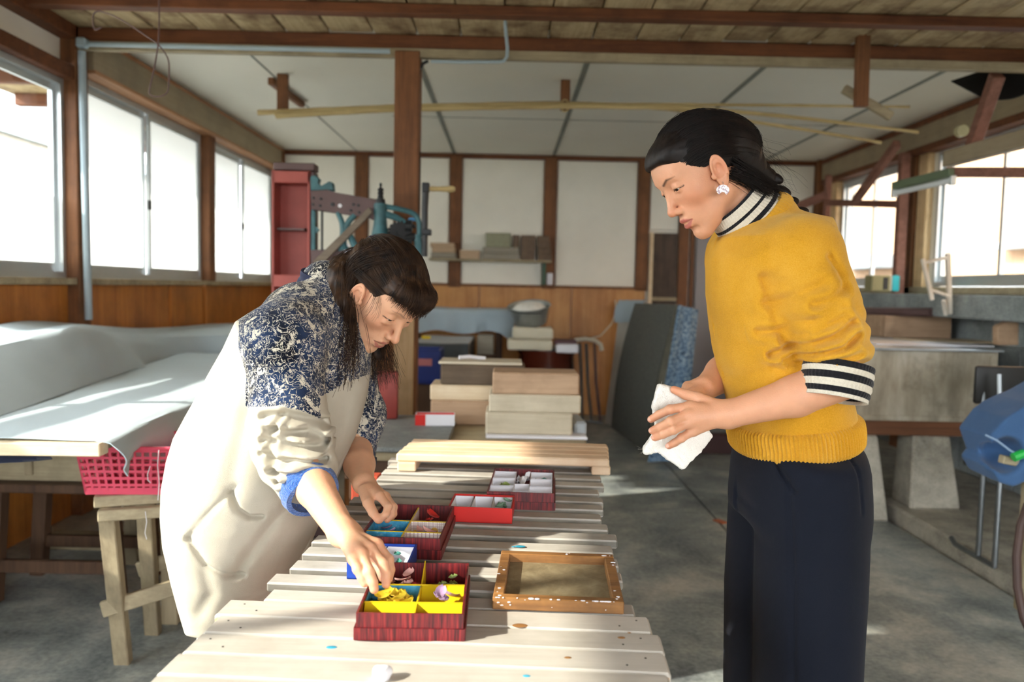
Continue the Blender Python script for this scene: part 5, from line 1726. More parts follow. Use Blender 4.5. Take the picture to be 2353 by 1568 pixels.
quad_sheet((B_ + Vector((.004, -.0, 0)), pZ(1500, 1046, 0.01), pY(1582, 706, 5.95), pY(1554, 700, 6.02)), .02, 6, 14, plain('worn_edge', '#6b685c', .8, var=.25, vs=12), 'mat_edge', .02, .004, 2, dm)
t = NT('speckled_denim')
v = t.co(rnd=False)
t.set(Base_Color=t.ramp(t.noise(v, 45, 4, .7), [(.36, '#34475c'), (.5, '#6583a0'), (.66, '#a3b6c2')]), Roughness=.9)
t.bump(t.noise(v, 18, 4), .01)
quad_sheet((pZ(1488, 1062, 0.02), pZ(1560, 1060, 0.02), pY(1606, 712, 5.95), pY(1562, 701, 5.86)), .02, 18, 20, t.m, 'blue_cloth', .03, .008, 3, label='speckled blue cloth hanging over the end of the dark mat', cat='cloth')
MB().bx(pZ(1575, 1045, 0).x, pZ(1760, 1045, 0).x, 6.05, 6.17, 0, .15, .006).build('floor_beam', plain('maroon_beam', '#3c1f1c', .6, var=.2), label='dark maroon timber beam lying on the floor before the grey door', cat='timber')

# ------------------------------------------------------------------ ceiling things
def hanger(name, x, yt, yb, Y, label):
    h = thing(name, tuple(pY(x, yt, Y)), label, 'hanger')
    return h


h1 = thing('pole_hanger', (pY(645, 220, 4.98).x, 4.98, ZC), 'dark forked wooden hanger under the white ceiling holding the pole ends', 'hanger')
MB().bar(pZ(622, 186, 2.512), pZ(694, 240, 2.512), .04, .045, .004).build('arm', MT['post'], h1)
MB().bar((pY(648, 200, 5.0).x, 5.02, ZC - .004), (pY(648, 200, 5.0).x, 5.02, pY(648, 256, 5.0).z), .065, .04, .004).build('drop', MT['post'], h1)
MB().tube([pY(640 + 9 * math.cos(a), 262 + 8 * math.sin(a), 4.97) for a in np.linspace(0, 6.28, 12)[:-1]], .005, 6, closed=True).build('rope_tie', MT['bamboo'], h1)
h2 = thing('pole_hanger', (pY(1300, 220, 4.98).x, 4.98, ZC), 'short brown wooden hanger at mid ceiling holding the bamboo poles', 'hanger')
MB().bar((pY(1300, 190, 5.0).x, 5.02, ZC - .004), (pY(1300, 190, 5.0).x, 5.02, pY(1300, 252, 5.0).z), .058, .05, .004).build('drop', MT['post'], h2)
MB().tube([pY(1298 + 9 * math.cos(a), 243 + 14 * math.sin(a), 4.96) for a in np.linspace(0, 6.28, 12)[:-1]], .005, 6, closed=True).build('rope_tie', MT['bamboo'], h2)


def pole(pts, Y, r0, r1, label):
    q = [np.array(pY(x, y, Yk)) for (x, y), Yk in zip(pts, Y)]
    f = np.linspace(0, 1, 49); L = np.linspace(0, 1, len(q))
    g = np.stack([np.interp(f, L, [p[i] for p in q]) for i in range(3)], 1)
    for _ in range(8): g[1:-1] = (g[:-2] + 2 * g[1:-1] + g[2:]) / 4
    rr = [(r0 + (r1 - r0) * k / 48) * (1.12 if k % 6 == 0 else 1.0) for k in range(49)]
    MB().tube(g, rr, 10).build('bamboo_pole', MT['bamboo'], label=label, cat='pole', group='bamboo poles under the ceiling')


pole([(593, 259), (760, 252), (930, 244), (1150, 240), (1300, 240), (1500, 240), (1800, 242), (2090, 246)], [5.0, 4.98, 4.96, 4.95, 4.95, 4.95, 4.95, 4.95], .016, .008, 'bamboo pole running level along the ceiling, thick end at the forked hanger')
pole([(635, 266), (900, 251), (1300, 244), (1600, 248), (1850, 272), (2110, 304)], [4.93, 4.91, 4.91, 4.9, 4.9, 4.9], .018, .010, 'bamboo pole bending down to the brace on the right wall beam')
pole([(905, 246), (1300, 236), (1550, 250), (1700, 276), (1850, 298), (2025, 328)], [5.03, 5.01, 5.0, 5.0, 5.0, 5.0], .015, .009, 'bamboo pole sagging lowest of the three')
h3 = thing('hanging_strut', (pY(1985, 120, 4.1).x, 4.1, 2.45), 'brown wooden strut hanging from the ceiling beam with a slanted cross piece', 'strut')
MB().bar(pY(1985, 20, 4.05), pY(1978, 246, 4.05), .062, .045, .004).build('strut', MT['post'], h3)
MB().bar(pY(1938, 204, 4.09), pY(2048, 268, 4.09), .03, .045, .004).build('cross_piece', MT['oldwood'], h3)
# wire from the roof boards
wr_ = [(365, -15), (366, 60), (363, 110), (352, 170), (341, 215), (352, 222), (370, 222), (388, 212), (389, 140), (378, 120), (362, 100), (335, 82), (300, 58), (260, 35), (225, 24), (213, 33), (214, 60), (219, 70), (233, 62)]
q = [np.array(pY(x, y, 3.2)) for x, y in wr_]
q = np.array([q[0] * np.array([1, 1, 0]) + np.array([0, 0, ZC - .006])] + q)
f = np.linspace(0, 1, 90); L = np.linspace(0, 1, len(q))
g = np.stack([np.interp(f, L, q[:, i]) for i in range(3)], 1)
for _ in range(2): g[1:-1] = (g[:-2] + 2 * g[1:-1] + g[2:]) / 4
MB().tube(g, .003, 6).build('hanging_wire', MT['brownsteel'], label='bent thin wire dangling from the roof boards above the canvas table', cat='wire')
# black tarp at the ceiling, right
P = np.zeros((8, 12, 3))
c4 = [np.array(pY(2185, 188, 4.6)), np.array(pY(2262, 228, 4.3)), np.array(pY(2420, 175, 4.2)), np.array(pY(2300, 150, 4.6))]
for i in range(8):
    for j in range(12):
        u, v_ = j / 11, i / 7
        P[i, j] = (c4[0] * (1 - u) + c4[3] * u) * (1 - v_) + (c4[1] * (1 - u) + c4[2] * u) * v_ + np.array([0, 0, -.05 * math.sin(math.pi * u) * v_])
MB().grid(P, .006).build('black_tarp', plain('black_canvas', '#191817', .8), label='black canvas sheet slung under the ceiling near the slanted brace', cat='tarp')

# ------------------------------------------------------------------ framework along the right wall
MT['rack'] = wood('rack_wood', '#6b4434', '#95695a', 'y', 1.0, stain='#4a2e24', stain_amt=.4)
rk = thing('timber_rack', (2.9, 6.9, 0), 'reddish timber rack of rails and braces before the far right window', 'rack')
MB().bar(pY(1897, 466, 7.0), pY(2080, 470, 6.0), .05, .055, .004).build('rail', MT['rack'], rk)
MB().bar(pY(1815, 482, 7.2), pY(1905, 446, 7.0), .05, .07, .004).build('rail', MT['rack'], rk)
MB().bar(pY(1965, 462, 6.4), pY(2062, 330, 5.7), .05, .06, .004).build('brace', MT['rack'], rk)
MB().bar((pY(2085, 500, 6.05).x - .06, 6.02, 1.25), (pY(2085, 500, 6.05).x - .06, 6.02, ZC - .22), .07, .06, .004).build('upright', MT['rack'], rk)
MB().bar(pY(1866, 511, 7.3), pY(1910, 509, 7.25), .05, .07, .004).build('peg_rail', MT['palewood'], rk)
MB().bar((pY(1902, 480, 7.0).x, 7.02, 0.075), (pY(1902, 480, 7.0).x, 7.02, ZC - .25), .05, .05, .004).build('upright', MT['rack'], rk)
r2 = thing('timber_truss', (2.4, 4.3, 2.2), 'heavy timber arm and slanted brace carrying the strip lamp at the right', 'truss')
MB().bar(pY(2176, 366, 4.42), pY(2440, 296, 3.7), .06, .085, .004).build('long_beam', MT['beamgrey'], r2)
MB().bar(pY(2175, 396, 4.35), pY(2440, 397, 4.0), .05, .05, .004).build('cross_arm', MT['rack'], r2)
MB().bar(pY(2292, 172, 4.2), pY(2232, 345, 4.45), .06, .07, .004).build('brace', MT['rack'], r2)
lf = thing('strip_lamp', tuple(pY(2130, 410, 4.6)), 'unlit fluorescent strip lamp with green housing under the right timber arm', 'lamp')
la, lb2 = pY(2056, 428, 4.75), pY(2190, 396, 4.3)
MB().bar(la, lb2, .05, .045, .004).build('housing', plain('olive_housing', '#5f6f55', .5), lf)
dz_ = Vector((0, 0, -.042))
MB().cyl(la + dz_, lb2 + dz_, .016, 12).build('tube', plain('tube_glass', '#dfe6e8', .25, var=.02), lf)
for q in (la, lb2):
    MB().box(q + dz_, (.03, .03, .05), None, .004).build('socket', MT['alu'], lf)
cl = pY(2210, 300, 4.9)
MB().cyl(pY(2205, 303, 4.9), pY(2214, 300, 4.85), .035, 12).build('spot_lamp', plain('cream_lamp', '#b8b189', .4), label='small cream spot lamp clipped to the right header beam', cat='lamp')

# radio box on the sill and small wooden easel
YR = 5.80
rd = thing('transistor_radio', tuple(pY(2035, 668, YR)), 'cream and turquoise radio sitting on the right window sill', 'radio')
pbox(2003, 2046, 633, 670, YR, .12, plain('olive_cream', '#8f8a63', .5), 'case_front', rd, .006)
pbox(2030, 2041, 638, 666, YR - .004, .01, MT['black'], 'dial', rd, .001)
pbox(2046, 2050, 633, 670, YR, .12, MT['cream'], 'case_band', rd, .004)
pbox(2050, 2068, 633, 670, YR, .12, plain('turquoise_plastic', '#28aebb', .3), 'case_end', rd, .008)
YE = 4.75
es = thing('small_easel', tuple(pY(2160, 720, YE)), 'small pale wooden easel frame standing before the right window', 'easel')
MT['whitewood'] = wood('white_wood', '#bdb3a4', '#dcd5c8', 'z', 1.0)
for a, b, w in (((2120, 595), (2142, 690), .022), ((2178, 583), (2182, 722), .026), ((2124, 604), (2178, 592), .018), ((2140, 667), (2184, 682), .018), ((2168, 690), (2174, 724), .022)):
    MB().bar(pY(*a, YE), pY(*b, YE + (.05 if a[0] > 2160 else 0)), w, w, .003).build('bar', MT['whitewood'], es)

# ------------------------------------------------------------------ concrete vat on pedestals
YV = 4.3
vt = thing('concrete_vat', (2.35, 5, 0.075), 'weathered concrete vat on tapered pedestals with a metal topped edge', 'vat')
xa, xb_ = pY(1900, 880, YV).x, pY(2292, 880, YV).x
z0_, z1_ = pY(2100, 968, YV).z, pY(2100, 806, YV).z
tc = NT('stained_vat')
v = tc.co(rnd=False)
n_ = tc.noise(tc.co((1, 1, .25), rnd=False), 9, 5, .65)
col = tc.ramp(n_, [(.35, '#8d8474'), (.5, '#a79d8a'), (.65, '#b9b2a2')])
st_ = tc.ramp(tc.noise(v, 5, 5, .7), [(.55, (0, 0, 0, 1)), (.75, (1, 1, 1, 1))])
tc.set(Base_Color=tc.mix(tc.math('MULTIPLY', st_, .6), col, rgb('#5f5c50')), Roughness=.85)
tc.bump(n_, .006)
w_ = .06
for args in ((xa, xb_, YV, YV + w_), (xa, xb_, YV + 1.5, YV + 1.5 + w_), (xa, xa + w_, YV + w_, YV + 1.5), (xb_ - w_, xb_, YV + w_, YV + 1.5)):
    MB().bx(*args, z0_, z1_, .006).build('wall', tc.m, vt)
MB().bx(xa + w_, xb_ - w_, YV + w_, YV + 1.5, z0_, z0_ + .05).build('vat_floor', tc.m, vt)
MB().bx(xa + .03, xb_ - .02, YV - .012, YV - .001, z0_, z0_ + .03, .003).build('ledge', tc.m, vt)
MB().bx(xb_ - .05, xb_ - .012, YV - .010, YV - .001, z0_ + .03, z1_ - .02, .003).build('edge_fillet', tc.m, vt)
MB().bx(xa - .02, xb_ + .01, YV - .03, YV + 1.58, z1_ + .002, z1_ + .014, .002).build('metal_rim', plain('worn_zinc', '#bfc6cb', .3, metal=.6, var=.2, vs=12), vt)
for k, (x0, x1, y0, y1) in enumerate(((1985, 2120, 776, 786), (2130, 2240, 778, 787))):
    a, b = pZ(x0, y1, z1_ + .02), pZ(x1, y0, z1_ + .02)
    MB().bx(a.x, b.x, YV + .2 + .36 * k, YV + .52 + .36 * k, z1_ + .0145, z1_ + .022, .002).build('drying_board', MT['palewood'] if k else MT['whitecard'], label='thin pale board lying on the vat rim, %s' % ('back one beside the trough' if k else 'white front one'), cat='board')
# timber beam and pedestals
MB().bx(xa - .05, xb_ - .02, YV + .02, YV + .14, z0_ - .085, z0_ - .001, .005).build('bearer_beam', wood('red_brown_beam', '#5a3826', '#7d5236', 'x', 1.0), vt)
zp = z0_ - .086
for (x0t, x1t, x0b, x1b, yb_) in ((1962, 2012, 1955, 2034, 1170), (2093, 2178, 2080, 2196, 1182)):
    a, b = pY(x0t, 1000, YV + .05), pY(x1t, 1000, YV + .05)
    c, d = pY(x0b, yb_, YV + .05), pY(x1b, yb_, YV + .05)
    ztop = zp
    m = MB()
    base = .0755 if (c.x > 2.19) else .001
    ys = (YV + .02, YV + .20)
    vs_ = [m.bm.verts.new(q) for q in ((c.x, ys[0] - .02, base), (d.x, ys[0] - .02, base), (d.x, ys[1] + .02, base), (c.x, ys[1] + .02, base), (a.x, ys[0], ztop), (b.x, ys[0], ztop), (b.x, ys[1], ztop), (a.x, ys[1], ztop))]
    for fc in ((3, 2, 1, 0), (4, 5, 6, 7), (0, 1, 5, 4), (1, 2, 6, 5), (2, 3, 7, 6), (3, 0, 4, 7)):
        m.bm.faces.new([vs_[i] for i in fc])
    bmesh.ops.bevel(m.bm, geom=m.bm.edges[:], offset=.01, segments=1, affect='EDGES')
    m.build('pedestal', MT['conc'], vt)
for x in (pY(1985, 980, YV).x, pY(2200, 980, YV).x):
    MB().bx(x - .06, x + .06, YV + 1.35, YV + 1.5, .0755, z0_ - .001, .008).build('pedestal', MT['conc'], vt)
# trough of thick boards on the vat
tg_ = thing('wooden_trough', tuple(pY(2200, 790, 4.9)), 'trough of thick weathered boards resting on the far side of the vat', 'trough')
ZT0 = z1_ + .0145
a, b = pY(2033, 760, 5.3), pY(2330, 760, 5.3)
ztop = min(pY(2150, 728, 5.3).z, 1.112)
MB().bx(a.x, min(b.x, 2.98), 5.3, 5.35, ZT0, ztop, .006).build('side_board', MT['pl2'], tg_)
MB().bx(a.x, min(b.x, 2.98), 5.62, 5.67, ZT0, ztop, .006).build('side_board', MT['pl2'], tg_)
MB().bx(a.x, a.x + .05, 5.35, 5.62, ZT0, ztop, .006).build('end_board', MT['pl2'], tg_)
c0_ = pY(2320, 760, 4.62)
plate([(2294, 750), (2318, 739), (2342, 740), (2342, 794), (2294, 794)], 4.40, .06, MT['pl2'], 'end_block', tg_, .006)
# dark pipe under the ledge
MB().tube([pY(1930, 716, 5.9), pY(2142, 718, 5.05)], .03, 12).build('dark_pipe', MT['brownsteel'], label='dark pipe running below the concrete ledge by the vat', cat='pipe')

# ------------------------------------------------------------------ chair with jacket, right edge
YCh = 3.35
chx = pY(2330, 1100, YCh).x
chr_ = thing('steel_chair', (chx, YCh, .075), 'tubular steel chair with black backrest beside the vat', 'chair')
for dx in (-.06, .26):
    for dy in (0.0, .12):
        z_ = .0755
        MB().tube([(chx + dx, YCh + dy, z_ + .012), (chx + dx, YCh + dy, .50), (chx + dx, YCh + dy + .05, .92)], .012, 10).build('leg', MT['steel'], chr_)
MB().tube([(chx - .06, YCh, .09), (chx - .06, YCh + .30, .09), (chx - .06, YCh + .34, .11)], .012, 10).build('foot_tube', MT['steel'], chr_)
MB().tube([(chx + .26, YCh, .09), (chx + .26, YCh + .30, .09), (chx + .26, YCh + .34, .11)], .012, 10).build('foot_tube', MT['steel'], chr_)
MB().box((chx + .10, YCh + .16, .86), (.40, .025, .17), None, .012, 2).build('backrest', MT['black'], chr_)
MB().box((chx + .10, YCh + .08, .50), (.38, .32, .04), None, .015, 2).build('seat', MT['black'], chr_)
jk_pts = [(2262, 1000), (2300, 960), (2353, 925), (2430, 890), (2440, 1090), (2353, 1085), (2310, 1106), (2285, 1098), (2266, 1068), (2280, 1050)]
Yj = 2.85
polyj = xz(jk_pts, Yj) if 'xz' in globals() else [(pY(x, y, Yj).x, pY(x, y, Yj).z) for x, y in jk_pts]


def f_jk(p):
    u, v = p[:, 0], p[:, 2]
    d2 = seg2(u, v, polyj + [polyj[0]])
    d2 = np.where(inpoly(u, v, polyj), -d2, d2)
    hy = .10
    yy = np.abs(p[:, 1] - Yj - .06) - hy
    d = np.sqrt(np.maximum(d2, 0) ** 2 + np.maximum(yy, 0) ** 2) + np.minimum(np.maximum(d2, yy), 0)
    hole = ell(p, np.array(pY(2318, 1050, Yj - .05)), (.07, .14, .075))
    return smax(d, -hole, .02) + .012 * vnoise(p, 9, 3) - .004


jo_ = np.array(pY(2340, 1010, Yj + .06))
jk = link('denim_jacket', np_mesh('jk', *extract(f_jk, jo_ - .32, jo_ + .34, .008)), fabric('blue_denim', '#41618a', .18, 600, .9, .15, .001, 1.2))
tag(jk, 'blue denim garment draped over a wooden stand at the vat side', 'jacket')
MB().tube([pY(2264, 1000, Yj - .045), pY(2290, 1012, Yj - .05), pY(2320, 1035, Yj - .055), pY(2353, 1052, Yj - .05)], .004, 6).build('hem_edge', plain('pale_hem', '#8fa8c4', .9), jk)
MB().tube([pY(2328, 1052, Yj - .06), pY(2353, 1042, Yj - .06)], .016, 10).build('green_hook', plain('green_plastic', '#25b04a', .35), label='bright green plastic hook inside the denim garment', cat='hook')
sd_ = thing('wooden_stand', (pY(2345, 1100, Yj).x, Yj, 0), 'weathered wooden stand holding up the denim garment', 'stand')
xst = pY(2345, 1100, Yj + .05).x + .05
MB().bar((xst, Yj + .06, .0755), (xst, Yj + .06, .70), .05, .05, .004).build('post', MT['oldwoodz'], sd_)
MB().bar(pY(2300, 1055, Yj - .02), pY(2400, 1075, Yj), .03, .03, .003).build('arm', MT['oldwood'], sd_)
q = [pY(2362, 1160, 2.72), pY(2345, 1210, 2.70), pY(2336, 1280, 2.68), pY(2338, 1350, 2.64), pY(2352, 1420, 2.6), pY(2375, 1470, 2.58)]
MB().tube(q + [Vector((q[-1].x + .05, q[-1].y, .03))], .014, 10).build('brown_hose', plain('brown_hose_rubber', '#4a3630', .55, var=.15), label='brown hose hanging down to the floor below the denim garment', cat='hose')

q = pZ(1655, 1200, 0.0)
MB().box((q.x, q.y, .003), (.045, .075, .006), rotz(.5), .002).build('orange_strip', plain('orange_rubber', '#b5653f', .6), label='small orange strip lying on the floor by the navy trousers', cat='strip')
q = pZ(880, 1563, TZ)
def f_cr(p): return sph(p, (q.x, q.y, TZ + .006), .011) + .006 * vnoise(p, 90, 3)
tag(link('paper_crumb', np_mesh('crumb', *extract(f_cr, (q.x - .03, q.y - .03, TZ - .01), (q.x + .03, q.y + .03, TZ + .03), .0018)), MT['whitecard']), 'tiny crumpled white paper ball on the front planks', 'paper')
# ------------------------------------------------------------------ people
def P3(x, y, Y):
    return np.array(pY(x, y, Y))


def sc(px, Y):
    return px * Y / FPX


def rows_px(rows, Y, ry):
    """(y, xl, xr[, Y, ry]) silhouette rows in pixels at depth Y -> estack rows"""
    out = []
    for r in rows:
        yy, xl, xr = r[:3]
        YY = r[3] if len(r) > 3 else Y
        rr = r[4] if len(r) > 4 else ry
        a, b = P3(xl, yy, YY), P3(xr, yy, YY)
        out.append(((a[2] + b[2]) / 2, (a[0] + b[0]) / 2, YY, (b[0] - a[0]) / 2, rr))
    return out


def xz(pts, Y):
    return [(float(q[0]), float(q[2])) for q in (P3(a, b, Y) for a, b in pts)]


def ring_band(axis0, axis1, r0, r1, nseg, nrow, flat=1.0, side=None, rib=0.0, nrib=60, flare=None, wob=0.0):
    """a knitted band around an axis: grid of points, closed in u, with ribs"""
    a, b = np.array(axis0, float), np.array(axis1, float)
    d = (b - a); d /= np.linalg.norm(d)
    s = np.array(side if side is not None else (0, 1, 0), float)
    s = s - d * (s @ d); s /= np.linalg.norm(s)
    u = np.cross(d, s)
    P = np.zeros((nrow, nseg, 3))
    for i in range(nrow):
        t = i / (nrow - 1)
        c = a + (b - a) * t
        r = r0 + (r1 - r0) * t
        if flare: r += flare * math.sin(math.pi * t)
        for j in range(nseg):
            g = 2 * math.pi * j / nseg
            rr = r + rib * (0.5 + 0.5 * math.cos(nrib * g)) + wob * math.sin(3 * g + 1.3 * i)
            P[i, j] = c + s * rr * math.cos(g) + u * rr * flat * math.sin(g)
    return P


def band_mesh(P, th):
    """two-sided closed band with rims"""
    h, w = P.shape[:2]
    c = P.mean(1, keepdims=True)
    n = P - c; n /= np.linalg.norm(n, axis=2, keepdims=True)
    I = P - n * th
    mb = MB()
    V = []
    for Q in (P, I):
        V.append([[mb.bm.verts.new(Q[i, j]) for j in range(w)] for i in range(h)])
    for i in range(h - 1):
        for j in range(w):
            k = (j + 1) % w
            mb.bm.faces.new((V[0][i][j], V[0][i][k], V[0][i + 1][k], V[0][i + 1][j]))
            mb.bm.faces.new((V[1][i][j], V[1][i + 1][j], V[1][i + 1][k], V[1][i][k]))
    for i in (0, h - 1):
        for j in range(w):
            k = (j + 1) % w
            mb.bm.faces.new((V[0][i][j], V[1][i][j], V[1][i][k], V[0][i][k]))
    return mb


def attr_col(name, attr, stops, rough=0.85, sheen=0.2, bump_s=900, bump=0.0006, interp='LINEAR'):
    t = NT(name)
    a = t.n('ShaderNodeAttribute', attribute_name=attr).outputs['Fac']
    v = t.co(rnd=False)
    w = t.noise(v, bump_s, 2)
    col = t.ramp(a, stops, interp)
    col = t.mix(0.25, col, t.ramp(w, [(0.3, (0.25, 0.25, 0.25, 1)), (0.7, (1, 1, 1, 1))]), 'MULTIPLY')
    t.set(Base_Color=col, Roughness=rough, Sheen_Weight=sheen, Specular_IOR_Level=0.15)
    t.bump(w, bump)
    return t.m


def hair_mat(name, c1, c2, rough=0.38):
    t = NT(name)
    v = t.co(rnd=False)
    f = t.noise(v, 60, 3)
    t.set(Base_Color=t.ramp(f, [(0.3, rgb(c1)), (0.75, rgb(c2))]), Roughness=rough, Specular_IOR_Level=0.25)
    return t.m


def eyes(parent, R, c, s, down):
    R3 = np.array(R)
    for sg in (-1, 1):
        mb = MB()
        m = Matrix.Translation(Vector(np.array(c) + R3 @ np.array([0.0815, 0.0318 * sg, 0.0205]) * s)) @ (R @ rot3(0, down, 0)).to_4x4() @ Matrix.Rotation(math.pi / 2, 4, 'Y')
        bmesh.ops.create_uvsphere(mb.bm, u_segments=24, v_segments=24, radius=0.0126 * s, matrix=m)
        ax = (m.to_3x3() @ Vector((0, 0, 1))).normalized()
        ce = m.translation
        mb.bm.faces.ensure_lookup_table()
        for f in mb.bm.faces:
            q = (f.calc_center_median() - ce).normalized().dot(ax)
            f.material_index = 2 if q > 0.94 else (1 if q > 0.80 else 0)
        o = mb.build('eye', MT['eyewhite'], parent)
        o.data.materials.append(MT['iris']); o.data.materials.append(MT['pupil'])


MT['eyewhite'] = plain('eye_white', '#cdbfb2', 0.3, var=0.03)
MT['iris'] = plain('eye_iris', '#2a1a12', 0.15, var=0.1)
MT['pupil'] = plain('eye_pupil', '#070505', 0.1, var=0.0)


def hand(p, wrist, mcps, fingers, thumb, fr=0.0082, palm_r=0.011, side=None):
    """wrist point, four knuckles, finger chains (after the knuckle), thumb chain"""
    d = None
    for m, f in zip(mcps, fingers):
        k = 0.94 if f is fingers[-1] else 1.0
        n = len(f)
        rs = [fr * k * q for q in (1.08, 1.0, 0.94, 0.84, 0.74)][:n + 1]
        c = chain(p, [m] + list(f), rs, 0.002)
        # knuckle bulge
        c = smin(c, sph(p, f[0], fr * 1.04 * k), 0.003)
        d = c if d is None else smin(d, c, 0.0025)
    pd = None
    w = A3(wrist)
    for i, m in enumerate(mcps):
        wi = w + (A3(m) - w) * 0.12
        c = cone(p, wi, m, palm_r * 1.2, palm_r * 0.92)
        pd = c if pd is None else smin(pd, c, 0.012)
    d = smin(d, pd, 0.006)
    n = len(thumb)
    d = smin(d, chain(p, thumb, [0.0150, 0.0108, 0.0092, 0.0070][:n], 0.003), 0.008)
    return d


# ================================================================== woman in the yellow sweater
def build_B():
    root = thing('person', (0.53, 1.5, 0), 'woman in mustard sweater and wide navy trousers, black hair braided, hands around white cloth', 'person')
    Rh = rot3(194, 38, 7); ch = (0.3734, 1.52, 1.4697); s = 0.88
    R3 = np.array(Rh).astype(F4)
    o = dict(open=0.0022, lid=0.0028, brow=0.85, chin=0.0)
    skin = skin_mat('skin_tan', '#cf9877', '#a85550', '#1d1310')
    nb = P3(1720, 508, 1.52)

    def H(v): return np.array(ch) + np.array(Rh) @ (np.array(v) * s)

    def f_head(p):
        d = head_sdf((p - A3(ch)) @ R3 / s, o) * s
        return smin(d, chain(p, [H((-0.022, 0, -0.03)), H((-0.025, 0, -0.075)), nb], (0.050, 0.046, 0.043)), 0.022)
    hp = extract(f_head, np.array(ch) - 0.175, np.array(ch) + 0.175, 0.0019)
    q = (hp[0] - A3(ch)) @ R3 / s
    marks = head_marks(q, o)
    # arms and hands
    eL, wL = P3(1928, 868, 1.345), P3(1676, 952, 1.375)
    mL = [P3(1586, 934, 1.378), P3(1580, 953, 1.366), P3(1583, 971, 1.366), P3(1594, 990, 1.374)]
    fL = [[P3(1540, 941, 1.372), P3(1514, 953, 1.390), P3(1496, 964, 1.400)],
          [P3(1541, 969, 1.352), P3(1516, 982, 1.368), P3(1499, 990, 1.382)],
          [P3(1548, 988, 1.354), P3(1523, 999, 1.368), P3(1505, 1006, 1.382)],
          [P3(1566, 1007, 1.368), P3(1550, 1018, 1.378), P3(1537, 1025, 1.386)]]
    tL = [P3(1640, 935, 1.385), P3(1607, 916, 1.398), P3(1575, 907, 1.410), P3(1549, 896, 1.418)]

    def f_armL(p):
        d = chain(p, [eL, (eL + wL) / 2 + np.array([0.02, 0, 0.0]), wL], (0.040, 0.035, 0.0235), 0.01)
        d = smin(d, ell(p, wL, (0.024, 0.019, 0.024)), 0.01)
        return smin(d, hand(p, wL, mL, fL, tL, 0.0078, 0.0105), 0.014)
    aL = extract(f_armL, P3(1480, 1060, 1.385) - np.array([0, .09, 0]), P3(2000, 800, 1.385) + np.array([0, .09, 0]), 0.0021)
    eR, wR = P3(1700, 830, 1.67), P3(1620, 893, 1.545)
    mR = [P3(1592, 905, 1.51), P3(1585, 895, 1.53), P3(1582, 889, 1.545), P3(1580, 888, 1.56)]
    fR = [[P3(1550, 925, 1.475), P3(1525, 934, 1.462), P3(1503, 939, 1.456)],
          [P3(1550, 935, 1.485), P3(1530, 955, 1.472), P3(1520, 975, 1.462)],
          [P3(1548, 935, 1.50), P3(1530, 960, 1.487), P3(1522, 985, 1.475)],
          [P3(1550, 930, 1.52), P3(1535, 955, 1.505), P3(1528, 980, 1.493)]]
    tR = [P3(1605, 905, 1.52), P3(1580, 915, 1.495), P3(1560, 925, 1.475), P3(1545, 935, 1.462)]

    def f_armR(p):
        d = chain(p, [eR, (eR + wR) / 2, wR], (0.042, 0.036, 0.0235), 0.01)
        return smin(d, hand(p, wR, mR, fR, tR, 0.0078, 0.0105), 0.014)
    aR = extract(f_armR, P3(1480, 1010, 1.56) - np.array([0, .14, 0]), P3(1745, 790, 1.56) + np.array([0, .17, 0]), 0.0026)

    def f_trunk(p):
        d = estack(p, rows_px([(540, 1690, 1800), (620, 1665, 1880), (760, 1680, 1890), (980, 1725, 1920), (1120, 1720, 1945)], 1.53, 0.12))
        d = smax(d, plane(p, P3(1800, 580, 1.52), (0, 0, 1)), 0.02)
        d = smax(d, -plane(p, P3(1800, 1130, 1.52), (0, 0, 1)), 0.02)
        d = smin(d, cone(p, P3(1850, 1100, 1.48), (0.58, 1.47, 0.08), 0.06, 0.035), 0.04)
        d = smin(d, cone(p, P3(1775, 1100, 1.60), (0.53, 1.61, 0.08), 0.06, 0.035), 0.04)
        d = smin(d, chain(p, [P3(1838, 600, 1.40), eL], (0.046, 0.038)), 0.03)
        d = smin(d, chain(p, [P3(1712, 600, 1.66), eR], (0.046, 0.038)), 0.03)
        return smin(d, cone(p, nb, P3(1770, 640, 1.53), 0.042, 0.06), 0.03)
    tr = extract(f_trunk, (0.3, 1.25, 0.03), (0.78, 1.82, 1.45), 0.009)
    P, Q = join([hp, aL, aR, tr])
    me = np_mesh('body', P, Q)
    n0 = len(hp[0])
    for nm, m in zip(('lips', 'brow', 'blush'), marks):
        a = np.zeros(len(P)); a[:n0] = m
        if nm == 'blush':
            for tip in [f[-1] for f in fL + fR] + [tL[-1]]:
                a = np.maximum(a, 0.8 * np.exp(-((P - A3(tip)) ** 2).sum(1) / 0.012 ** 2))
        set_attr(me, nm, a)
    link('body', me, skin, root)
    eyes(root, Rh, ch, s, 24)
    # fingernails of the near hand
    nail = plain('fingernail', '#dba690', 0.25, var=0.04)
    for m, f in zip(mL, fL):
        a, b = np.array(f[1]), np.array(f[2])
        dr = (b - a) / np.linalg.norm(b - a)
        up = np.array([0, -0.8, 0.45]); up -= dr * (up @ dr); up /= np.linalg.norm(up)
        mt = Matrix(np.stack([dr, np.cross(up, dr), up], 1).tolist())
        nb_ = MB(); m4 = Matrix.Translation(Vector(b + up * 0.0050 - dr * 0.001)) @ mt.to_4x4() @ Matrix.Diagonal((0.0058, 0.0042, 0.0016, 1))
        bmesh.ops.create_uvsphere(nb_.bm, u_segments=12, v_segments=8, radius=1.0, matrix=m4)
        nb_.build('fingernail', nail, root)

    # sweater
    SH, EL = P3(1842, 588, 1.405), P3(1930, 842, 1.345)
    SR, ER = P3(1712, 585, 1.665), P3(1705, 815, 1.69)
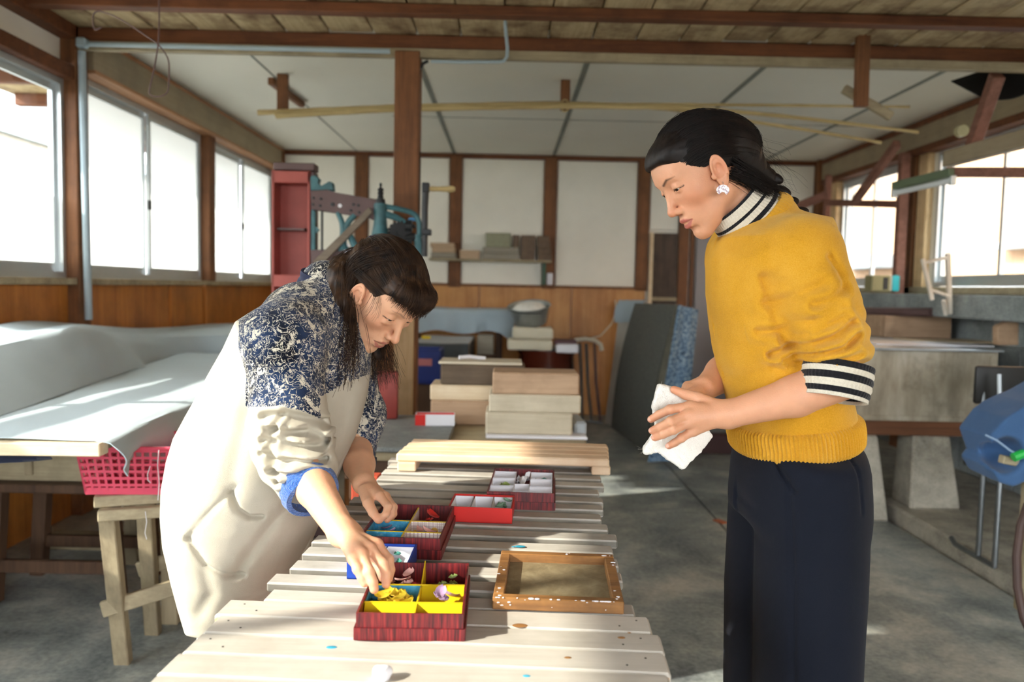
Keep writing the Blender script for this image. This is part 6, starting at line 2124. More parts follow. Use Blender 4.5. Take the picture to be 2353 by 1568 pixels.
    body_rows = rows_px([(500, 1742, 1800, 1.53, .06), (520, 1690, 1830, 1.53, .09), (552, 1645, 1862, 1.53, .14), (600, 1627, 1885, 1.53, .160), (680, 1626, 1900, 1.53, .165),
                         (760, 1636, 1912, 1.53, .165), (850, 1655, 1928, 1.53, .162), (925, 1676, 1945, 1.53, .16), (985, 1690, 1955, 1.53, .158), (1060, 1694, 1958, 1.53, .156)], 1.53, 0.16)
    ax = A3(EL - SH); L = float(np.linalg.norm(ax)); ax = ax / L
    grooves = [(xz([(1752, 640), (1768, 700), (1790, 770), (1822, 835)], 1.40), 0.011, 0.010),
               (xz([(1800, 655), (1812, 720), (1826, 790)], 1.36), 0.006, 0.012),
               (xz([(1905, 590), (1925, 625), (1932, 655)], 1.34), 0.010, 0.007),
               (xz([(1690, 760), (1740, 800), (1790, 805)], 1.40), 0.003, 0.016),
               (xz([(1705, 880), (1770, 850), (1850, 860)], 1.40), 0.004, 0.014),
               (xz([(1700, 560), (1712, 640), (1710, 720)], 1.40), 0.003, 0.016),
               (xz([(1760, 545), (1755, 600), (1765, 660)], 1.40), 0.004, 0.010)]
    sleeve_folds = [(xz([(1800, 700), (1840, 690), (1900, 650)], 1.30), 0.004, 0.008), (xz([(1790, 770), (1830, 770), (1880, 745)], 1.30), 0.005, 0.007),
                    (xz([(1812, 828), (1860, 800), (1915, 775), (1962, 742)], 1.30), 0.0085, 0.0055),
                    (xz([(1838, 836), (1890, 815), (1940, 800), (1972, 770)], 1.30), 0.0070, 0.005),
                    (xz([(1832, 792), (1880, 768), (1945, 730)], 1.30), 0.006, 0.006),
                    (xz([(1850, 846), (1905, 832), (1975, 814)], 1.30), 0.004, 0.0045),
                    (xz([(1880, 700), (1925, 690), (1950, 668)], 1.30), 0.0045, 0.007),
                    (xz([(1850, 740), (1895, 735), (1940, 705)], 1.30), 0.004, 0.007)]

    def f_sw(p):
        d = estack(p, body_rows)
        d = smax(d, plane(p, P3(1740, 470, 1.53), (0, 0, 1)), 0.03)
        d = smin(d, chain(p, [P3(1764, 518, 1.53), P3(1790, 565, 1.53)], (0.056, 0.11)), 0.05)
        d = smin(d, cone(p, SH, SR, 0.068, 0.068), 0.05)
        arm = chain(p, [SH, SH * 0.5 + EL * 0.5, EL], (0.070, 0.0690, 0.0560))
        arm = smax(arm, plane(p, EL + np.array(ax) * 0.004, ax), 0.010)
        d = smin(d, arm, 0.014)
        d = smin(d, chain(p, [SR, SR * 0.5 + ER * 0.5, ER], (0.07, 0.064, 0.05)), 0.035)
        near = (p[:, 1] < 1.53)
        for g, am, w in grooves:
            dd = seg2(p[:, 0], p[:, 2], g)
            d = d + np.where(near, am * np.exp(-(dd / w) ** 2), 0)
        for g, am, w in sleeve_folds:
            dd = seg2(p[:, 0], p[:, 2], g)
            d = d + np.where(p[:, 1] < 1.42, 1.35 * am * np.exp(-(dd / w) ** 2) - am * 0.85 * np.exp(-((dd - w * 2.1) / (w * 1.1)) ** 2), 0)
        t = (p - A3(SH)) @ ax / L
        u = (p - A3(SH)) - t[:, None] * ax * L
        rr = np.sqrt((u * u).sum(1))
        m = np.clip((t - 0.5) / 0.2, 0, 1) * np.clip((1.06 - t) / 0.06, 0, 1) * (rr < 0.11)
        ph = t * 40 + 1.6 * vnoise(p, 16, 3) + 2.2 * np.arctan2(u[:, 2], u[:, 1])
        d = d + 0.0028 * m * np.sin(ph)
        d = d + 0.0030 * vnoise(p, 11, 5) + 0.0012 * vnoise(p, 30, 6)
        # hem and neck openings, sleeve ends
        d = smax(d, -plane(p, P3(1700, 992, 1.53), np.array([0.10, 0.0, 1.0])), 0.012)
        cut = plane(p, EL + np.array(ax) * 0.004, ax)
        return np.where((t > 0.97) & (rr < 0.075) & (p[:, 1] < 1.37), smax(d, cut, 0.006), d)
    SW = extract(f_sw, (0.33, 1.24, 0.95), (0.72, 1.80, 1.45), 0.0036, slack=2.4)
    sw = np_mesh('sweater', *SW)
    t = NT('mustard_wool')
    v = t.co(rnd=False)
    fz = t.noise(v, 500, 3, 0.7); big = t.noise(v, 9, 4)
    f = t.math('MULTIPLY_ADD', fz, 0.5, t.math('MULTIPLY', big, 0.5))
    t.set(Base_Color=t.ramp(f, [(0.3, '#b5811a'), (0.5, '#cf9728'), (0.72, '#dda943')]), Roughness=0.95, Sheen_Weight=0.45, Sheen_Roughness=0.4, Specular_IOR_Level=0.1)
    t.set(Sheen_Tint=(1.0, 0.8, 0.4, 1))
    t.bump(t.math('MULTIPLY_ADD', t.noise(v, 1400, 2), 0.5, fz), 0.0012)
    MT['wool'] = t.m
    o_sw = link('sweater', sw, t.m, root)
    # ribbed hem
    hr = sorted(rows_px([(955, 1684, 1952), (985, 1690, 1957), (1015, 1693, 1957)], 1.53, 0.16))
    n, m = 720, 14
    G = np.zeros((m, n, 3))
    c0 = np.array([(hr[1][1]), 1.53]);
    for i in range(m):
        tt = i / (m - 1)
        for j in range(n):
            g = 2 * math.pi * j / n
            rib = 0.0016 * math.cos(110 * g)
            bul = 0.004 * math.sin(math.pi * tt)
            z = hr[2][0] - (hr[2][0] - hr[0][0] + 0.004) * tt + 0.0165 * math.cos(g) + (0.006 * math.sin(g) if tt > 0.5 else 0)
            bul -= 0.014 * max(0, 1 - tt / 0.18) + 0.006 * max(0, (tt - 0.88) / 0.12)
            rx = np.interp(z, [hr[0][0], hr[2][0]], [hr[0][3], hr[2][3]]) + 0.006 + rib + bul
            cx = np.interp(z, [hr[0][0], hr[2][0]], [hr[0][1], hr[2][1]])
            G[i, j] = (cx + rx * math.cos(g), 1.53 + (0.164 + rib + bul) * math.sin(g), z)
    band_mesh(G, 0.008).build('hem_rib', t.m, o_sw)
    # collar of the striped undershirt
    stripes = attr_col('striped_knit', 'stripe', [(0.0, '#d7cfbd'), (0.5, '#15151a')], 0.9, 0.2, 700, 0.001, 'CONSTANT')

    def striped(G, name, ks, parent, th=0.004):
        mb = band_mesh(G, th)
        me = mb.mesh(60)
        h, w = G.shape[:2]
        st = np.zeros(len(me.vertices))
        rowid = np.array([i for _ in (0, 1) for i in range(h) for j in range(w)]) / (h - 1)
        for a, b in ks: st[(rowid >= a) & (rowid <= b)] = 1
        set_attr(me, 'stripe', st)
        return link(name, me, stripes, parent)
    a0, a1 = P3(1741, 522, 1.525), P3(1684, 464, 1.52)
    G = ring_band(a0, a1, 0.073, 0.055, 240, 26, 0.98, None, 0.0012, 60, 0.002, 0.0008)
    shirt = striped(G, 'turtleneck', [(0.0, 0.2), (0.36, 0.45), (0.62, 0.70), (0.94, 1.0)], root)
    ca = (a1 - a0) / np.linalg.norm(a1 - a0)
    G = ring_band(a0 - ca * 0.004, a0 + ca * 0.020, 0.0815, 0.0745, 260, 8, 0.98, None, 0.0012, 65, 0.003)
    band_mesh(G, 0.008).build('neck_rib', MT['wool'], o_sw)
    # cuffs folded over the sleeves
    dirc = np.array(EL - SH) / L
    fw = (wL - eL) / np.linalg.norm(wL - eL)
    dv = dirc * 0.90 + fw * 0.46; dv /= np.linalg.norm(dv)
    c0 = EL + dirc * -0.003 + np.array([-0.001, 0, 0.0]); c1 = c0 + dv * 0.060
    G = ring_band(c0, c1, 0.0562, 0.0535, 200, 26, 1.0, None, 0.0011, 50, 0.002, 0.0006)
    striped(G, 'cuff', [(0.0, 0.16), (0.36, 0.52), (0.74, 0.9)], shirt)
    dR = np.array(ER - SR); dR = dR / np.linalg.norm(dR)
    G = ring_band(ER - dR * 0.012, ER + dR * 0.035 + np.array([-0.012, -0.01, 0]), 0.051, 0.053, 120, 20, 1.0, None, 0.001, 40)
    striped(G, 'cuff', [(0.0, 0.16), (0.36, 0.52), (0.74, 0.9)], shirt)

    # trousers
    hip = rows_px([(940, 1722, 1922, 1.53, .135), (990, 1712, 1938, 1.53, .14), (1022, 1696, 1962, 1.53, .148), (1060, 1688, 1977), (1130, 1680, 1984), (1200, 1676, 1985)], 1.53, 0.155)
    nl = rows_px([(1060, 1745, 1977), (1130, 1740, 1984), (1250, 1740, 1985), (1350, 1740, 1982), (1450, 1740, 1976), (1568, 1740, 1969), (2000, 1742, 1950)], 1.46, 0.12)
    fl_ = rows_px([(1060, 1690, 1900), (1130, 1684, 1880), (1250, 1675, 1870), (1350, 1666, 1860), (1568, 1664, 1850), (1990, 1668, 1850)], 1.62, 0.11)
    tg = [(xz([(1797, 1010), (1795, 1060), (1803, 1095), (1822, 1128)], 1.38), 0.007, 0.0035),
          (xz([(1822, 1128), (1827, 1300), (1828, 1600)], 1.36), 0.003, 0.0028),
          (xz([(1817, 1140), (1820, 1300), (1821, 1600)], 1.36), 0.0015, 0.0022),
          (xz([(1740, 1185), (1738, 1350), (1738, 1700)], 1.38), 0.007, 0.005),
          (xz([(1695, 1050), (1715, 1120), (1742, 1180)], 1.40), 0.004, 0.006),
          (xz([(1680, 1130), (1700, 1200), (1715, 1300)], 1.45), 0.003, 0.008),
          (xz([(1938, 1010), (1950, 1100), (1957, 1165)], 1.40), 0.003, 0.003),
          (xz([(1900, 1150), (1905, 1350), (1895, 1600)], 1.36), 0.004, 0.02)]

    def f_tr(p):
        d = estack(p, hip)
        d = smax(d, -plane(p, P3(1800, 1185, 1.53), (0, 0, 1)), 0.03)
        a = smax(estack(p, nl), plane(p, P3(1800, 1040, 1.46), (0, 0, 1)), 0.03)
        b = smax(estack(p, fl_), plane(p, P3(1800, 1040, 1.62), (0, 0, 1)), 0.03)
        d = smin(smin(d, a, 0.03), b, 0.02)
        for g, am, w in tg:
            dd = seg2(p[:, 0], p[:, 2], g)
            d = d + np.where(p[:, 1] < 1.52, am * np.exp(-(dd / w) ** 2), 0)
        d = d + 0.004 * vnoise(p * A3((1, 1, 0.35)), 14, 8)
        d = smax(d, plane(p, P3(1800, 955, 1.53), (0, 0, 1)), 0.006)
        return smax(d, -(p[:, 2] - 0.07), 0.006)
    TR = extract(f_tr, (0.36, 1.30, 0.04), (0.74, 1.78, 1.03), 0.0042, slack=2.4)
    navy = fabric('navy_twill', '#0f131e', 0.2, 1200, 0.85, 0.04, 0.0006)
    tro = link('trousers', np_mesh('trousers', *TR), navy, root)
    # flap pocket and button on the hip
    fp = [P3(1934, 992, 1.395), P3(1941, 1033, 1.390), P3(1974, 1030, 1.43), P3(1969, 985, 1.44)]
    Gp = np.zeros((6, 8, 3))
    for i in range(6):
        for j in range(8):
            u, v_ = j / 7, i / 5
            q = (fp[0] * (1 - u) + fp[3] * u) * (1 - v_) + (fp[1] * (1 - u) + fp[2] * u) * v_
            q = q + np.array([0.004, -0.010, 0]) * math.sin(math.pi * (0.15 + 0.7 * u))
            Gp[i, j] = q
    MB().grid(Gp, 0.004).build('pocket_flap', navy, tro)
    bc = P3(1969, 1014, 1.418)
    mb = MB().lathe([(0.0, 0.003), (0.003, 0.0022), (0.0045, 0.0028), (0.0078, 0.0035), (0.0088, 0.002), (0.0088, 0.0), (0.0, 0.0)], bc, 20, frame_to((0.55, -0.8, 0.05)))
    mb.build('button', plain('navy_button', '#2c3550', 0.2), tro)
    # shoes
    for (x, y) in ((0.585, 1.45), (0.53, 1.62)):
        def f_sh(p, x=x, y=y):
            d = ell(p, (x - 0.10, y, 0.045), (0.085, 0.045, 0.042))
            d = smin(d, ell(p, (x + 0.03, y, 0.05), (0.075, 0.036, 0.048)), 0.04)
            return smax(d, -(p[:, 2] - 0.004), 0.004)
        link('shoe', np_mesh('shoe', *extract(f_sh, (x - 0.22, y - 0.08, -0.01), (x + 0.14, y + 0.08, 0.12), 0.006)), plain('black_leather', '#1a1715', 0.4), root)

    # hair: swept back into a low braid
    hx = [(-0.13, -0.13), (-0.045, -0.085), (-0.027, -0.058), (-0.014, -0.008), (-0.004, 0.022), (0.012, 0.034), (0.030, 0.027), (0.040, 0.018), (0.048, 0.030), (0.060, 0.050), (0.074, 0.066), (0.088, 0.079), (0.12, 0.088)]

    def f_hair(p):
        q = (p - A3(ch)) @ R3 / s
        d = ell(q, (-0.010, 0, 0.047), (0.100, 0.079, 0.089))
        d = smin(d, ell(q, (-0.082, 0, 0.022), (0.060, 0.062, 0.064)), 0.04)
        d = smin(d, ell(q, (0.058, 0.0, 0.086), (0.036, 0.058, 0.023)), 0.04)
        d = smin(d, chain(q, [(-0.075, 0, 0.0), (-0.085, 0, -0.045), (-0.105, 0.0, -0.085)], (0.05, 0.040, 0.024)), 0.03)
        zl = np.interp(q[:, 0], [a for a, b in hx], [b for a, b in hx]).astype(F4)
        lim = (zl - q[:, 2]) * 0.75
        side = np.abs(q[:, 1])
        # flow-aligned grooves: stretch noise along front-to-back
        th = np.arctan2(q[:, 2] - 0.02, q[:, 1] + 1e-6)
        gr = vnoise(np.stack([th * 1.6, q[:, 0] * 9, np.zeros_like(th)], 1), 7.0, 2) + 0.6 * vnoise(np.stack([th * 1.6, q[:, 0] * 9, np.zeros_like(th)], 1), 18.0, 4)
        d = d + 0.0009 * gr
        return smax(d, lim, 0.006) * s
    HB = extract(f_hair, np.array(ch) - 0.2, np.array(ch) + 0.2, 0.0026, slack=2.2)
    # braid lobes in world space
    bp = [H((-0.095, 0.0, -0.045)), H((-0.115, 0.0, -0.085)), P3(1800, 462, 1.51), P3(1822, 480, 1.52), P3(1850, 510, 1.54), P3(1880, 560, 1.56)]
    cum = np.concatenate([[0], np.cumsum([np.linalg.norm(b - a) for a, b in zip(bp[:-1], bp[1:])])])

    def bpt(t): return np.array([np.interp(t * cum[-1], cum, [q[i] for q in bp]) for i in range(3)])

    def f_braid(p):
        d = None
        for i in range(15):
            t = i / 14
            c = bpt(t); dr = bpt(min(t + .03, 1)) - bpt(max(t - .03, 0)); dr /= np.linalg.norm(dr)
            sd = np.cross(dr, (0, 1, 0.2)); sd /= np.linalg.norm(sd)
            off = sd * (0.007 if i % 2 else -0.007)
            R = np.array(frame_to(dr + sd * (0.7 if i % 2 else -0.7)))
            e = ell(p, c + off, (0.012 - 0.003 * t, 0.011 - 0.003 * t, 0.018), R)
            d = e if d is None else smin(d, e, 0.002)
        return d
    BR = extract(f_braid, np.min(bp, 0) - 0.04, np.max(bp, 0) + 0.04, 0.0024)
    # strands over the shell
    guides = []
    cen = np.array([-0.012, 0, 0.035])
    for a in np.linspace(-1, 1, 15):
        st = np.array([0.096 - 0.066 * abs(a) ** 1.6, 0.074 * a, 0.088 - 0.066 * abs(a) ** 2.0])
        en = np.array([-0.100, 0.012 * a, -0.030])
        pts = []
        for t_ in np.linspace(0, 1, 14):
            v = (st - cen) / np.linalg.norm(st - cen) * (1 - t_) + (en - cen) / np.linalg.norm(en - cen) * t_ + np.array([0, 0.25 * a, 0.55 * (1 - abs(a) * 0.75)]) * math.sin(math.pi * t_)
            v /= np.linalg.norm(v)
            lo_, hi_ = 0.03, 0.2
            tt = np.linspace(lo_, hi_, 120)
            qq = (cen + v * tt[:, None]).astype(F4)
            dd = np.minimum(ell(qq, (-0.010, 0, 0.047), (0.1015, 0.0805, 0.0905)), ell(qq, (-0.082, 0, 0.022), (0.0615, 0.0635, 0.0655)))
            k = np.argmax(dd > 0)
            pts.append(H(cen + v * (tt[k])))
        guides.append(pts)
    ST = strands(guides, 4200, (0.001, 0.0022, 0.003), 0.00055, 0.00035, 3, 3, 14)
    FL = strands([[H((-0.10, 0.03, 0.03)), H((-0.125, 0.03, -0.01)), H((-0.15, 0.02, -0.07)), H((-0.16, 0.01, -0.11))], [H((-0.09, -0.03, 0.05)), H((-0.13, -0.01, 0.0)), H((-0.14, 0, -0.06)), H((-0.15, 0.0, -0.13))]], 34, (0.006, 0.010, 0.014, 0.018), 0.0002, 0.00014, 5, 3, 14, wave=0.01)
    FL2 = strands([[H((0.00, 0.075, -0.03)), H((-0.03, 0.072, -0.06)), H((-0.05, 0.066, -0.12))], [H((-0.02, 0.07, -0.02)), H((-0.04, 0.072, -0.07)), H((-0.07, 0.06, -0.13))], [H((-0.04, 0.065, 0.0)), H((-0.06, 0.066, -0.06)), H((-0.09, 0.05, -0.12))]], 260, (0.004, 0.006, 0.007), 0.0005, 0.0003, 6, 3, 12, wave=0.004)
    P, Q = join([HB, BR, ST, FL, FL2])
    link('hair', np_mesh('hair', P, Q), hair_mat('black_hair', '#0b0807', '#1c1310', 0.55), root)
    # earring: crescent-cut disc on a hook
    ec = P3(1661, 437, 1.432)
    lob = P3(1661, 420, 1.436)
    poly = [(0.0115 * math.cos(a), 0.0095 * math.sin(a)) for a in np.linspace(math.radians(-55), math.radians(235), 30)]
    poly += [(0.0055 * math.cos(a), -0.0085 + 0.0055 * math.sin(a)) for a in np.linspace(math.radians(165), math.radians(15), 12)]
    m4 = Matrix.Translation(Vector(ec)) @ Matrix.Rotation(math.pi / 2, 4, 'X')
    te = NT('speckled_enamel')
    vv = te.co(rnd=False)
    te.set(Base_Color=te.ramp(te.noise(vv, 330, 2), [(0.46, '#ece6e2'), (0.54, '#9a7f8c')]), Roughness=0.3)
    er = MB().prism(poly, 0.002, m4, 0.0004).build('earring', te.m, root)
    MB().tube([ec + np.array([0, 0, 0.0095]), ec + np.array([0, 0, 0.014]), lob + np.array([0, 0.004, 0.002])], 0.0005, 6).build('hook', MT['steel'], er)
    return root



def poly_ext(p, poly, y0, half, tilt=(0, 0)):
    """signed distance to an x-z polygon given thickness along y"""
    u, v = p[:, 0], p[:, 2]
    d2 = seg2(u, v, list(poly) + [poly[0]])
    d2 = np.where(inpoly(u, v, poly), -d2, d2)
    yy = np.abs(p[:, 1] - (y0 + tilt[0] * (u - poly[0][0]) + tilt[1] * (v - poly[0][1]))) - half
    return np.sqrt(np.maximum(d2, 0) ** 2 + np.maximum(yy, 0) ** 2) + np.minimum(np.maximum(d2, yy), 0)


def build_towel():
    Y = 1.432
    poly = xz([(1517, 889), (1550, 897), (1585, 915), (1600, 960), (1628, 1000), (1600, 1035), (1563, 1066), (1530, 1047), (1510, 1030), (1482, 1036), (1479, 1030), (1500, 1006), (1506, 975), (1502, 935)], Y)
    flap = xz([(1500, 1000), (1530, 1015), (1563, 1066), (1532, 1048), (1508, 1031), (1480, 1036)], Y)

    def f(p):
        d = poly_ext(p, poly, Y, 0.004, (0.0, 0.12)) - 0.0035
        d = smin(d, poly_ext(p, flap, Y - 0.012, 0.003) - 0.003, 0.012)
        n = 0.0012 * vnoise(p, 210, 2) + 0.003 * vnoise(p, 26, 4)
        return d + n
    lo = P3(1470, 1080, Y) - np.array([0.01, 0.05, 0.01]); hi = P3(1640, 880, Y) + np.array([0.01, 0.06, 0.01])
    me = np_mesh('towel', *extract(f, lo, hi, 0.002))
    m = fabric('white_terry', '#e9e5dc', 0.06, 700, 0.95, 0.3, 0.0016)
    root = link('hand_towel', me, m)
    tag(root, 'small white terry cloth held between the hands of the sweater woman', 'towel')
    c = P3(1520, 888, Y)
    P, Q = join([strands([[P3(1518, 890, Y), P3(1517, 884, Y), P3(1513, 880, Y)], [P3(1520, 890, Y), P3(1520, 882, Y), P3(1522, 878, Y)]], 5, (.001, .002, .003), .0003, .0002, 1),
                 strands([[P3(1482, 1034, Y), P3(1474, 1030, Y), P3(1466, 1024, Y)], [P3(1482, 1036, Y), P3(1474, 1042, Y), P3(1470, 1050, Y)]], 5, (.001, .002, .003), .0003, .0002, 2),
                 strands([[P3(1626, 1003, Y), P3(1629, 1008, Y), P3(1631, 1010, Y)], [P3(1566, 1064, Y), P3(1566, 1070, Y), P3(1568, 1076, Y)]], 40, (.001, .002, .003), .0003, .0002, 2)])
    link('loose_threads', np_mesh('threads', P, Q), m, root)


build_towel()
PERSON_B = build_B()


# ================================================================== woman in the smock, bending over the boxes
def build_A():
    root = thing('person', (-0.62, 1.68, 0), 'woman in cream smock with navy print yoke, brown hair, bending over the paper boxes', 'person')
    Rh = rot3(-38, 50, -9); ch = (-0.2688, 1.66, 1.2289); s = 0.89
    R3 = np.array(Rh).astype(F4)
    o = dict(open=0.0042, lid=0.0026, brow=0.45, nose=0.004, fold=0.0011, bags=1)
    skin = skin_mat('skin_light', '#d8a685', '#a05a50', '#3a271d')

    def H(v): return np.array(ch) + np.array(Rh) @ (np.array(v) * s)
    nb = P3(752, 705, 1.68)

    def f_head(p):
        d = head_sdf((p - A3(ch)) @ R3 / s, o) * s
        return smin(d, chain(p, [H((-0.022, 0, -0.03)), H((-0.035, 0, -0.075)), nb], (0.050, 0.047, 0.05)), 0.022)
    hp = extract(f_head, np.array(ch) - 0.18, np.array(ch) + 0.18, 0.0019)
    marks = head_marks((hp[0] - A3(ch)) @ R3 / s, o)
    # near (right) arm and hand
    eR, wR = P3(672, 1040, 1.455), P3(786, 1222, 1.26)
    mR = [P3(866, 1252, 1.235), P3(852, 1262, 1.205), P3(832, 1274, 1.185), P3(812, 1284, 1.178)]
    fR = [[P3(893, 1287, 1.222), P3(897, 1310, 1.212), P3(893, 1331, 1.200)],
          [P3(880, 1296, 1.180), P3(888, 1322, 1.172), P3(887, 1343, 1.165)],
          [P3(848, 1314, 1.155), P3(857, 1338, 1.150), P3(860, 1355, 1.148)],
          [P3(822, 1308, 1.158), P3(832, 1328, 1.154), P3(838, 1341, 1.152)]]
    tR = [P3(815, 1232, 1.262), P3(850, 1262, 1.262), P3(872, 1298, 1.245), P3(880, 1328, 1.222)]

    def f_armR(p):
        d = chain(p, [eR, eR * 0.5 + wR * 0.5, wR], (0.036, 0.032, 0.0225), 0.01)
        d = smin(d, ell(p, wR, (0.022, 0.022, 0.022)), 0.01)
        # tendons on the back of the hand
        return smin(d, hand(p, wR, mR, fR, tR, 0.0078, 0.0100), 0.016)
    aR = extract(f_armR, P3(630, 1390, 1.28) - np.array([0.04, .17, 0]), P3(920, 1000, 1.28) + np.array([0, .24, 0.04]), 0.0021)
    eL, wL = P3(818, 1030, 1.80), P3(834, 1110, 1.625)
    mL = [P3(872, 1140, 1.560), P3(882, 1140, 1.580), P3(886, 1142, 1.600), P3(884, 1146, 1.618)]
    fL = [[P3(892, 1165, 1.535), P3(886, 1183, 1.524), P3(872, 1195, 1.520)],
          [P3(900, 1164, 1.560), P3(899, 1183, 1.552), P3(890, 1195, 1.545)],
          [P3(904, 1166, 1.585), P3(904, 1182, 1.575), P3(897, 1193, 1.566)],
          [P3(902, 1166, 1.605), P3(903, 1180, 1.598), P3(898, 1189, 1.590)]]
    tL = [P3(840, 1128, 1.590), P3(846, 1156, 1.550), P3(857, 1178, 1.530), P3(868, 1194, 1.518)]

    def f_armL(p):
        d = chain(p, [eL, eL * 0.5 + wL * 0.5, wL], (0.037, 0.033, 0.0225), 0.01)
        return smin(d, hand(p, wL, mL, fL, tL, 0.0078, 0.0100), 0.015)
    aL = extract(f_armL, P3(770, 1230, 1.66) - np.array([0.03, .19, 0]), P3(925, 1000, 1.66) + np.array([0, .20, 0.02]), 0.0023)

    def f_trunk(p):
        d = chain(p, [P3(560, 1130, 1.68), P3(650, 900, 1.68), P3(735, 740, 1.68)], (0.11, 0.10, 0.075), 0.05)
        d = smin(d, cone(p, P3(735, 740, 1.68), nb, 0.075, 0.045), 0.03)
        d = smin(d, cone(p, P3(540, 1180, 1.62), (-0.60, 1.62, 0.08), 0.07, 0.035), 0.04)
        d = smin(d, cone(p, P3(560, 1180, 1.76), (-0.55, 1.76, 0.08), 0.07, 0.035), 0.04)
        d = smin(d, chain(p, [P3(660, 800, 1.54), P3(665, 960, 1.48), eR], (0.045, 0.04, 0.036)), 0.03)
        d = smin(d, chain(p, [P3(760, 810, 1.82), P3(805, 950, 1.83), eL], (0.045, 0.04, 0.036)), 0.03)
        return d
    tr = extract(f_trunk, (-0.80, 1.36, 0.03), (-0.2, 1.95, 1.32), 0.009)
    P, Q = join([hp, aR, aL, tr])
    me = np_mesh('body', P, Q)
    for nm, m in zip(('lips', 'brow', 'blush'), marks):
        a = np.zeros(len(P)); a[:len(hp[0])] = m
        if nm == 'blush':
            for tip in [f[-1] for f in fL + fR] + [tL[-1], tR[-1]] + mR:
                a = np.maximum(a, 0.75 * np.exp(-((P - A3(tip)) ** 2).sum(1) / 0.012 ** 2))
        set_attr(me, nm, a)
    link('body', me, skin, root)
    eyes(root, Rh, ch, s, 20)

    # smock
    rows = rows_px([(628, 742, 792, 1.68, .05), (660, 690, 815, 1.68, .09), (690, 632, 828, 1.68, .13), (715, 592, 838, 1.68, .16), (740, 556, 846, 1.68, .175), (800, 528, 852, 1.68, .185), (860, 492, 850, 1.68, .19),
                    (900, 470, 845, 1.68, .19), (950, 440, 832, 1.68, .19), (1000, 413, 815, 1.68, .195), (1050, 400, 790, 1.68, .20), (1110, 392, 765, 1.68, .205), (1170, 392, 743, 1.68, .205),
                    (1230, 398, 718, 1.68, .20), (1300, 416, 690, 1.68, .19), (1350, 432, 664, 1.68, .18), (1400, 452, 632, 1.68, .17), (1440, 470, 600, 1.68, .16)], 1.68, 0.19)
    S0, S1, SE, S2 = P3(652, 790, 1.50), P3(664, 950, 1.465), P3(672, 1035, 1.45), P3(709, 1122, 1.385)
    L0, L1, L2 = P3(795, 830, 1.83), P3(822, 960, 1.84), P3(818, 1062, 1.81)
    folds = [(xz([(528, 1138), (545, 1172), (568, 1192), (592, 1196)], 1.48), 0.016, 0.0050),
             (xz([(428, 1242), (470, 1300), (520, 1330), (548, 1332)], 1.48), 0.008, 0.005),
             (xz([(532, 1330), (580, 1260), (640, 1180), (700, 1090)], 1.48), 0.010, 0.010),
             (xz([(450, 1420), (480, 1370), (470, 1310), (440, 1240)], 1.48), 0.006, 0.014),
             (xz([(540, 1120), (480, 1180), (425, 1245)], 1.48), 0.004, 0.006),
             (xz([(560, 960), (540, 1060), (530, 1130)], 1.48), 0.006, 0.018),
             (xz([(600, 1380), (650, 1345), (690, 1300)], 1.48), 0.008, 0.012),
             (xz([(545, 1400), (600, 1405), (640, 1375)], 1.48), 0.007, 0.008),
             (xz([(500, 880), (470, 980), (450, 1100)], 1.48), 0.004, 0.02),
             (xz([(735, 900), (700, 1000), (660, 1200)], 1.48), 0.010, 0.02),
             (xz([(780, 900), (740, 1060), (700, 1200)], 1.50), 0.005, 0.015)]
    sfold = [(xz([(600, 962), (650, 955), (690, 968), (735, 990)], 1.38), 0.010, 0.007),
             (xz([(610, 985), (660, 1000), (700, 995), (738, 1020)], 1.38), 0.009, 0.006),
             (xz([(605, 1015), (640, 1012), (690, 1030), (735, 1032)], 1.38), 0.009, 0.006),
             (xz([(600, 1045), (640, 1060), (690, 1055), (738, 1062)], 1.38), 0.009, 0.006),
             (xz([(625, 1080), (670, 1085), (710, 1080), (742, 1086)], 1.38), 0.008, 0.005),
             (xz([(640, 1105), (690, 1105), (745, 1096)], 1.38), 0.006, 0.004),
             (xz([(625, 985), (622, 1040), (640, 1100)], 1.38), 0.007, 0.007),
             (xz([(640, 960), (632, 985), (600, 1010)], 1.38), 0.006, 0.005)]

    def f_sm(p):
        d = estack(p, rows)
        d = smax(d, plane(p, P3(760, 628, 1.68), (0, 0, 1)), 0.01)
        d = smin(d, cone(p, P3(757, 690, 1.68), P3(748, 655, 1.675), 0.058, 0.052), 0.02)
        near = p[:, 1] < 1.68
        for g, am, w in folds:
            dd = seg2(p[:, 0], p[:, 2], g)
            d = d + np.where(near, am * np.exp(-(dd / w) ** 2), 0)
        d = d + 0.006 * vnoise(p * A3((1, 1, 0.4)), 9, 3)
        a = chain(p, [S0, S1, SE, S2], (0.074, 0.064, 0.058, 0.043), 0.03)
        a = smin(a, cone(p, S0, P3(690, 740, 1.60), 0.074, 0.08), 0.03)
        for g, am, w in sfold:
            dd = seg2(p[:, 0], p[:, 2], g)
            a = a + np.where(p[:, 1] < 1.46, am * np.exp(-(dd / w) ** 2) - 0.7 * am * np.exp(-((dd - 2 * w) / w) ** 2), 0)
        m = np.clip((P3(0, 945, 1.42)[2] - p[:, 2]) / 0.02, 0, 1)
        a = a - 0.008 * m * np.clip(1 + vnoise(p, 24, 9), 0, 2) * 0.6 + 0.004 * vnoise(p, 28, 7) * (0.35 + m)
        ad = S2 - SE; ad = ad / np.linalg.norm(ad)
        a = smax(a, plane(p, S2, ad), 0.006)
        d = smin(d, a, 0.018)
        b = chain(p, [L0, L1, L2], (0.07, 0.058, 0.046), 0.03) + 0.005 * vnoise(p, 22, 6)
        b = smax(b, plane(p, L2, (0.05, -0.1, -1.0)), 0.006)
        d = smin(d, b, 0.018)
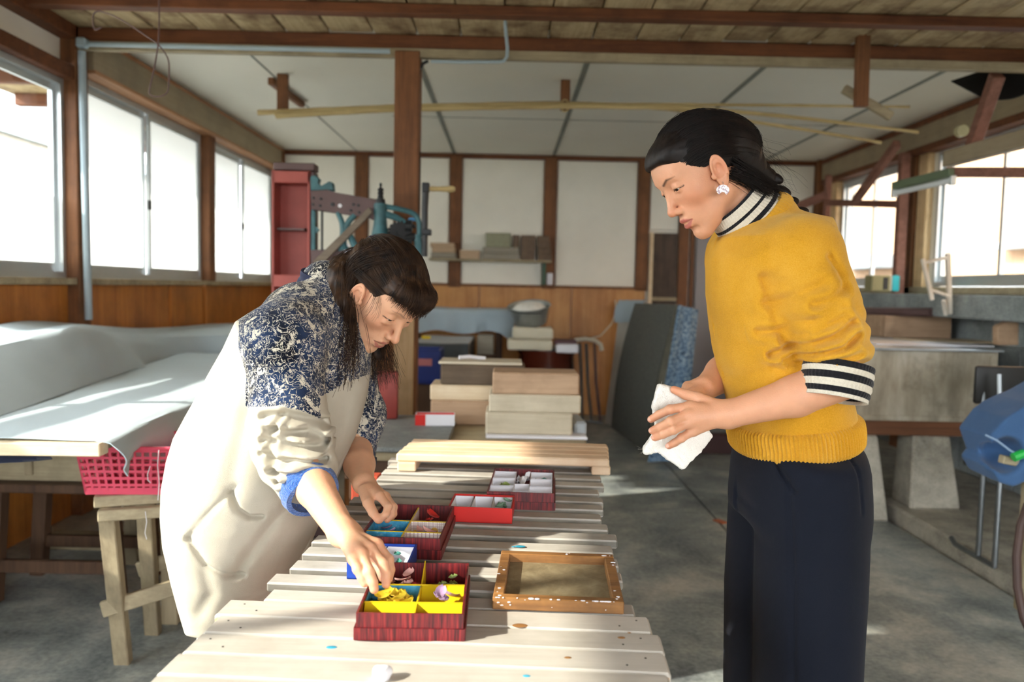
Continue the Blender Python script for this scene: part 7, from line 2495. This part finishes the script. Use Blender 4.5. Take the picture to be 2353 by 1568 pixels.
        # hem, sagging in front
        d = smax(d, -(p[:, 2] - (P3(560, 1405, 1.68)[2] + 0.014 * np.sin(p[:, 0] * 40) - 0.02 * (p[:, 0] + 0.6))), 0.01)
        return d
    SM = extract(f_sm, (-0.74, 1.34, 0.50), (-0.24, 1.96, 1.31), 0.0036, slack=2.6)
    sm = np_mesh('smock', *SM)
    # which part of the cloth is the printed yoke
    P = SM[0].astype(float)
    C_ = (P - CAM_O) @ CAM_R
    u = IW / 2 + FPX * C_[:, 0] / -C_[:, 2]; v = IH / 2 - FPX * C_[:, 1] / -C_[:, 2]
    yoke = inpoly(u, v, [(770, 560), (620, 640), (540, 700), (549, 745), (548, 800), (566, 860), (563, 936), (640, 934), (690, 942), (736, 962), (736, 913), (790, 882), (842, 862), (960, 860), (960, 560)])
    far = (P[:, 1] > 1.74) & (u > 770)
    set_attr(sm, 'print', (yoke | far).astype(float))
    t = NT('smock_cloth')
    vv = t.co(rnd=False)
    pr = t.n('ShaderNodeAttribute', attribute_name='print').outputs['Fac']
    pr = t.math('GREATER_THAN', pr, 0.5)
    wv = t.noise(vv, 1300, 2)
    cream = t.ramp(t.noise(vv, 8, 4), [(0.3, '#b4ad9c'), (0.7, '#c3bcab')])
    # katazome-like scrolls: thresholded warped noise and ridges
    warp = t.n('ShaderNodeTexNoise', i_Scale=26.0, i_Detail=2.0)
    t.t.links.new(vv, warp.inputs['Vector'])
    wm = t.n('ShaderNodeVectorMath', operation='MULTIPLY_ADD')
    t.t.links.new(warp.outputs['Color'], wm.inputs[0]); wm.inputs[1].default_value = (0.05, 0.05, 0.05); t.t.links.new(vv, wm.inputs[2])
    n1 = t.noise(wm.outputs[0], 27, 5, 0.62, 1.0)
    n2 = t.noise(wm.outputs[0], 48, 2, 0.5, 2.0)
    ridge = t.math('ABSOLUTE', t.math('SUBTRACT', n2, 0.5))
    blob = t.math('GREATER_THAN', n1, 0.44)
    line = t.math('LESS_THAN', ridge, 0.022)
    dark = t.math('MAXIMUM', blob, line)
    vein = t.math('LESS_THAN', t.math('ABSOLUTE', t.math('SUBTRACT', t.noise(vv, 85, 2, 0.5, 1.5), 0.5)), 0.022)
    dark = t.math('SUBTRACT', dark, t.math('MULTIPLY', vein, blob))
    ind = t.ramp(t.noise(vv, 16, 3), [(0.35, '#0b0f1c'), (0.68, '#263a5c')])
    prc = t.mix(dark, rgb('#d6cfbd'), ind)
    col = t.mix(pr, cream, prc)
    t.set(Base_Color=col, Roughness=0.9, Specular_IOR_Level=0.12, Sheen_Weight=0.1)
    t.bump(t.math('MULTIPLY_ADD', t.noise(vv, 45, 4), 1.6, wv), 0.0010)
    MT['smock'] = t.m
    o_sm = link('smock', sm, t.m, root)
    # fleece cuff turned up, on the near sleeve
    ad = S2 - SE; ad = ad / np.linalg.norm(ad)
    fw = (wR - eR) / np.linalg.norm(wR - eR)
    dv = ad * 0.8 + fw * 0.45; dv /= np.linalg.norm(dv)
    c0 = S2 - ad * 0.010
    G = ring_band(c0, c0 + dv * 0.034, 0.0490, 0.0460, 90, 12, 1.0, None, 0.0, 1, 0.0035, 0.0008)
    mb = band_mesh(G, 0.009)
    tf = NT('blue_fleece')
    v2 = tf.co(rnd=False)
    nn = tf.noise(v2, 260, 3, 0.7)
    tf.set(Base_Color=tf.ramp(nn, [(0.3, '#0d3f86'), (0.7, '#1f66bd')]), Roughness=1.0, Sheen_Weight=0.5, Specular_IOR_Level=0.05)
    tf.bump(nn, 0.006)
    mb.build('cuff', tf.m, o_sm)
    G = ring_band(L2 + np.array([0, 0, 0.012]), L2 + np.array([0.0, -0.004, -0.004]), 0.0478, 0.0478, 60, 4)
    band_mesh(G, 0.004).build('cuff', plain('navy_binding', '#141a2c', 0.9), o_sm)
    # collar stand
    G = ring_band(P3(752, 668, 1.68), P3(757, 630, 1.672), 0.062, 0.056, 80, 8, 1.0, None, 0, 1, 0.002, 0.002)
    band_mesh(G, 0.004).build('collar', plain('collar_cloth', '#232842', 0.9, var=0.3, vs=60), o_sm)

    # pale trousers and shoes
    l1 = rows_px([(1330, 452, 600), (1420, 456, 600), (1500, 462, 606), (1700, 470, 600), (2040, 478, 592)], 1.62, 0.08)
    l2 = rows_px([(1330, 480, 640), (1420, 500, 640), (1500, 510, 645), (1700, 515, 640), (1990, 520, 632)], 1.77, 0.08)

    def f_tr(p):
        d = smin(estack(p, l1), estack(p, l2), 0.03) + 0.004 * vnoise(p, 14, 4)
        d = smax(d, plane(p, P3(560, 1350, 1.68), (0, 0, 1)), 0.01)
        return smax(d, -(p[:, 2] - 0.08), 0.006)
    link('trousers', np_mesh('trousers', *extract(f_tr, (-0.78, 1.48, 0.05), (-0.42, 1.9, 0.68), 0.006, slack=2.4)), fabric('white_cotton', '#e4e0d5', 0.05, 900), root)
    for (x, y) in ((-0.57, 1.62), (-0.52, 1.77)):
        def f_sh(p, x=x, y=y):
            d = ell(p, (x + 0.09, y, 0.045), (0.085, 0.045, 0.042))
            d = smin(d, ell(p, (x - 0.04, y, 0.05), (0.075, 0.036, 0.052)), 0.04)
            return smax(d, -(p[:, 2] - 0.004), 0.004)
        link('shoe', np_mesh('shoe', *extract(f_sh, (x - 0.14, y - 0.08, -0.01), (x + 0.22, y + 0.08, 0.12), 0.006)), plain('canvas_shoe', '#3a3f4a', 0.8), root)

    # hair: fringe, half tied back, long at the sides
    hx = [(-0.13, -0.10), (-0.065, -0.075), (-0.036, -0.050), (-0.020, -0.012), (-0.006, 0.022), (0.012, 0.034), (0.028, 0.030), (0.036, 0.024), (0.044, 0.036), (0.054, 0.052), (0.065, 0.060), (0.085, 0.066), (0.13, 0.068)]

    def f_hair(p):
        q = (p - A3(ch)) @ R3 / s
        d = ell(q, (-0.008, 0, 0.047), (0.101, 0.0795, 0.089))
        d = smin(d, ell(q, (0.064, 0.0, 0.084), (0.043, 0.060, 0.032)), 0.03)
        d = smin(d, ell(q, (-0.078, 0, 0.025), (0.045, 0.055, 0.06)), 0.035)
        zl = np.interp(q[:, 0], [a for a, b in hx], [b for a, b in hx]).astype(F4)
        th = np.arctan2(q[:, 2] - 0.02, q[:, 1] + 1e-6)
        gr = vnoise(np.stack([th * 1.6, q[:, 0] * 9, np.zeros_like(th)], 1), 7.0, 2) + 0.6 * vnoise(np.stack([th * 1.6, q[:, 0] * 9, np.zeros_like(th)], 1), 18.0, 4)
        lim = (zl - q[:, 2]) * 0.75 + 0.004 * vnoise(q * A3((1, 1, 0.2)), 110, 3)
        d = smax(d + 0.0010 * gr, lim, 0.006) * s
        # masses hanging from behind the ears
        n = 0.003 * vnoise(p * A3((1, 1, 0.12)), 120, 4)
        near = chain(p, [P3(782, 640, 1.63), P3(778, 700, 1.61), P3(777, 770, 1.595), P3(768, 828, 1.585)], (0.030, 0.027, 0.023, 0.010), 0.02)
        back = chain(p, [P3(795, 630, 1.67), P3(790, 700, 1.68), P3(800, 770, 1.68)], (0.042, 0.040, 0.02), 0.02)
        farh = chain(p, [P3(850, 700, 1.735), P3(858, 770, 1.74), P3(868, 820, 1.74)], (0.022, 0.016, 0.008), 0.01)
        return smin(d, smin(smin(near, back, 0.02) + n, farh + n, 0.01), 0.012)
    HB = extract(f_hair, (-0.47, 1.44, 1.05), (-0.08, 1.86, 1.40), 0.0026, slack=2.2)
    cen = np.array([-0.008, 0, 0.04])

    def on(v, up=0.0):
        tt = np.linspace(0.03, 0.22, 140)
        qq = (cen + v * tt[:, None]).astype(F4)
        dd = np.minimum(np.minimum(ell(qq, (-0.008, 0, 0.047), (0.1025, 0.081, 0.0905)), ell(qq, (0.064, 0.0, 0.084), (0.044, 0.061, 0.033))), ell(qq, (-0.078, 0, 0.025), (0.046, 0.056, 0.061)))
        k = len(dd) - 1 - np.argmax(dd[::-1] < 0)
        return H(cen + v * (tt[k] + 0.001 + up))

    def sweep(st, en, bow, n=12, up=0.0):
        pts = []
        a = (np.array(st) - cen); a /= np.linalg.norm(a)
        b = (np.array(en) - cen); b /= np.linalg.norm(b)
        for t_ in np.linspace(0, 1, n):
            v = a * (1 - t_) + b * t_ + np.array(bow) * math.sin(math.pi * t_)
            v /= np.linalg.norm(v)
            pts.append(on(v, up))
        return pts
    # from the parting back to the tie
    g1 = [sweep((0.075 - 0.05 * abs(a) ** 1.5, 0.07 * a, 0.13 - 0.085 * a * a), (-0.115, 0.01 * a, 0.05), (0, 0.2 * a, 0.35 * (1 - abs(a)))) for a in np.linspace(-1, 1, 13)]
    ST = strands(g1, 2600, (0.001, 0.002, 0.003), 0.0006, 0.0004, 11, 3, 14)
    # fringe
    g2 = [sweep((0.03, 0.05 * a, 0.15), (0.112 - 0.045 * a * a, 0.066 * a, 0.070), (0.15, 0.1 * a, 0.1)) + [H((0.114 - 0.045 * a * a, 0.068 * a, 0.055))] for a in np.linspace(-1, 1, 11)]
    FR = strands(g2, 1900, (0.001, 0.0022, 0.0042), 0.0006, 0.0003, 12, 3, 14, endvar=0.62)
    g6 = [[H((-0.096, 0.03 * a, 0.052)), H((-0.104, 0.045 * a, 0.015)), H((-0.090, 0.058 * a, -0.03)), H((-0.06, 0.062 * a, -0.07))] for a in np.linspace(-1.2, 1.2, 7)]
    nv_ = lambda v: np.array(v, float) / np.linalg.norm(v)
    g7 = [[on(nv_((0.02 - 0.10 * k, -0.015, 0.09))), on(nv_((0.01 - 0.09 * k, -0.06, 0.07))), on(nv_((-0.012 - 0.07 * k, -0.08, 0.025))), on(nv_((-0.03 - 0.05 * k, -0.075, -0.03))), P3(792 - 12 * k, 700, 1.60), P3(786 - 10 * k, 780, 1.59)] for k in np.linspace(0, 1, 8)]
    FR = join([FR, strands(g6, 700, (0.002, 0.004, 0.006, 0.008), 0.0006, 0.0004, 21, 3, 12), strands(g7, 1600, (0.001, 0.003, 0.005, 0.007, 0.010), 0.0006, 0.0003, 22, 3, 16)])
    # long side hair, near and far, plus wisps before the ear
    g3 = [[P3(790 - 16 * k, 612 + 6 * k, 1.62 + 0.02 * k), P3(794 - 20 * k, 690, 1.60 + 0.03 * k), P3(792 - 16 * k, 760, 1.585 + 0.03 * k), P3(778 - 10 * k, 830, 1.575 + 0.03 * k), P3(760 + 8 * k, 868, 1.565 + 0.03 * k)] for k in np.linspace(0, 1.5, 6)]
    SD = strands(g3, 2600, (0.004, 0.008, 0.011, 0.014, 0.018), 0.0006, 0.0003, 13, 3, 16, wave=0.006)
    g4 = [[P3(856, 690, 1.735), P3(868, 760, 1.745), P3(876 + 12 * k, 820, 1.745), P3(880 + 16 * k, 880, 1.745)] for k in np.linspace(-0.5, 1.2, 4)]
    SF = strands(g4, 260, (0.004, 0.007, 0.011, 0.016), 0.0005, 0.00025, 14, 3, 14, wave=0.006)
    g5 = [[H((0.030, -0.070, 0.040)), H((0.045, -0.068, 0.005)), H((0.050, -0.066, -0.025))], [H((0.05, -0.064, 0.045)), H((0.07, -0.06, 0.012)), H((0.07, -0.058, -0.012))]]
    WS = strands(g5, 26, (0.002, 0.004, 0.007), 0.00028, 0.00016, 15, 3, 12)
    g8 = [sweep((0.056 - 0.012 * k, -0.070, 0.060 - 0.016 * k), (-0.055, -0.066, 0.030 - 0.015 * k), (0, -0.25, 0.08)) for k in (0.0, 0.5, 1.0, 1.5)]
    WS = join([WS, strands(g8, 800, (0.001, 0.002, 0.003), 0.0006, 0.0004, 25, 3, 14)])
    P, Q = join([HB, ST, FR, SD, SF, WS])
    link('hair', np_mesh('hair', P, Q), hair_mat('brown_hair', '#150c08', '#46301f', 0.52), root)
    # hair tie and pendant earring
    MB().tube([H((-0.112, 0.018 * math.cos(a), 0.056 + 0.018 * math.sin(a))) for a in np.linspace(0, 2 * math.pi, 13)[:-1]], 0.006, 8, closed=True).build('hair_tie', plain('purple_tie', '#3a3560', 0.8), root)
    return root


PERSON_A = build_A()
